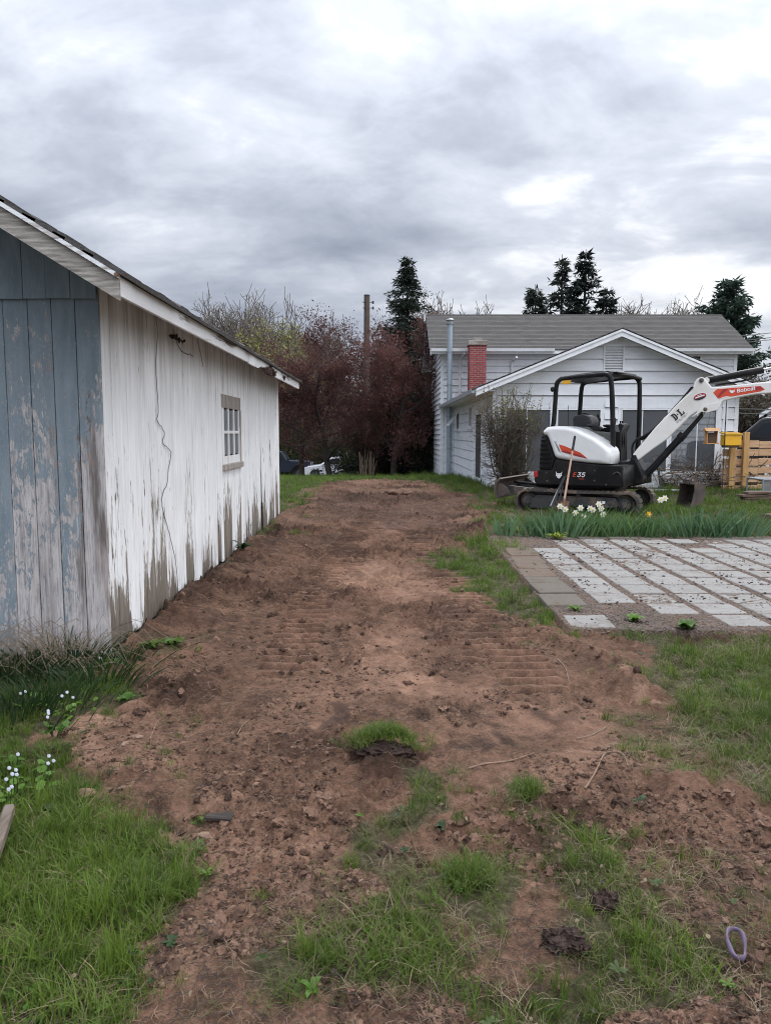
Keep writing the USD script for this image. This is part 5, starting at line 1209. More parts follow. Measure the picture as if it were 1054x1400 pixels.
# the dipper arm, beyond the right edge of the picture
T_ = bm([(1235, 232)], 0.)[0]
dp = group_of('dipper_arm', exc)
obj('arm_beam', BM.panel([(T_[0] - .10, T_[1] - .12), (E_[0] - .02, E_[1] - .06), (E_[0] + .06, E_[1] + .04), (T_[0] + .16, T_[1] + .02), (T_[0] + .28, T_[1] - .9), (T_[0] + .20, T_[1] - 1.15), (T_[0] + .08, T_[1] - 1.1)], -.09, .18, .02, 2, True), M['m_boom'], dp, smooth=35)
obj('quick_coupler', BM.panel([(T_[0] + .04, T_[1] - 1.10), (T_[0] + .24, T_[1] - 1.12), (T_[0] + .30, T_[1] - 1.32), (T_[0] + .02, T_[1] - 1.32)], -.12, .24, .02, 2, True), M['m_black'], dp, smooth=35)
# ---------------------------------------------------------------- yard things
def gz(x, y): return float(base_z(x, y))
# shovel leaning on the machine
p0, p1 = aty(770, 692, 12.75), aty(786, 596, 13.45)
shv = thing('shovel', 'long wooden shovel with black grip leaning against the excavator', 'shovel', (p0[0], p0[1], gz(p0[0], p0[1])))
dv = p1 - p0
obj('handle', tube([p0 + dv * .02, p0 + dv * .8], [.020, .017], 9), M['shovel_wood'], shv, smooth=40)
obj('grip', tube([p0 + dv * .78, p0 + dv * .99, p0 + dv], [.021, .022, .015], 9), M['m_plastic'], shv, smooth=40)
obj('socket', tube([p0 - dv * .05, p0 + dv * .10], [.028, .021], 9), M['rust'], shv, smooth=40)
bl_ = []
for i in range(9):
    for j in range(7):
        a, b = (j / 6 - .5) * .22 * (1 - .35 * max(0, (i - 5) / 3)), -.02 - i / 8 * .26
        bl_.append((a, .05 * (abs(j / 6 - .5) * 2) ** 2 + .01, b))
I = np.array([(i * 7 + j, i * 7 + j + 1, i * 7 + j + 8, i * 7 + j + 7) for i in range(8) for j in range(6)])
obj('blade', (np.array(bl_) + [p0[0], p0[1], p0[2] + .10], I), M['rust'], shv, smooth=True)
# a second tool: folded black and white bar
q0, q1 = aty(754, 692, 12.7), aty(772, 652, 13.3)
tl = thing('digging_fork', 'short black handled tool with pale worn edge leaning on the track', 'garden tool', (q0[0], q0[1], gz(q0[0], q0[1])))
obj('bar', hull([q0 + np.array(o) for o in ((-.02, 0, 0), (.02, 0, 0), (0, .03, 0))] + [q1 + np.array(o) for o in ((-.03, 0, 0), (.03, 0, .03), (0, .03, 0))]), M['m_black'], tl)
obj('worn_edge', tube([q0 + [-.022, -.004, 0], q1 + [-.028, -.006, -.02]], .009, 6), M['galv'], tl)
obj('second_bar', tube([aty(762, 692, 12.7), aty(770, 664, 13.0)], .014, 7), M['m_black'], tl)
# spare bucket in the grass
B0 = on_ground(945, 696)
bk = thing('excavator_bucket', 'brown rusty excavator bucket lying on the lawn by the brush pile', 'bucket', (B0[0], B0[1], gz(B0[0], B0[1])), .35)
prof = [(-.34, .0), (-.10, -.0), (.10, .02), (.28, .16), (.33, .34), (.24, .52), (.08, .58), (.06, .56), (.21, .50), (.29, .34), (.245, .18), (.09, .05), (-.10, .03), (-.34, .02)]
prof = [(a, b) for a, b in prof]
v, f = slab(prof, .56, .0); obj('shell', (np.column_stack([v[:, 0], v[:, 2] - .28, v[:, 1]]), f), M['steel_worn'], bk, local=True)
for yy in (-.295, .27):
    v, f = slab([(-.36, .0), (.10, .0), (.30, .15), (.35, .34), (.25, .54), (.06, .60), (-.02, .40), (-.20, .16)], .025, .004, 1, True)
    obj('side_plate', (np.column_stack([v[:, 0], yy + v[:, 2], v[:, 1]]), f), M['steel_worn'], bk, local=True)
obj('cutting_edge', bx(-.46, -.32, -.30, .30, .0, .025, .006), M['galv'], bk, local=True)
for yy in (-.24, -.08, .08, .24): obj('tooth', hull([(-.56, yy, .015), (-.42, yy - .035, .0), (-.42, yy + .035, .0), (-.42, yy - .03, .05), (-.42, yy + .03, .05)]), M['galv'], bk, local=True)
for yy in (-.12, .10):
    v, f = slab([(.05, .56), (.24, .50), (.30, .60), (.22, .72), (.06, .70)], .03, .004, 1, True); obj('bucket_ear', (np.column_stack([v[:, 0], yy + v[:, 2], v[:, 1]]), f), M['steel_worn'], bk, local=True)
obj('bucket_pin', cyl((.16, -.14, .64), (.16, .15, .64), .028, 12), M['galv'], bk, local=True, smooth=35)
# storm window leaning against the porch wall
g0 = on_ground(884, 669)
ws = thing('storm_window', 'grey framed storm window leaning against the white porch wall', 'window', (5.98, 18.0, gz(6, 18)))
UsdGeom.Xform(bk).AddRotateYOp().Set(-24.0); UsdGeom.Xform(bk).GetPrim().GetAttribute('xformOp:translate').Set(Gf.Vec3d(B0[0], B0[1], gz(B0[0], B0[1]) + .10)); UsdGeom.Xform(bk).AddScaleOp().Set(Gf.Vec3f(.68, .68, .68))
R = Rz(-.12) @ Rx(-.62); o = (6.15, 18.15, gz(6, 18.1) + .02)
obj('frame', xf(join(bx(-.38, -.33, -.02, .02, 0, .62, .004), bx(.33, .38, -.02, .02, 0, .62, .004), bx(-.33, .33, -.02, .02, .57, .62, .004), bx(-.33, .33, -.02, .02, 0, .05, .004)), R, o), M['m_plastic'], ws)
obj('pane', xf(bx(-.33, .33, -.003, .003, .05, .57), R, o), M['glass'], ws)
obj('loose_frame', xf(join(bx(-.3, .5, -.02, .02, .0, .04, .004), bx(.46, .5, -.02, .02, .04, .34, .004)), Rz(-.2) @ Rx(-.3), (6.5, 17.9, gz(6.5, 17.9) + .01)), M['dark_gutter'], ws)
# shepherd hook with hanging bird feeder
hp = aty(987, 672, 16.6); hx, hy, hz = hp[0], 16.6, gz(hp[0], 16.6)
hk = thing('shepherd_hook', 'tall thin black iron shepherd hook pole in the brush pile', 'feeder pole', (hx, hy, hz))
top_z = aty(987, 545, 16.6)[2]
obj('pole', tube([(hx, hy, hz - .1), (hx + .01, hy, top_z - .15)], .011, 8), M['iron'], hk, smooth=40)
ft = aty(973, 570, 16.6)
obj('hook', tube(curve([(hx + .01, hy, top_z - .16), (hx + .01, hy, top_z + .05), (hx - .05, hy, top_z + .14), (ft[0] + .06, hy, top_z + .08), (ft[0] - .0, hy, top_z - .06), (ft[0] + .01, hy, top_z - .12), (ft[0] + .05, hy, top_z - .08)], 30), .009, 7), M['iron'], hk, smooth=40)
fa, fb = aty(963, 588, 16.6), aty(981, 607, 16.6)
fd = thing('bird_feeder', 'small cedar bird feeder full of seed hanging from the black hook', 'bird feeder', (ft[0], hy, fb[2]))
cx, w, z0, z1 = (fa[0] + fb[0]) / 2, .26, fb[2], fa[2]
obj('tray', bx(cx - w / 2, cx + w / 2, hy - .11, hy + .11, z0, z0 + .025, .004), M['feeder_wood'], fd)
for sx_ in (-1, 1): obj('end_board', bx(cx + sx_ * .105 - .010, cx + sx_ * .105 + .010, hy - .07, hy + .07, z0 + .025, z1 - .02, .003), M['feeder_wood'], fd)
obj('seed', bx(cx - .094, cx + .094, hy - .055, hy + .055, z0 + .026, z1 - .06, .01), M['seed'], fd)
obj('roof', hull([(cx - .15, hy - .12, z1 - .02), (cx + .15, hy - .12, z1 - .02), (cx - .15, hy + .12, z1 - .02), (cx + .15, hy + .12, z1 - .02), (cx - .15, hy, z1 + .05), (cx + .15, hy, z1 + .05)]), M['feeder_wood'], fd)
obj('hanger', tube([(cx - .10, hy, z1), (ft[0], hy, top_z - .09), (cx + .10, hy, z1)], .004, 5), M['iron'], fd)
# yellow feeder on a post in front of the fence
ya, yb = aty(986, 594, 18.1), aty(1012, 609, 18.1)
yf = thing('yellow_feeder', 'bright yellow box feeder on a post in front of the plank fence', 'bird feeder', (ya[0], 18.1, yb[2]))
cx = (ya[0] + yb[0]) / 2
obj('box', bx(cx - .19, cx + .19, 17.96, 18.24, yb[2], ya[2], .012), M['yellow'], yf); obj('lid', hull([*[(cx + a, b, ya[2] + c) for a in (-.205, .205) for b, c in ((17.94, 0), (17.94, .02), (18.26, .03), (18.26, .06))]]), M['yellow'], yf)
obj('bottom_tray', bx(cx - .16, cx + .16, 17.98, 18.22, yb[2] - .05, yb[2] - .002, .006), M['seed'], yf)
# plank fence
FY = 18.42
fence = thing('plank_fence', 'new tan horizontal plank fence with gaps beside the white house', 'fence', (8.1, FY, gz(8.3, FY)))
zt = aty(1030, 602, FY)[2]; bh = .165; gp = .045
xs0, xs1 = aty(988, 620, FY)[0], 13.5
for k in range(6):
    z1 = zt - k * (bh + gp); rng_ = np.random.default_rng(70 + k)
    for a, b in ((xs0, 8.92), (8.925, xs1)):
        if z1 - bh > gz(9, FY) - .05: obj('plank', xf(bx(a, b, FY, FY + .025, z1 - bh, z1, .004), np.array([[1, 0, 0], [0, 1, 0], [rng_.normal(0, .002), 0, 1]])), M['fence_wood'], fence)
for xx, top, w in ((aty(1002, 650, FY)[0] - .06, zt + .02, .14), (aty(1020, 600, FY)[0] - .02, zt + .20, .13), (11.3, zt + .15, .13), (13.3, zt + .15, .13)):
    obj('fence_post', bx(xx - w / 2, xx + w / 2, FY - .095, FY - .003, gz(9, FY) - .2, top, .006), M['fence_post'], fence)
# pile of old boards and a glass box at the right edge
for k, (u, v, L, hgt, yaw) in enumerate(((1026, 690, .62, 0, .10), (1028, 690, .58, .055, .05), (1024, 690, .60, .11, .14), (1030, 690, .52, .165, .06))):
    c_ = on_ground(u, v); R = Rz(yaw)
    obj('old_board', xf(bx(-L / 2, L / 2, -.11, .11, .0, .045, .006), R, (c_[0] + .2, c_[1] + .25, gz(c_[0], c_[1]) + hgt + .03)), M['old_board'], None, label=['bottom old brown board of the low stack by the fence', 'second board from the bottom of the low stack by the fence', 'third board up in the low stack of old boards by the fence', 'top short board on the low stack of old boards by the fence'][k], cat='board', group='stacked old boards')
c_ = on_ground(1047, 686)
tb = thing('glass_table', 'low glass topped box with pale metal rim at the right edge of the lawn', 'cold frame', (c_[0] + .35, c_[1] + .6, gz(c_[0], c_[1])))
x0, y0, z0 = c_[0] + .12, c_[1] + .4, gz(c_[0], c_[1])
obj('rim', join(tube([(x0, y0, z0 + .42), (x0 + 1.0, y0, z0 + .42), (x0 + 1.0, y0 + .7, z0 + .42), (x0, y0 + .7, z0 + .42), (x0, y0, z0 + .42)], .022, 7)), M['galv'], tb)
obj('lower_rim', tube([(x0, y0, z0 + .12), (x0 + 1.0, y0, z0 + .12), (x0 + 1.0, y0 + .7, z0 + .12), (x0, y0 + .7, z0 + .12), (x0, y0, z0 + .12)], .022, 7), M['galv'], tb)
obj('glass_top', bx(x0, x0 + 1.0, y0, y0 + .7, z0 + .415, z0 + .425), M['glass'], tb); obj('glass_front', bx(x0, x0 + 1.0, y0 - .004, y0 + .002, z0 + .13, z0 + .41), M['dusty'], tb)
for a in (0, 1.0):
    for b in (0, .7): obj('leg', cyl((x0 + a, y0 + b, z0), (x0 + a, y0 + b, z0 + .42), .018, 8), M['galv'], tb)
c_ = on_ground(1052, 712)
obj('timber', xf(bx(-.45, .45, -.09, .09, 0, .14, .012), Rz(.5), (c_[0] + .3, c_[1] + .1, gz(c_[0], c_[1]) - .02)), M['old_board'], None, label='dark weathered timber end lying in the lawn at the right edge', cat='timber')
# wooden stake at the left edge
s0, s1 = on_ground(-14, 1222), on_ground(15, 1138)
d_ = s1 - s0; ang = math.atan2(d_[1], d_[0]); L = np.hypot(d_[0], d_[1])
sm = xf(bx(-.2, L, -.018, .018, 0, .04, .006), Rz(ang) @ Ry(-.06), (s0[0], s0[1], .05))
obj('stake', roughen(sm, .004, 14), M['stake'], None, label='weathered grey wooden stake lying in the grass at the left edge', cat='stake')
# purple plastic handle in the grass
c_ = on_ground(1004, 1304); t = np.linspace(0, 2 * math.pi, 28); gzz = float(ground_z(c_[0], c_[1])[0])
rg = [(c_[0] + .024 * math.cos(a) * (1 + .25 * math.sin(a)) + .010 * math.sin(a), c_[1] + .050 * math.sin(a) - .01, gzz + .028 + .014 * math.sin(a) + .004 * math.sin(3 * a)) for a in t]
rr = [.0045 + .003 * math.sin(2 * a + 1) ** 2 for a in t]
vv, ff = tube(rg, rr, 9, False); ce = np.repeat(np.array(rg), 9, 0); vv = ce + (vv - ce) * [1.0, .55, 1.25]
obj('plastic_ring', roughen((vv, ff), .003, 60), M['purple'], None, smooth=True, label='dirty purple plastic ring lying in the grass', cat='plastic ring')
# stones, wood chips and roots that stand out on the soil
def lying(name, pts, r0, r1, mat, label, cat, lift=.006, group=None):
    q = np.array([on_ground(*p) for p in pts]); q = curve(q, 26); q[:, 2] = ground_z(q[:, 0], q[:, 1]) + lift
    k = np.convolve(np.pad(q[:, 2], 3, 'edge'), np.ones(7) / 7, 'valid'); q[:, 2] = np.maximum(k, q[:, 2] - .004)
    r = np.linspace(r0, r1, len(q)) * (1 + .25 * np.sin(np.arange(len(q)) * 1.3))
    return obj(name, tube(q, r, 6), M[mat], None, smooth=True, label=label, cat=cat, group=group)
lying('root', [(762, 905), (772, 915), (778, 932)], 0.0037, 0.0019, 'dead_stem', 'pale curved stem with a green tip on the tread marks', 'stem')
lying('root', [(800, 1080), (815, 1060), (828, 1040), (850, 1044), (858, 1062)], 0.0043, 0.0025, 'root', 'forked pale root arching out of the soil at right', 'root')
lying('root', [(640, 1052), (690, 1046), (730, 1034)], 0.0043, 0.0019, 'root', 'thin root lying straight along the scraped soil', 'root')
lying('root', [(788, 1012), (815, 1004), (832, 990)], 0.0025, 0.0019, 'dead_stem', 'pale twig lying across the dark streak in the soil', 'twig')
lying('root', [(324, 1006), (332, 994), (341, 986)], 0.0025, 0.0019, 'straw', 'short pale straw on the soil left of centre', 'straw')
lying('root', [(365, 1036), (367, 1024), (368, 1012)], 0.0031, 0.0025, 'straw', 'upright looking pale stick on the soil near the middle', 'twig')
lying('root', [(205, 1014), (212, 998), (218, 986)], 0.0025, 0.0019, 'root', 'reddish thin twig beside the pale soil at left', 'twig')
lying('root', [(262, 905), (280, 918), (298, 928)], 0.0025, 0.0012, 'root', 'long bent root on the mound beside the shed', 'root')
lying('root', [(384, 735), (390, 722), (396, 712)], 0.0037, 0.0031, 'dead_stem', 'short tan stick by the far corner of the shed', 'stick')
lying('root', [(584, 828), (596, 835), (604, 842)], 0.0031, 0.0019, 'straw', 'two toned straw on the middle of the track', 'straw')
lying('root', [(540, 1100), (556, 1130), (572, 1170), (596, 1200)], 0.0025, 0.0012, 'straw', 'long dry stalk in the central grass patch', 'stalk')
lying('root', [(770, 1120), (790, 1160), (815, 1200)], 0.0025, 0.0012, 'straw', 'long thin dry stalk across the grass at right', 'stalk')
def stone(u, v, r, mat, label, cat='stone', s=(1, 1, .6), seed=1):
    c_ = on_ground(u, v); z = float(ground_z(c_[0], c_[1])[0]); return obj('stone' if cat == 'stone' else cat.replace(' ', '_'), roughen(ico(r, 3, (c_[0], c_[1], z + r * .3), s), r * .5, 1.2 / r, seed), M[mat], None, smooth=50, label=label, cat=cat)
stone(187, 1012, .022, 'root', 'pale pinkish wood chip on the light soil at left', 'wood chip', (1.2, .8, .5), 2)
stone(170, 1030, .024, 'root', 'tan splinter beside the pale wood chip at left', 'wood chip', (.8, 1.3, .4), 3)
stone(168, 1078, .024, 'root', 'yellowish splinter at the foot of the pale soil', 'wood chip', (1.3, .7, .4), 4)
stone(278, 1142, .020, 'root', 'curled tan wood chip on the soil in the left foreground', 'wood chip', (1.2, .6, .5), 5)
stone(118, 1092, .03, 'clod', 'pinkish clod at the edge of the left lawn', 'clod', (1.5, 1, .6), 6)
stone(160, 1205, .016, 'concrete', 'small pale stone in the left lawn', 'stone', (1.2, 1, .7), 7)
stone(710, 1382, .014, 'clod', 'brown pebble in the bottom grass', 'stone', (1, 1, .8), 8)
stone(812, 1290, .014, 'clod', 'brown leaf shaped chip beside the bottom sod clod', 'wood chip', (.6, 1.4, .5), 9)
stone(858, 916, .03, 'clod', 'tan lump of clay at the top of the right spoil', 'clod', (1.2, 1, .8), 10)
stone(870, 938, .026, 'clod', 'small tan clay lump on the right spoil', 'clod', (1, 1, .8), 11)
stone(167, 889, .045, 'concrete', 'pale broken brick at the near shed corner', 'brick piece', (1.4, .8, .6), 12)
stone(545, 676, .22, 'clod', 'grey brown slab of soil at the far end of the track', 'clod', (1.6, 1, .35), 13)
c_ = on_ground(300, 1127); obj('wood_piece', roughen(bx(c_[0] - .055, c_[0] + .05, c_[1] - .015, c_[1] + .02, float(ground_z(c_[0], c_[1])[0]), float(ground_z(c_[0], c_[1])[0]) + .02, .005), .012, 20), M['bark_dark'], None, label='dark flat piece of wood on the soil at left', cat='wood piece')
# sods: turf clods with dark undersides
def sod(u, v, w, d, hgt, label, seed):
    c_ = on_ground(u, v); z = float(ground_z(c_[0], c_[1])[0])
    return obj('sod_clod', roughen(ico(1., 4, (0, 0, 0)), .16, 2.2, seed)[0] * [w, d, hgt] + [c_[0], c_[1], z + hgt * .35], None, None) if False else obj('sod_clod', (roughen(roughen(roughen(ico(1., 4, (0, 0, 0)), .5, 1.9, seed), .35, 5., seed + 1), .16, 12., seed + 2)[0] * [w, d, hgt] + [c_[0], c_[1], z + hgt * .1], ico(1., 4)[1]), M['clod_dark'], None, smooth=True, label=label, cat='sod')
sod(525, 1038, .12, .05, .035, 'turned up sod clump with grass on top in the middle of the soil', 21)
sod(828, 1240, .048, .035, .045, 'dark hairy root clod standing in the right foreground grass', 22)
sod(772, 1305, .065, .04, .045, 'dark root clod at the edge of the bottom grass patch', 23)
# concrete block by the house and pale rocks
c_ = on_ground(570, 646)
cb = thing('concrete_block', 'weathered grey concrete block standing by the left corner of the house', 'block', (c_[0], c_[1], gz(c_[0], c_[1])))
x0, y0, z0 = c_[0] - .27, c_[1], gz(c_[0], c_[1])
obj('block_body', roughen(bx(x0, x0 + .55, y0, y0 + .4, z0 - .05, z0 + .50, .02), .015, 5), M['concrete'], cb); obj('block_cap', roughen(bx(x0 - .03, x0 + .58, y0 - .03, y0 + .43, z0 + .502, z0 + .56, .015), .012, 5), M['concrete'], cb)
stone(532, 648, .20, 'concrete', 'pale rock at the end of the track below the trees', 'stone', (1.3, 1, .7), 31)
# utility pole and wires
pb = (-.87, 36.); pz = gz(*pb)
up_ = thing('utility_pole', 'dark wooden utility pole rising among the maroon trees', 'utility pole', (pb[0], pb[1], pz))
obj('shaft', tube([(pb[0], pb[1], pz - .2), (pb[0], pb[1], 4), (pb[0] + .02, pb[1], 7.75)], [.17, .155, .135], 14), M['pole_wood'], up_, smooth=40)
obj('pole_top', cyl((pb[0] + .02, pb[1], 7.74), (pb[0] + .02, pb[1], 7.80), .14, 14, .01), M['iron'], up_)
for z in (7.45, 7.2): obj('insulator', join(cyl((pb[0] - .17, pb[1] - .12, z), (pb[0] + .02, pb[1] - .1, z), .02, 8), cyl((pb[0] + .30, pb[1] - .05, z - .06), (pb[0] + .30, pb[1] - .05, z + .06), .045, 10), cyl((pb[0] + .05, pb[1] - .05, z), (pb[0] + .3, pb[1] - .05, z), .015, 6)), M['iron'], up_)
def wire(pts, r, label):
    obj('power_line', tube(curve(pts, 20), r, 5), M['iron'], None, label=label, cat='cable')
wire([(-12, 38, 1.75), (-6, 37, 1.9), (-.87, 36, 2.1)], .016, 'lower dark cable running left from the utility pole past the shed')
wire([(-12, 38, 2.05), (-6, 37, 2.2), (-.87, 36, 2.4)], .016, 'upper dark cable running left from the utility pole past the shed')
for k, (ua, va, ub, vb, lab) in enumerate(((1015, 456, 1110, 446, 'topmost thin cable in the sky right of the house'), (1015, 463, 1110, 452, 'middle thin cable in the sky right of the house'), (1015, 466, 1110, 455, 'lowest thin cable in the sky right of the house'))):
    a, b = aty(ua, va, 36), aty(ub, vb, 42); a = aty(960, va + 6, 33 + k); wire([a, (a + b) / 2 - [0, 0, .1], b + (b - a)], .018, lab)
for k, (v0, lab) in enumerate(((558, 'upper black cable below the boom at the right edge'), (564, 'lower black cable below the boom at the right edge'))):
    a, b = aty(985, v0, 38), aty(1120, v0 + 1, 40); wire([a, (a + b) / 2 - [0, 0, .05], b + (b - a)], .03, lab)
# ---------------------------------------------------------------- vehicles
def car(name, label, cat, prof, glass, L0, W_, loc, rotz, paint, wheels, r, extras=None):
    """profile (x forward, z), side windows, wheels at x"""
    t = thing(name, label, cat, loc, rotz)
    v, f = slab(prof, W_, .06, 3, True); obj('body', (np.column_stack([v[:, 0], v[:, 2] - W_ / 2, v[:, 1]]), f), M[paint], t, local=True, smooth=35)
    for poly in glass:
        for s_ in (-1, 1):
            v, f = slab(poly, .02, .004, 1, True); obj('side_window', (np.column_stack([v[:, 0], s_ * (W_ / 2 + .004) - .01 + v[:, 2], v[:, 1]]), f), M['car_glass'], t, local=True)
    for x in wheels:
        for s_ in (-1, 1):
            w = group_of('wheel', t); yy = s_ * (W_ / 2 - .10)
            a = np.linspace(0, 2 * math.pi, 28, endpoint=False)
            obj('tyre', tube([(x, yy - .12, r), (x, yy - .11, r), (x, yy - .09, r), (x, yy + .09, r), (x, yy + .11, r), (x, yy + .12, r)], [r * .6, r * .92, r, r, r * .92, r * .6], 26), M['tyre'], w, local=True, smooth=40)
            obj('rim', join(cyl((x, yy - .125, r), (x, yy + .125, r), r * .56, 20, .01), *[bx(x - .03 + .16 * math.cos(q), x + .03 + .16 * math.cos(q), yy + s_ * .12 - .012, yy + s_ * .12 + .012, r - .03 + .16 * math.sin(q), r + .03 + .16 * math.sin(q)) for q in np.arange(5) * 2 * math.pi / 5]), M['rim'], w, local=True, smooth=35)
    if extras: extras(t)
    return t
def jeep_bits(t):
    for s_ in (-1, 1):
        y_ = s_ * .86
        for x in (1.35, -1.15):
            a = np.linspace(.15, math.pi - .15, 12); o = [(x + .56 * math.cos(q), .42 + .56 * math.sin(q)) for q in a] + [(x + .46 * math.cos(q), .42 + .46 * math.sin(q)) for q in a[::-1]]
            v, f = slab(o, .26, .015, 2, True); obj('fender_flare', (np.column_stack([v[:, 0], y_ - .13 + v[:, 2], v[:, 1]]), f), M['m_plastic'], t, local=True, smooth=35)
        obj('headlight', cyl((2.0, s_ * .52, .98), (2.06, s_ * .52, .98), .10, 16, .01), M['m_chrome'], t, local=True, smooth=35)
        obj('side_mirror', bx(.62, .72, s_ * .98 - .10, s_ * .98 + .10, 1.18, 1.36, .02), M['m_plastic'], t, local=True)
    obj('front_bumper', bx(2.02, 2.28, -.80, .80, .48, .66, .03), M['m_plastic'], t, local=True)
    for k in range(7): obj('grille_slot', bx(2.035, 2.045, -.30 + k * .09, -.25 + k * .09, .85, 1.10), M['dark_inside'], t, local=True)
    obj('windshield', hull([(.62, -.66, 1.16), (.62, .66, 1.16), (.30, -.62, 1.66), (.30, .62, 1.66), (.65, -.66, 1.17), (.65, .66, 1.17), (.33, -.62, 1.67), (.33, .62, 1.67)]), M['car_glass'], t, local=True)
jz = gz(-7, 48)
car('parked_jeep', 'dark off-road car with black fenders parked on the road behind the shed', 'car', [(-1.75, .45), (2.0, .45), (2.06, .60), (2.04, 1.12), (1.9, 1.17), (.70, 1.20), (.60, 1.22), (.28, 1.72), (.10, 1.78), (-1.68, 1.78), (-1.78, 1.6), (-1.82, .7)],
    [[(.42, 1.22), (.18, 1.62), (-.45, 1.64), (-.45, 1.20)], [(-.55, 1.20), (-.55, 1.64), (-1.6, 1.64), (-1.65, 1.20)]], 0, 1.62, (-6.62, 48.0, jz + .02), 0., 'dark_car', (1.35, -1.15), .40, jeep_bits)
def sedan_bits(t):
    for s_ in (-1, 1):
        obj('headlight', ico(.12, 2, (1.98, s_ * .62, .66), (1, 1, .5)), M['m_chrome'], t, local=True, smooth=True); obj('side_mirror', ico(.09, 2, (.75, s_ * .92, .98), (1, .9, .7)), M['white_car'], t, local=True, smooth=True)
    obj('windshield', hull([(1.0, -.62, .93), (1.0, .62, .93), (.35, -.52, 1.34), (.35, .52, 1.34), (1.02, -.62, .95), (1.02, .62, .95), (.37, -.52, 1.36), (.37, .52, 1.36)]), M['car_glass'], t, local=True)
    obj('bumper_grille', bx(2.12, 2.17, -.5, .5, .32, .46, .01), M['m_plastic'], t, local=True)
car('parked_sedan', 'silver white car parked on the road behind the green shrub', 'car', [(-2.2, .30), (2.1, .26), (2.18, .45), (2.12, .66), (1.9, .80), (1.05, .92), (.35, 1.36), (-.7, 1.42), (-1.5, 1.02), (-2.1, .96), (-2.26, .70)],
    [[(.85, .95), (.30, 1.28), (-.12, 1.31), (-.12, .95)], [(-.2, .95), (-.2, 1.32), (-.68, 1.34), (-1.25, 1.02), (-1.2, .95)]], 0, 1.72, (-2.9, 47.2, gz(-2.9, 47.2) + .02), math.pi, 'white_car', (1.35, -1.35), .33, sedan_bits)
def truck_bits(t):
    obj('windshield', hull([(1.02, -.72, 1.18), (1.02, .72, 1.18), (.42, -.66, 1.78), (.42, .66, 1.78), (1.05, -.72, 1.2), (1.05, .72, 1.2), (.45, -.66, 1.8), (.45, .66, 1.8)]), M['car_glass'], t, local=True)
    for s_ in (-1, 1): obj('side_mirror', bx(.72, .86, s_ * 1.04 - .09, s_ * 1.04 + .09, 1.20, 1.42, .03), M['m_plastic'], t, local=True); obj('headlight', bx(2.50, 2.56, s_ * .72 - .14, s_ * .72 + .14, .86, 1.06, .02), M['m_chrome'], t, local=True)
    for s_ in (-1, 1): obj('roof_rail', tube([(.3, s_ * .6, 1.90), (.2, s_ * .6, 1.95), (-1.7, s_ * .6, 1.95), (-1.8, s_ * .6, 1.90)], .02, 6), M['galv'], t, local=True)
car('parked_truck', 'black truck parked behind the tan plank fence', 'truck', [(-2.3, .5), (2.5, .5), (2.58, .7), (2.52, 1.1), (2.35, 1.18), (1.12, 1.22), (.46, 1.84), (.30, 1.90), (-1.9, 1.90), (-2.2, 1.75), (-2.35, 1.0)],
    [[(.86, 1.24), (.36, 1.72), (-.28, 1.76), (-.28, 1.24)], [(-.40, 1.24), (-.40, 1.76), (-1.25, 1.76), (-1.25, 1.24)], [(-1.37, 1.24), (-1.37, 1.76), (-1.85, 1.74), (-2.05, 1.24)]], 0, 1.86, (12.35, 24.4, gz(12, 24) + .03), math.radians(153), 'black_car', (1.55, -1.45), .40, truck_bits)
# blue house far right
bh_ = thing('blue_house', 'small blue house with white gable trim at the far right edge', 'house', (22.25, 45, gz(23, 45)))
bz = gz(23, 45)
bp = Polygon([(22.25, bz - .2), (30, bz - .2), (30, 2.9), (26.1, 5.6), (22.25, 2.9)])
zz = bz - .2
while zz < 5.6:
    m = extr(bp.intersection(sbox(0, zz, 60, zz + .19)), .04)
    if m is not None: obj('siding_board', (np.column_stack([m[0][:, 0], 45 + m[0][:, 2], m[0][:, 1]]), m[1]), M['blue_house'], bh_)
    zz += .20
obj('wall_core', bx(22.3, 29.95, 45.05, 53, bz - .2, 2.9), M['blue_house'], bh_)
obj('corner_board', bx(22.2, 22.42, 44.94, 45.05, bz - .2, 2.8), M['trim'], bh_)
for s_ in (-1, 1):
    e = 26.1 + s_ * 4.3; obj('roof', hull([(e, yy, 2.55 + u) for yy in (44.4, 53.4) for u in (0, .12)] + [(26.1, yy, 5.55 + u) for yy in (44.4, 53.4) for u in (0, .12)]), M['shingles'], bh_)
    obj('rake_board', hull([(e, yy, 2.36 + u) for yy in (44.3, 44.38) for u in (0, .22)] + [(26.1, yy, 5.36 + u) for yy in (44.3, 44.38) for u in (0, .22)]), M['trim'], bh_)
bh_.GetAttribute('xformOp:rotateZ').Set(-29.0)
wn = group_of('window', bh_); obj('frame', bx(24.6, 25.9, 44.93, 44.99, .6, 2.1), M['trim'], wn); obj('pane', bx(24.72, 25.78, 44.91, 44.925, .72, 1.98), M['car_glass'], wn)
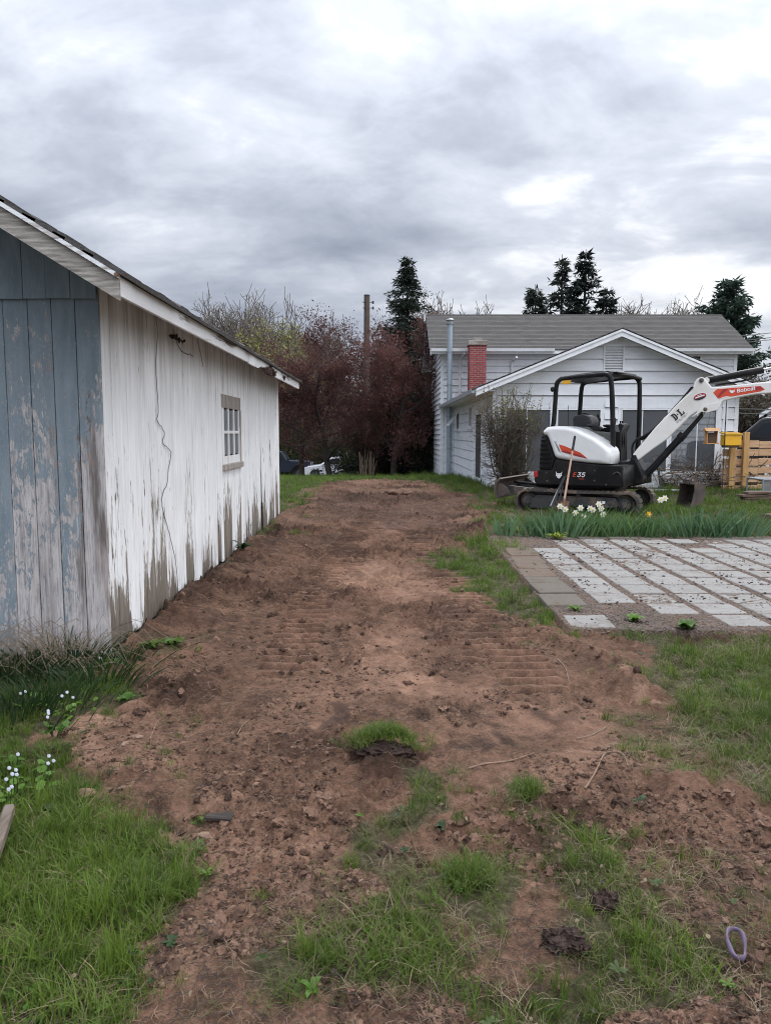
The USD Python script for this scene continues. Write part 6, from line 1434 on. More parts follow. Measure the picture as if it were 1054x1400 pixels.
# ---------------------------------------------------------------- trees
def grow(seed, height, trunk_r, levels=4, kids=(7, 6, 5, 4), ratio=.55, up=.35, spread=.8, start=.25, segs=4, wobble=.12, lean=(0, 0), tip=.006, trunk_f=.72):
    """branching skeleton: arrays (p0, p1, r0, r1, level)"""
    rng = np.random.default_rng(seed); S = []
    def br(p, d, L, r, lv):
        n = segs if lv else segs + 3; q = p; pts = [p]; rr = [r]
        for i in range(n):
            d = d + rng.normal(0, wobble, 3) + np.array([0, 0, up * .12 if lv else 0.]); d /= np.linalg.norm(d)
            q2 = q + d * L / n; r2 = max(r * (1 - .85 * (i + 1) / n), tip) if lv == levels - 1 else max(r * (1 - .65 * (i + 1) / n), tip)
            S.append((q, q2, rr[-1], r2, lv)); q = q2; pts.append(q); rr.append(r2)
        if lv + 1 >= levels: return
        k = kids[min(lv, len(kids) - 1)]
        for j in range(k):
            t = start + (1 - start) * (j + rng.uniform(.2, .9)) / k if lv == 0 else .25 + .75 * (j + rng.uniform(0, 1)) / k
            t = min(t, .98); i = min(int(t * n), n - 1); pp = pts[i] + (pts[i + 1] - pts[i]) * (t * n - i)
            ax = pts[i + 1] - pts[i]; ax /= np.linalg.norm(ax); u, w = basis(ax); a = rng.uniform(0, 2 * math.pi) if lv else j * 2.4 + rng.uniform(-.5, .5)
            dd = ax * (1 - spread * rng.uniform(.6, 1.1)) + (u * math.cos(a) + w * math.sin(a)) * spread + np.array([0, 0, up]); dd /= np.linalg.norm(dd)
            br(pp, dd, L * ratio * rng.uniform(.75, 1.15) * (1.15 - .45 * t if lv == 0 else 1), max(rr[i] * .55, tip), lv + 1)
    br(np.zeros(3), np.array([lean[0], lean[1], 1.]), height * trunk_f, trunk_r, 0)
    return [np.array([s[i] for s in S]) for i in range(5)]
def tree(name, label, loc, skel, bark, leaf_mat=None, leaves=0, leaf_size=.07, leaf_lv=2, seed=0, aspect=.6, group=None, spread_l=.12, cat='tree', sc=(1, 1, 1), tip_n=3, fit=None):
    p0, p1, r0, r1, lv = skel
    if fit: k = fit / p1[:, 2].max(); p0, p1, r0, r1 = p0 * k, p1 * k, r0 * k ** .5, r1 * k ** .5
    p0, p1 = p0 * sc, p1 * sc
    t = thing(name, label, cat, loc, 0., group)
    k = lv <= 1
    obj('trunk', segs_mesh(p0[k], p1[k], r0[k], r1[k], 8), M[bark], t, local=True, smooth=60)
    k = ~k
    if k.any(): obj('twigs', segs_mesh(p0[k], p1[k], r0[k], r1[k], tip_n), M[bark], t, local=True)
    if leaves:
        rng = np.random.default_rng(seed + 99); k = np.nonzero(lv >= leaf_lv)[0]; i = rng.choice(k, leaves); u = rng.uniform(0, 1, (leaves, 1))
        c = p0[i] * (1 - u) + p1[i] * u + rng.normal(0, spread_l, (leaves, 3)); c[:, 2] = np.maximum(c[:, 2], .05)
        obj('crown', cards(c, rng.uniform(.6, 1.3, leaves) * leaf_size, rng, aspect), M[leaf_mat], t, local=True)
    return t
def at_base(u, y): x = aty(u, 650, y)[0]; return (float(x), float(y), gz(x, y) - .05)
def hgt(v, y): return float(aty(527, v, y)[2])
# maroon trees
for k, (u, y, topv, seed, wide, n, lab) in enumerate(((452, 35.5, 432, 41, 1.05, 24000, 'broad maroon leaved tree left of the utility pole'), (538, 33.5, 436, 42, .80, 22000, 'tall maroon leaved tree between the pole and the house'), (412, 39, 462, 43, 1.0, 13000, 'smaller maroon leaved tree next to the shed corner'), (497, 38, 425, 44, .7, 9000, 'slender maroon leaved tree just behind the utility pole'))):
    x, yy, z = at_base(u, y); hh_ = hgt(topv, y) - z
    tree('maroon_tree', lab, (x, yy, z), grow(seed, hh_ * 1.12, .16, 4, (12, 7, 5, 4), .50, .30, .85, .12, 4, .13), 'bark_dark', 'maroon', n, .085, 2, seed, .62, 'maroon leaved trees', .16, sc=(wide * 1.2, wide, 1), fit=hh_ * 1.03)
# evergreen behind them
def conifer(name, label, loc, height, radius, seed, mat, whorls=26, per=9, sprig=.28, start=.08, droop=.35, gap=.0, lean=0., group=None, up=.0, taper=1.0, nsp=26):
    rng = np.random.default_rng(seed); t = thing(name, label, 'tree', loc, 0., group)
    obj('trunk', tube([(0, 0, -.2), (.02, 0, height * .5), (lean, 0, height)], [height * .018, height * .011, .02], 8), M['bark_dark'], t, local=True, smooth=40)
    P0, P1, R0, R1, C, A, SZ = [], [], [], [], [], [], []
    for i in range(whorls):
        q = (i + rng.uniform(-.3, .3)) / whorls; z = height * (start + (1 - start) * max(q, 0)); L = radius * (1 - q) ** taper * rng.uniform(.7, 1.12) + .12
        for j in range(per):
            if rng.uniform() < gap: continue
            a = j * 2 * math.pi / per + rng.uniform(-.4, .4) + i * .7; l = L * rng.uniform(.65, 1.12); d = np.array([math.cos(a), math.sin(a), 0]); pts = []
            for s in np.linspace(0, 1, 6): pts.append(np.array([lean * z / height, 0, z]) + d * l * s + np.array([0, 0, l * (up * s - droop * s ** 1.3 + .22 * droop * 2 * s ** 3)]))
            for b in range(5): P0.append(pts[b]); P1.append(pts[b + 1]); R0.append(.03 * (1 - b / 6) + .006); R1.append(.03 * (1 - (b + 1) / 6) + .006)
            n = max(5, int(nsp * l / radius + 5)); s = rng.uniform(.08, 1, n) ** .8; b = np.minimum((s * 5).astype(int), 4); pp = np.array(pts); c = pp[b] + (pp[b + 1] - pp[b]) * (s * 5 - b)[:, None]
            side = np.cross(d, [0, 0, 1]); sg = rng.choice([-1, 1], n); ax = d * .7 + side * sg[:, None] * .75 + np.array([0, 0, -.25]) + rng.normal(0, .2, (n, 3))
            c = c + rng.normal(0, .05, (n, 3)); C.append(c); A.append(ax); SZ.append(sprig * (1.15 - .6 * s) * rng.uniform(.7, 1.3, n))
    obj('branches', segs_mesh(P0, P1, R0, R1, 3), M['bark_dark'], t, local=True)
    C, A, SZ = np.vstack(C), np.vstack(A), np.concatenate(SZ)
    c2 = np.repeat(C, 3, 0) + rng.normal(0, .04 + .1 * sprig, (len(C) * 3, 3)); a2 = np.repeat(A, 3, 0) + rng.normal(0, .35, (len(C) * 3, 3))
    obj('crown', cards(c2, np.repeat(SZ, 3), rng, .26, a2, .1), M[mat], t, local=True); return t
x, y, z = at_base(556, 38); conifer('spruce_tree', 'tall dark spruce rising behind the maroon trees left of the house', (x, y, z), hgt(350, 38) - z, 5.2, 51, 'spruce', 36, 9, .30, .05, .28, .12, nsp=60)
for k, (u, v, y, rad, sd, gap, lab) in enumerate(((727, 388, 60, 4.2, 61, .25, 'low leftmost of the dark spruces behind the house roof'), (762, 347, 62, 5.2, 62, .38, 'broad sparse spruce behind the roof, left of the tallest one'), (793, 340, 60, 4.6, 63, .34, 'tallest narrow spruce behind the house roof'), (822, 392, 61, 4.2, 64, .3, 'short spruce behind the roof, right end of the dark group'))):
    x, y, z = at_base(u, y); conifer('spruce_tree', lab, (x, y, z), hgt(v, y) - z, rad, sd, 'spruce_far', 25, 7, .62, .2, .40, gap + .06, .0, 'dark spruces behind the house', .16, .85, 26)
x, y, z = at_base(985, 50); conifer('pine_tree', 'grey green pine with tiered branches behind the right end of the roof', (x, y, z), hgt(383, 50) - z, 2.9, 71, 'pine', 13, 7, .62, .52, -.12, .16, .0, None, .18, .62, 40)
# bare and budding trees at the back
for k, (u, v, y, sd, w, n, mat, lab) in enumerate(((292, 384, 66, 81, .80, 5000, 'bud_pale', 'rounded bare tree behind the shed roof, leftmost'), (366, 400, 60, 82, .75, 0, None, 'open bare tree beside the yellow green one behind the shed'), (330, 420, 72, 83, .9, 2500, 'bud_pale', 'grey bare tree low behind the shed roof'),
        (398, 440, 58, 84, .85, 9000, 'bud_green', 'yellow green budding tree behind the shed corner'), (430, 430, 62, 85, .75, 3500, 'bud_pale', 'thin bare tree left of the maroon trees'), (618, 397, 70, 86, .75, 4500, 'bud_pale', 'pale bare tree behind the left end of the house roof'), (874, 400, 74, 87, .85, 5000, 'bud_pale', 'pale bare tree behind the middle of the house roof'),
        (375, 455, 52, 88, .9, 7000, 'bud_green', 'low yellow green bushy tree seen over the shed eave'), (270, 420, 75, 89, .9, 3000, 'bud_pale', 'faint bare tree at the left end of the back row'))):
    x, y, z = at_base(u, y); hh_ = hgt(v, y) - z
    tree('bare_tree', lab, (x, y, z), grow(sd, hh_ * 1.05, .017 * hh_, 5, (13, 7, 6, 4), .62, .34, .76, .30, 3, .13, tip=.022, trunk_f=.46), 'far_twig', mat, n, .20 if mat == 'bud_green' else .13, 3, sd, .6, 'bare trees at the back', .28, sc=(w, w, 1), fit=hh_ * 1.02)
# brown wood at the right behind the truck
for k, (u, v, y, sd, lab) in enumerate(((1020, 530, 52, 91, 'brown twiggy tree behind the black truck'), (1060, 500, 58, 92, 'tall brown tree at the right edge behind the blue house'), (985, 545, 56, 93, 'brown bush behind the corner of the house'), (1040, 520, 64, 94, 'pale brown tree above the truck roof'))):
    x, y, z = at_base(u, y); hh_ = hgt(v, y) - z
    tree('brown_tree', lab, (x, y, z), grow(sd, hh_ * 1.1, .12, 4, (12, 7, 5), .55, .3, .75, .08, 3, .12, tip=.016), 'far_twig', 'brown_wood', 7000, .22, 1, sd, .6, 'brown trees at the right', .35, sc=(1.3, 1, 1), fit=hh_)
# shrubs and thicket under the maroon trees
def shrub(name, label, loc, rx, ry, h, seed, mat, bark, n, size, stems=14, cat='shrub', group=None, out=.5, asp=.6, shell=.6):
    rng = np.random.default_rng(seed); t = thing(name, label, cat, loc, 0., group); P0, P1, R0, R1 = [], [], [], []
    for s in range(stems):
        a = rng.uniform(0, 2 * math.pi); d = np.array([math.cos(a) * rx * out, math.sin(a) * ry * out, h * rng.uniform(.65, 1)]); p = np.array([math.cos(a) * .06 * rx, math.sin(a) * .06 * ry, 0]); pts = [p]
        for i in range(6): p = p + d / 6 * np.array([1 + .25 * i / 6, 1 + .25 * i / 6, 1]) + rng.normal(0, .03 * h, 3); pts.append(p)
        for i in range(6):
            P0.append(pts[i]); P1.append(pts[i + 1]); R0.append(.016 * h ** .5 * (1 - i / 7)); R1.append(.016 * h ** .5 * (1 - (i + 1) / 7))
            for j in range(4):
                e = pts[i] + (pts[i + 1] - pts[i]) * rng.uniform(); dd = rng.normal(0, 1, 3) + [0, 0, .7]; dd /= np.linalg.norm(dd); l = h * rng.uniform(.12, .28)
                P0.append(e); P1.append(e + dd * l); R0.append(.006); R1.append(.003)
                for q in range(2): e2 = e + dd * l * rng.uniform(.3, .9); d2 = dd + rng.normal(0, .6, 3); d2 /= np.linalg.norm(d2); P0.append(e2); P1.append(e2 + d2 * l * .5); R0.append(.004); R1.append(.002)
    P0, P1 = np.array(P0), np.array(P1); P0[:, 2] = np.maximum(P0[:, 2], 0); P1[:, 2] = np.maximum(P1[:, 2], .02)
    obj('stems', segs_mesh(P0, P1, R0, R1, 4), M[bark], t, local=True)
    if n:
        i = rng.integers(0, len(P0), n); u = rng.uniform(0, 1, (n, 1)); c = P0[i] * (1 - u) + P1[i] * u + rng.normal(0, size * shell, (n, 3)); c[:, 2] = np.maximum(c[:, 2], .02)
        obj('leaves', cards(c, rng.uniform(.6, 1.3, n) * size, rng, asp), M[mat], t, local=True)
    return t
for k, (u, y, rx, ry, h_, sd, mat, n, size, lab) in enumerate(((452, 49.6, 2.3, 1.2, 3.6, 1, 'shrub_green', 11000, .12, 'green shrub just behind the silver car below the maroon tree'), (490, 40, 1.1, .8, 1.9, 2, 'shrub_green', 5000, .08, 'dark green bush right of the green shrub by the road'), (402, 53, 1.4, .8, 3.2, 3, 'thicket', 4000, .10, 'brown bush behind the dark parked car'),
        (505, 35, .9, .8, 2.4, 4, 'thicket', 6000, .08, 'brown thicket of dead stems below the utility pole'), (545, 35, 1.1, .9, 2.6, 5, 'thicket', 8000, .09, 'dark thicket under the right maroon tree'), (575, 34, .8, .8, 3.2, 6, 'spruce', 8000, .10, 'dark evergreen bush at the left corner of the house'), (592, 36.5, .7, .8, 3.8, 7, 'spruce', 7000, .10, 'tall dark bush tight against the house gable'),
        (525, 37, 1.0, .9, 2.2, 8, 'thicket', 6000, .09, 'dark undergrowth between the pole and the spruce'), (478, 45, 1.6, 1.0, 3.0, 9, 'thicket', 6000, .11, 'brown undergrowth behind the green shrub'), (560, 39, 1.4, 1, 3.6, 10, 'thicket', 8000, .12, 'deep shaded undergrowth at the foot of the spruce'), (390, 50, 1.6, 1.2, 3.6, 11, 'shrub_green', 6000, .13, 'green bush across the road behind the parked car'), (425, 56, 2.4, 1.2, 4.2, 12, 'brown_wood', 7000, .2, 'brown bush across the road left of the maroon tree'))):
    x, yy, z = at_base(u, y); shrub('shrub', lab, (x, yy, z), rx, ry, h_, sd + 200, mat, 'bark_dark', n, size, 18, 'shrub', 'shrubs below the trees')
# pale dead stalks
x, yy, z = at_base(502, 33); rng = np.random.default_rng(77); P0, P1 = [], []
for s in range(26):
    a = np.array([rng.uniform(-.32, .32), rng.uniform(-.2, .2), 0]); b = a + [rng.normal(0, .09), rng.normal(0, .05), rng.uniform(.6, 1.35)]; P0.append(a); P1.append(b)
t = thing('dead_stalks', 'clump of tall pale dead stalks at the end of the track', 'plant', (x, yy, z)); obj('stalks', segs_mesh(P0, P1, np.full(26, .020), np.full(26, .012), 5), M['dead_stem'], t, local=True)
# far wood: closes the horizon as one mass
rng = np.random.default_rng(90); n = 60000
xx = rng.uniform(-110, 120, n); yy = rng.uniform(85, 112, n); hh_ = 5.5 + 5 * meshkit.fbm(np.stack([xx * .09, yy * .02, 0 * xx], -1), 4, 5)
c = np.stack([xx, yy, -1.5 + hh_ * rng.uniform(0, 1, n) ** .7], 1)
obj('far_wood', cards(c, rng.uniform(.5, 1.3, n), rng, .6), M['brown_wood'], None, kind='stuff')
# bush in front of the porch
bu = aty(697, 655, 17.6); t = shrub('porch_bush', 'twiggy budding bush in front of the screened porch', (bu[0], 17.6, gz(bu[0], 17.6)), .62, .5, 2.05, 301, 'shrub_bud', 'twig', 7000, .030, 46, 'bush', None, .62, .55, 1.2)
rng = np.random.default_rng(302); P0, P1 = [], []; LC = []
for s in range(46):
    a = rng.normal(0, .24, 2); p = np.array([a[0], a[1] * .6, rng.uniform(1.0, 1.5)]); top = np.array([a[0] * 1.5 + rng.normal(.03, .10), a[1], rng.uniform(1.75, 2.45)])
    P0.append(p); P1.append(top)
    for q in range(20): w = rng.uniform(.35, 1.02); LC.append(p + (top - p) * w + rng.normal(0, .02, 3))
for s in range(10):
    p = np.array([.25, 0, 1.3]) + rng.normal(0, .1, 3); top = p + [rng.uniform(.3, .55), rng.normal(0, .1), rng.uniform(.2, .55)]; P0.append(p); P1.append(top)
    for q in range(12): LC.append(p + (top - p) * rng.uniform(.4, 1) + rng.normal(0, .02, 3))
obj('shoots', segs_mesh(P0, P1, np.full(len(P0), .007), np.full(len(P0), .003), 4), M['twig'], t, local=True)
obj('young_leaves', cards(np.array(LC), rng.uniform(.035, .065, len(LC)), rng, .55), M['bud_green'], t, local=True)
# brush pile of cut sticks
rng = np.random.default_rng(310); c0 = on_ground(955, 668); P0, P1, R0, R1 = [], [], [], []
for s in range(1300):
    a = np.array([rng.normal(0, .85), rng.normal(.1, .35), abs(rng.normal(.08, .24))]); d = rng.normal(0, 1, 3) * [1, .7, .55] + [0, 0, .25]; d /= np.linalg.norm(d); l = rng.uniform(.25, .75); r = rng.uniform(.006, .013)
    m = a + d * l * .5 + rng.normal(0, .05, 3); b = m + (d + rng.normal(0, .3, 3)) * l * .5
    for A_, B_ in ((a, m), (m, b)): A_[2], B_[2] = max(A_[2], .0), max(B_[2], .01); P0.append(A_.copy()); P1.append(B_.copy()); R0.append(r); R1.append(r * .7)
t = thing('brush_pile', 'brown pile of cut twigs and dry stems along the porch wall', 'brush pile', (c0[0], c0[1] + .5, gz(c0[0], c0[1]))); obj('sticks', segs_mesh(P0, P1, R0, R1, 4), M['dead_stem'], t, local=True, kind='stuff')
k = rng.integers(0, len(P0), 1500); obj('dry_leaves', cards(np.array(P0)[k] + rng.normal(0, .05, (1500, 3)), rng.uniform(.03, .07, 1500), rng, .5), M['thicket'], t, local=True)
# iris and daffodil clumps along the far edge of the patio
def blades(rng, n, h, w, spread, fan=.35, bend=.25, segs=4, flat=None):
    vs, fs = [], []
    for b in range(n):
        a = rng.uniform(0, 2 * math.pi); p = np.array([rng.normal(0, spread), rng.normal(0, spread * .6), 0]); L = h * rng.uniform(.6, 1.08); out = np.array([p[0] / (spread + 1e-6) * fan + rng.normal(0, .12), rng.normal(0, .18), 0])
        ww = w * rng.uniform(.7, 1.2); f = rng.uniform(0, math.pi); sd = np.array([math.cos(f), math.sin(f), 0]); k = len(vs)
        for i in range(segs + 1):
            s = i / segs; c = p + np.array([0, 0, L * s * (1 - .25 * bend * s * s)]) + out * L * (s * .55 + bend * s ** 3); wd = ww * (1 - s ** 2.2) * .5 + .0006; vs += [c - sd * wd, c + sd * wd]
        for i in range(segs): q = k + 2 * i; fs += [(q, q + 1, q + 3), (q, q + 3, q + 2)]
    return np.array(vs), np.array(fs)
rng = np.random.default_rng(320)
IR = [(688, 732, .30, 26, .16, 'iris', 'small iris clump at the left end of the patio flower row'), (744, 733, .40, 46, .20, 'iris', 'iris clump in front of the left end of the track'), (790, 733, .40, 60, .17, 'daff_leaf', 'thick daffodil leaf clump below the shovel'), (822, 733, .42, 60, .15, 'daff_leaf', 'tall daffodil leaf clump in front of the drive sprocket'), (862, 733, .34, 60, .22, 'daff_leaf', 'low leaf clump right of the excavator track'),
      (902, 733, .30, 46, .16, 'daff_leaf', 'short leaf clump with a yellow bud in the flower row'), (946, 734, .42, 42, .18, 'iris', 'broad iris clump left of the gap in the flower row'), (990, 734, .42, 40, .20, 'iris', 'last broad iris clump at the right end of the flower row'), (1010, 732, .34, 22, .12, 'iris', 'thin iris fan beside the last broad clump'), (880, 734, .30, 40, .18, 'daff_leaf', 'low leaf clump below the white pair of flowers'), (765, 734, .36, 40, .14, 'iris', 'narrow iris clump between the left clumps')]
for (u, v, h_, n, sp, mat, lab) in IR:
    c_ = on_ground(u, v); obj('iris_clump', xf(blades(rng, int(n * 1.6), h_ * 1.12, .036 if mat == 'iris' else .018, sp, .55, .16), None, (c_[0], c_[1], gz(c_[0], c_[1]) - .01)), M[mat], None, smooth=True, label=lab, cat='iris', group='leaf clumps along the patio')
for k, (u, v) in enumerate(((765, 692), (772, 696), (786, 701), (793, 694), (806, 695), (810, 697), (797, 706), (818, 689), (821, 695), (824, 703), (902, 683), (908, 681), (886, 703))):
    p_ = aty(u, v, 11.1 if v < 690 and u > 880 else 10.95)
    lab = ['leftmost white daffodil by the shovel', 'second white daffodil from the left, close to the first', 'low white daffodil right of the shovel', 'white daffodil above the low one', 'white daffodil in the middle of the row', 'white daffodil touching the middle one on its right', 'lowest white daffodil of the left group', 'highest white daffodil in front of the track', 'white daffodil just under the highest one', 'small white daffodil low at the right of the group', 'left flower of the white pair right of the track', 'right flower of the white pair right of the track', 'yellow daffodil bud among the low leaves'][k]
    t = thing('daffodil', lab, 'daffodil', (p_[0], p_[1], gz(p_[0], p_[1])), 0., 'daffodils by the patio')
    obj('stem', tube([(0, .02, 0), (.01, 0, (p_[2] - gz(p_[0], p_[1])) * .6), (0, -.01, p_[2] - gz(p_[0], p_[1]))], .005, 5), M['daff_leaf'], t, local=True)
    pv, pf = [], []
    for j in range(6):
        a = j * math.pi / 3; d = np.array([math.cos(a), -.18, math.sin(a)]); s_ = np.array([-math.sin(a), 0, math.cos(a)]); q = len(pv)
        pv += [(0, 0, 0), tuple(d * .028 + s_ * .018), tuple(d * .052), tuple(d * .028 - s_ * .018)]; pf += [(q, q + 1, q + 2), (q, q + 2, q + 3)]
    hz_ = p_[2] - gz(p_[0], p_[1]); obj('petals', (np.array(pv) + [0, -.02, hz_], np.array(pf)), M['petal' if k < 12 else 'yellow'], t, local=True); obj('trumpet', tube([(0, -.02, hz_), (0, -.045, hz_), (0, -.055, hz_)], [.008, .013, .016], 8), M['cup'], t, local=True)
def rosette(name, label, cat, u, v, n, L, w, mat, seed, flat=.5, group=None, h=.0):
    rng = np.random.default_rng(seed); c_ = on_ground(u, v); vs, fs = [], []
    for i in range(n):
        a = rng.uniform(0, 2 * math.pi); l = L * rng.uniform(.5, 1.1); d = np.array([math.cos(a), math.sin(a), 0]); s_ = np.array([-math.sin(a), math.cos(a), 0]); up_ = rng.uniform(.25, 1.0) * (1 - flat) + .15; k = len(vs); ww = w * rng.uniform(.7, 1.2)
        for j in range(6):
            s = j / 5; c = d * l * s * .9 + np.array([0, 0, l * (up_ * 1.6 * s - 1.1 * up_ * s * s) + h * rng.uniform(.9, 1.1)]); wd = ww * math.sin(math.pi * min(.12 + s * .88, 1)) ** .7 * .5 + .001; vs += [c - s_ * wd + [0, 0, wd * .4], c, c + s_ * wd + [0, 0, wd * .4]]
        for j in range(5): q = k + 3 * j; fs += [(q, q + 1, q + 4), (q, q + 4, q + 3), (q + 1, q + 2, q + 5), (q + 1, q + 5, q + 4)]
    return obj(name, (np.array(vs) + [c_[0], c_[1], float(ground_z(c_[0], c_[1])[0])], np.array(fs)), M[mat], None, smooth=True, label=label, cat=cat, group=group)
rosette('hosta', 'yellow green leafy plant left of the iris row', 'plant', 707, 727, 26, .16, .035, 'hosta', 401, .2); rosette('hosta', 'yellow green leafy plant in front of the iris row', 'plant', 762, 738, 34, .20, .03, 'hosta', 402, .25)
rosette('weed', 'bright broad leaved weed at the front corner of the patio', 'weed', 938, 868, 22, .13, .08, 'weed_bright', 403, .35); rosette('weed', 'small bright weed on the sod in front of the patio', 'weed', 866, 857, 14, .09, .06, 'weed_bright', 404, .3); rosette('weed', 'little green weed by the loose paving slab', 'weed', 786, 842, 40, .08, .012, 'weed_bright', 405, .1)
rosette('weed', 'bright leafy weeds on the soil by the near shed corner', 'weed', 236, 884, 70, .10, .028, 'weed_bright', 406, .35); rosette('weed', 'green leaves beside the bright weeds near the shed', 'weed', 208, 892, 40, .11, .03, 'grass_a', 407, .3)
rosette('weed', 'dark green weed growing at the shed wall', 'weed', 332, 768, 22, .16, .05, 'weed_dark', 408, .0); rosette('weed', 'pale green plantain on the soil edge at left', 'weed', 172, 962, 8, .09, .04, 'weed_bright', 409, .4); rosette('weed', 'three leaved sprout in the bottom grass', 'weed', 427, 1365, 7, .042, .017, 'weed_bright', 410, .2); rosette('weed', 'dark leaf tuft on the soil right of centre', 'weed', 875, 1100, 9, .05, .02, 'weed_dark', 411, .5)
rosette('weed', 'dark little weed on the bare tongue of soil', 'weed', 605, 1142, 10, .04, .014, 'weed_dark', 412, .3); rosette('weed', 'broad plantain leaves at the edge of the left lawn', 'weed', 88, 1110, 12, .12, .05, 'shrub_green', 413, .5)
# weed bank below the shed gable: dark leaves, dead stems, pale violets
for k, (u, v, n, h_, sp, lab) in enumerate(((20, 930, 150, .26, .16, 'dark grassy weeds at the far left below the shed'), (90, 915, 170, .30, .15, 'dark grassy weed tuft below the blue boards'), (60, 965, 150, .22, .16, 'dark weed clump in front of the shed weeds'), (130, 940, 120, .22, .12, 'dark weed clump reaching the pale soil'), (15, 985, 110, .22, .13, 'dark weeds at the left edge above the lawn'), (170, 905, 60, .16, .08, 'thin weeds at the corner of the shed'), (108, 890, 90, .30, .07, 'tall grass tuft standing against the blue boards'))):
    c_ = on_ground(u, v); r_ = np.random.default_rng(430 + k); obj('weed_clump', xf(blades(r_, n, h_, .010, sp, .5, .6), None, (c_[0], c_[1], gz(c_[0], c_[1]) - .01)), M['weed_dark'], None, smooth=True, label=lab, cat='weeds', group='weeds below the shed gable')
r_ = np.random.default_rng(450); c0 = on_ground(70, 920); P0, P1, R0 = [], [], []
stems = []
for s in range(150):
    a = np.array([r_.normal(-.06, .22), r_.normal(0, .12), r_.uniform(.0, .22)]); ang = r_.normal(0, .5) + (math.pi if r_.uniform() < .5 else 0); l = r_.uniform(.15, .5); pts = []
    for q in range(6): s_ = q / 5; pts.append(a + np.array([math.cos(ang) * l * s_, math.sin(ang) * l * s_ * .6, .10 * math.sin(math.pi * s_) * r_.uniform(.2, 1.6) - .05 * s_])); pts[-1][2] = max(pts[-1][2], .005)
    for q in range(5): P0.append(pts[q]); P1.append(pts[q + 1]); R0.append(.0015)
t = thing('dead_stem_heap', 'tangle of pale dry stems over the weeds below the shed', 'dry stems', (c0[0], c0[1], .02)); obj('stems', segs_mesh(P0, P1, R0, R0, 4), M['dead_stem'], t, local=True, kind='stuff')
for k, (u, v, n, lab) in enumerate(((95, 985, 6, 'violets at the edge of the pale soil'), (25, 1095, 9, 'violets in the left lawn above the stake'), (60, 1070, 6, 'violets right of the lawn violets'), (148, 915, 4, 'violets at the foot of the shed corner'), (5, 1120, 4, 'violets at the very left edge'), (15, 1060, 4, 'single stemmed violets high in the left lawn'), (75, 1010, 5, 'violets by the lower end of the pale soil'), (40, 975, 4, 'violets among the dark weeds'))):
    c_ = on_ground(u, v); t = thing('violet_clump', 'small pale ' + lab, 'violets', (c_[0], c_[1], float(ground_z(c_[0], c_[1])[0])), 0., 'pale violets on the left'); r_ = np.random.default_rng(460 + k); L_, FL, ST = [], [], []
    for i in range(14):
        a = r_.normal(0, .05, 2); h_ = r_.uniform(.03, .09); m = 8; th = np.linspace(0, 2 * math.pi, m, endpoint=False); rr_ = r_.uniform(.012, .022); tl_ = r_.normal(0, .35, 2)
        ring = np.column_stack([a[0] + rr_ * np.cos(th), a[1] + rr_ * np.sin(th), h_ + rr_ * (tl_[0] * np.cos(th) + tl_[1] * np.sin(th))]); L_.append((np.vstack([ring, [[a[0], a[1], h_ - .004]]]), np.array([(j, (j + 1) % m, m) for j in range(m)]))); ST.append(tube([(a[0] * .4, a[1] * .4, 0), (a[0], a[1], h_)], .0015, 4))
    for i in range((n + 1) // 2):
        a = r_.normal(0, .045, 2); h_ = r_.uniform(.10, .15); ST.append(tube([(a[0] * .5, a[1] * .5, 0), (a[0], a[1], h_)], .0015, 4))
        for j in range(5):
            q = j * 2 * math.pi / 5; FL.append(ico(.0036, 1, (a[0] + .0045 * math.cos(q), a[1] - .003, h_ + .0045 * math.sin(q)), (1.2, .4, 1.2)))
    obj('leaves', join(L_), M['weed_bright'], t, local=True, smooth=True); obj('stems', join(ST), M['weed_dark'], t, local=True); obj('flowers', join(FL), M['violet'], t, local=True)
# ---------------------------------------------------------------- grass, straw, clods, pebbles (uncountable)
def scatter(name, protos, pos, idx, yaw, scale, tilt=None, label=None):
    pi = UsdGeom.PointInstancer.Define(stage, '/World/' + name); targets = []
    for k, (mesh, mat, sm) in enumerate(protos):
        pth = f'/World/{name}/kind_{k:03d}'; usdkit.mesh(stage, pth, mesh, mat, smooth=sm); targets.append(Sdf.Path(pth))
    pi.CreatePrototypesRel().SetTargets(targets)
    n = len(pos); pi.CreateProtoIndicesAttr(Vt.IntArray.FromNumpy(idx.astype(np.int32))); pi.CreatePositionsAttr(Vt.Vec3fArray.FromNumpy(pos.astype(np.float32)))
    sc = np.asarray(scale, float); sc = np.repeat(sc[:, None], 3, 1) if sc.ndim == 1 else sc
    pi.CreateScalesAttr(Vt.Vec3fArray.FromNumpy(sc.astype(np.float32)))
    c, s = np.cos(yaw / 2), np.sin(yaw / 2); q = np.zeros((n, 4)); q[:, 0], q[:, 3] = c, s
    if tilt is not None:   # small lean about a level axis, after the turn
        ta, tm = tilt; h_ = np.stack([np.cos(tm / 2), np.sin(tm / 2) * np.cos(ta), np.sin(tm / 2) * np.sin(ta), 0 * ta], 1); a, b = h_, q
        q = np.stack([a[:, 0] * b[:, 0] - a[:, 1] * b[:, 1] - a[:, 2] * b[:, 2] - a[:, 3] * b[:, 3], a[:, 0] * b[:, 1] + a[:, 1] * b[:, 0] + a[:, 2] * b[:, 3] - a[:, 3] * b[:, 2], a[:, 0] * b[:, 2] - a[:, 1] * b[:, 3] + a[:, 2] * b[:, 0] + a[:, 3] * b[:, 1], a[:, 0] * b[:, 3] + a[:, 1] * b[:, 2] - a[:, 2] * b[:, 1] + a[:, 3] * b[:, 0]], 1)
    pi.CreateOrientationsAttr(Vt.QuathArray([Gf.Quath(*map(float, r)) for r in q]))
    cdata(pi.GetPrim(), kind='stuff'); return pi
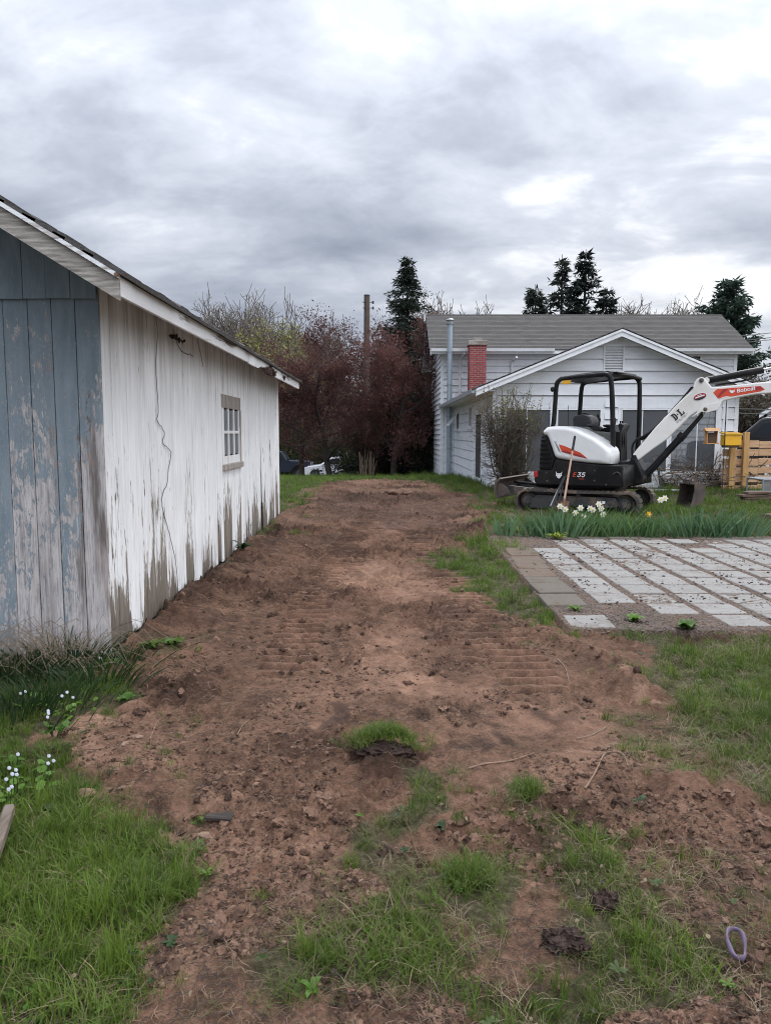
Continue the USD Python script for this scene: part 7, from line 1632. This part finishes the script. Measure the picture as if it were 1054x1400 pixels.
def tuft(seed, n, h, w, spread, lay=.35, segs=3):
    r = np.random.default_rng(seed); a = r.uniform(0, 2 * math.pi, n); p = np.stack([r.normal(0, spread, n), r.normal(0, spread, n), np.zeros(n)], 1); L = h * r.uniform(.45, 1.1, n); ln = np.abs(r.normal(lay, .28, n)); d = np.stack([np.cos(a), np.sin(a), 0 * a], 1)
    sa = a + math.pi / 2 + r.normal(0, .6, n); sd = np.stack([np.cos(sa), np.sin(sa), 0 * a], 1); V_, F_ = [], []
    rings = []
    for i in range(segs + 1):
        s = i / segs; c = p + np.array([0, 0, 1]) * (L * s * (1 - .45 * np.minimum(ln, 1.4) * s))[:, None] + d * (L * ln * s ** 1.7)[:, None]; wd = (w * (1 - s ** 1.6) * .5 + .0003) * r.uniform(.8, 1.2, n); rings += [c - sd * wd[:, None], c + sd * wd[:, None]]
    v = np.stack(rings, 1).reshape(-1, 3); m = 2 * (segs + 1); f = []
    for i in range(segs): q = 2 * i; f += [(q, q + 1, q + 3), (q, q + 3, q + 2)]
    f = (np.array(f)[None] + (np.arange(n) * m)[:, None, None]).reshape(-1, 3); return v, f
rng = np.random.default_rng(500)
PT = [(tuft(i, 22, .105, .0042, .030, .40 + .12 * i), M['grass_a'], False) for i in range(4)] + [(tuft(10 + i, 20, .085, .0040, .03, .75), M['grass_b'], False) for i in range(2)] + [(tuft(20 + i, 16, .10, .0032, .035, 1.3), M['straw'], False) for i in range(2)] + [(tuft(30, 30, .14, .0050, .022, .35), M['grass_a'], False)]
pos, idx, scl = [], [], []
def sow(x0, x1, y0, y1, per_m2, s0, s1, straw=.12, flat=1.0):
    n = int((x1 - x0) * (y1 - y0) * per_m2)
    if n <= 0: return
    x, y = rng.uniform(x0, x1, n), rng.uniform(y0, y1, n)
    vis = (np.abs(x) < y * .56 + .6); x, y = x[vis], y[vis]
    d = lawn_at(x, y); P_ = np.stack([x, y, 0 * x], -1); cl = meshkit.fbm(P_ * 2.4, 3, 77)
    k = rng.uniform(0, 1, len(x)) < d * np.clip(cl * 2.6 - .35, .18, 1.0); x, y, d, cl = x[k], y[k], d[k], cl[k]
    z = ground_z(x, y) if y0 < 26 else base_z(x, y)
    r = rng.uniform(0, 1, len(x)); patch = meshkit.fbm(np.stack([x, y, 0 * x], -1) * 1.3 + 5, 3, 78)
    dry = np.where((x > -.45) & (y < 5.5), .36, .13) + (patch - .5) * .5
    i = np.where(r < dry * .5, rng.integers(6, 8, len(x)), np.where(r < dry * 1.5 + .06, rng.integers(4, 6, len(x)), rng.integers(0, 4, len(x)))); i = np.where((rng.uniform(0, 1, len(x)) < .05) & (i < 4), 8, i); i = np.where((d < .5) & (rng.uniform(0, 1, len(x)) < .6), rng.integers(3, 8, len(x)), i)
    s = rng.uniform(s0, s1, len(x)) * (.55 + .75 * cl) * np.clip(.55 + .5 * d, .5, 1.05)
    pos.append(np.stack([x, y, z - .004], 1)); idx.append(i); scl.append(s)
sow(-2.6, 2.8, 1.5, 3.2, 1000, .55, 1.0); sow(-3.2, 3.6, 3.2, 5.2, 640, .6, 1.05); sow(-1, 5.5, 5.2, 9, 260, .65, 1.05); sow(-4, 11, 9, 14.5, 85, 1.0, 1.5); sow(-6, 15, 14.5, 20, 45, 1.2, 1.8); sow(-9, 9, 20, 28, 26, 1.4, 2.1); sow(-14, 4, 28, 46, 9, 1.8, 2.6)
pos, idx, scl = np.vstack(pos), np.concatenate(idx), np.concatenate(scl)
# grass standing on the sods
for (u, v, n, a, b, s_) in ((525, 1032, 120, .13, .035, .55), (505, 1026, 50, .06, .03, .6), (718, 1086, 34, .045, .035, .7), (690, 750, 30, .2, .3, 1.0), (640, 1205, 34, .05, .045, .85)):
    c_ = on_ground(u, v); x, y = c_[0] + rng.normal(0, a * .6, n), c_[1] + rng.normal(0, b, n); z = ground_z(x, y) + (.055 if abs(u - 525) < 30 and v < 1040 else 0)
    pos = np.vstack([pos, np.stack([x, y, z], 1)]); idx = np.r_[idx, rng.integers(1, 6, n)]; scl = np.r_[scl, rng.uniform(.8, 1.2, n) * s_]
n = len(pos)
scatter('grass', PT, pos, idx, rng.uniform(0, 2 * math.pi, n), scl, (rng.uniform(0, 2 * math.pi, n), np.abs(rng.normal(0, .16, n))))
# loose clods of soil
CL = [(roughen(roughen(ico(1., 2, (0, 0, 0), (1.1, .8, .5)), .9, 1.2, 600 + k), .5, 3., 650 + k), M['clod'], False) for k in range(8)]
def soil_points(n, y0, y1, seed, cut):
    r = np.random.default_rng(seed); y = 1 / r.uniform(1 / y1, 1 / y0, n * 4); x = r.uniform(-1, 1, n * 4) * (.5 * y + .2); k = (x > -1.75) & inside(DIST, x, y); x, y = x[k], y[k]
    c = meshkit.fbm(np.stack([x, y, 0 * x], -1) * 2.2, 3, seed); d = lawn_at(x, y); sl = blobs(x, y, SLICK); k = (c > cut) & (d < .7) & (r.uniform(0, 1, len(x)) > sl * .85); x, y = x[k][:n], y[k][:n]; return x, y, ground_z(x, y), r
x, y, z, r = soil_points(17000, 1.5, 22, 701, .47); s = np.minimum(r.lognormal(-5.25, .6, len(x)), .03) * np.interp(y, [0, 6, 22], [.8, 1.25, 2.6])
scatter('soil_clods', CL, np.stack([x, y, z + s * .05], 1), r.integers(0, 8, len(x)), r.uniform(0, 6.3, len(x)), s)
# straw, root hairs and twig bits on the soil
def strand(seed, L, r_):
    r = np.random.default_rng(seed); return tube(curve([(-L / 2, r.normal(0, L * .12), .004), (-L / 6, r.normal(0, L * .12), .008 + abs(r.normal(0, L * .06))), (L / 6, r.normal(0, L * .12), .008 + abs(r.normal(0, L * .06))), (L / 2, r.normal(0, L * .12), .004)], 7), [r_ * .6, r_, r_, r_, r_, r_ * .8, r_ * .4], 4)
STR = [(strand(k, .075, .0011), M['straw'], False) for k in range(3)] + [(strand(10 + k, .09, .0013), M['bark_dark'], False) for k in range(3)] + [(strand(20 + k, .07, .0016), M['root'], False) for k in range(2)]
x, y, z, r = soil_points(9000, 1.5, 20, 711, .40); s = r.uniform(.35, 1.1, len(x)) * np.interp(y, [0, 6, 20], [.6, 1.0, 2.2])
scatter('straw_bits', STR, np.stack([x, y, z], 1), r.choice(8, len(x), p=[.14, .13, .13, .16, .16, .16, .06, .06]), r.uniform(0, 6.3, len(x)), s)
# pebbles between the slabs and dark litter on top of them
r = np.random.default_rng(720); n = 16000; x, y = r.uniform(1.36, 6.3, n), 1 / r.uniform(1 / 10.8, 1 / 5.5, n); k = inside(PATIO, x, y) & (x < y * .56 + .3) & ~inside(unary_union(SLABS), x, y); x, y = x[k], y[k]; s = r.lognormal(-5.1, .4, len(x)) * np.interp(y, [5, 10], [.9, 1.5])
scatter('pebbles', [(roughen(ico(1., 2, (0, 0, 0), (1, .8, .6)), .3, 1.4, 800 + k), M['pebble'], 50) for k in range(4)], np.stack([x, y, ground_z(x, y) + s * .1], 1), r.integers(0, 4, len(x)), r.uniform(0, 6.3, len(x)), s)
n = 3000; x, y = r.uniform(1.4, 6.2, n), r.uniform(5.7, 10.4, n); c = meshkit.fbm(np.stack([x, y, 0 * x], -1) * 2.6, 3, 721); k = (c > .53) | (r.uniform(0, 1, n) < .12); x, y = x[k], y[k]; s = r.lognormal(-4.75, .42, len(x))
scatter('litter', [(roughen(ico(1., 1, (0, 0, 0), (1, .6, .35)), .3, 1.2, 810 + k), M['debris'], False) for k in range(4)], np.stack([x, y, np.full(len(x), .0535)], 1), r.integers(0, 4, len(x)), r.uniform(0, 6.3, len(x)), s)

# broad-leaved weeds and dead leaves scattered in the turf
def rosette_proto(seed, n, L, w):
    r = np.random.default_rng(seed); c = np.zeros((n, 3)); a = r.uniform(0, 6.3, n); ax = np.stack([np.cos(a), np.sin(a), r.uniform(.25, .7, n)], 1); vs, fs = [], []
    for i in range(n):
        d = ax[i] / np.linalg.norm(ax[i]); s_ = np.array([-math.sin(a[i]), math.cos(a[i]), 0]); l = L * r.uniform(.6, 1.1); k = len(vs)
        for t, wd in ((0, .12), (.35, .8), (.65, 1.0), (.9, .55), (1.0, .05)): q = d * l * t - np.array([0, 0, .25 * l * t * t]); vs += [q - s_ * w * wd / 2, q + s_ * w * wd / 2]
        for j in range(4): q = k + 2 * j; fs += [(q, q + 1, q + 3), (q, q + 3, q + 2)]
    return np.array(vs), np.array(fs)
r = np.random.default_rng(740); n = 2600; y = 1 / r.uniform(1 / 9, 1 / 1.5, n); x = r.uniform(-1, 1, n) * (.52 * y + .3); k = (r.uniform(0, 1, n) < lawn_at(x, y) * np.where(x < -.5, .25, .05)); x, y = x[k], y[k]
scatter('turf_weeds', [(rosette_proto(i, 8, .030, .011), M['weed_bright' if i % 3 == 0 else 'shrub_green' if i % 3 == 1 else 'weed_dark'], True) for i in range(6)], np.stack([x, y, ground_z(x, y) + .02], 1), r.integers(0, 6, len(x)), r.uniform(0, 6.3, len(x)), r.uniform(.5, 1.25, len(x)))
n = 900; y = 1 / r.uniform(1 / 12, 1 / 1.5, n); x = r.uniform(-1, 1, n) * (.52 * y + .3); k = ~inside(SHED, x, y) & ~inside(PATIO, x, y) & (r.uniform(0, 1, n) < .15 + .5 * lawn_at(x, y)); x, y = x[k], y[k]
scatter('dead_leaves', [(rosette_proto(60 + i, 1, .022, .011), M['straw' if i % 2 else 'thicket'], True) for i in range(4)], np.stack([x, y, ground_z(x, y) + .03 * lawn_at(x, y) + .006], 1), r.integers(0, 4, len(x)), r.uniform(0, 6.3, len(x)), r.uniform(.6, 1.3, len(x)), (r.uniform(0, 6.3, len(x)), r.normal(0, .5, len(x))))
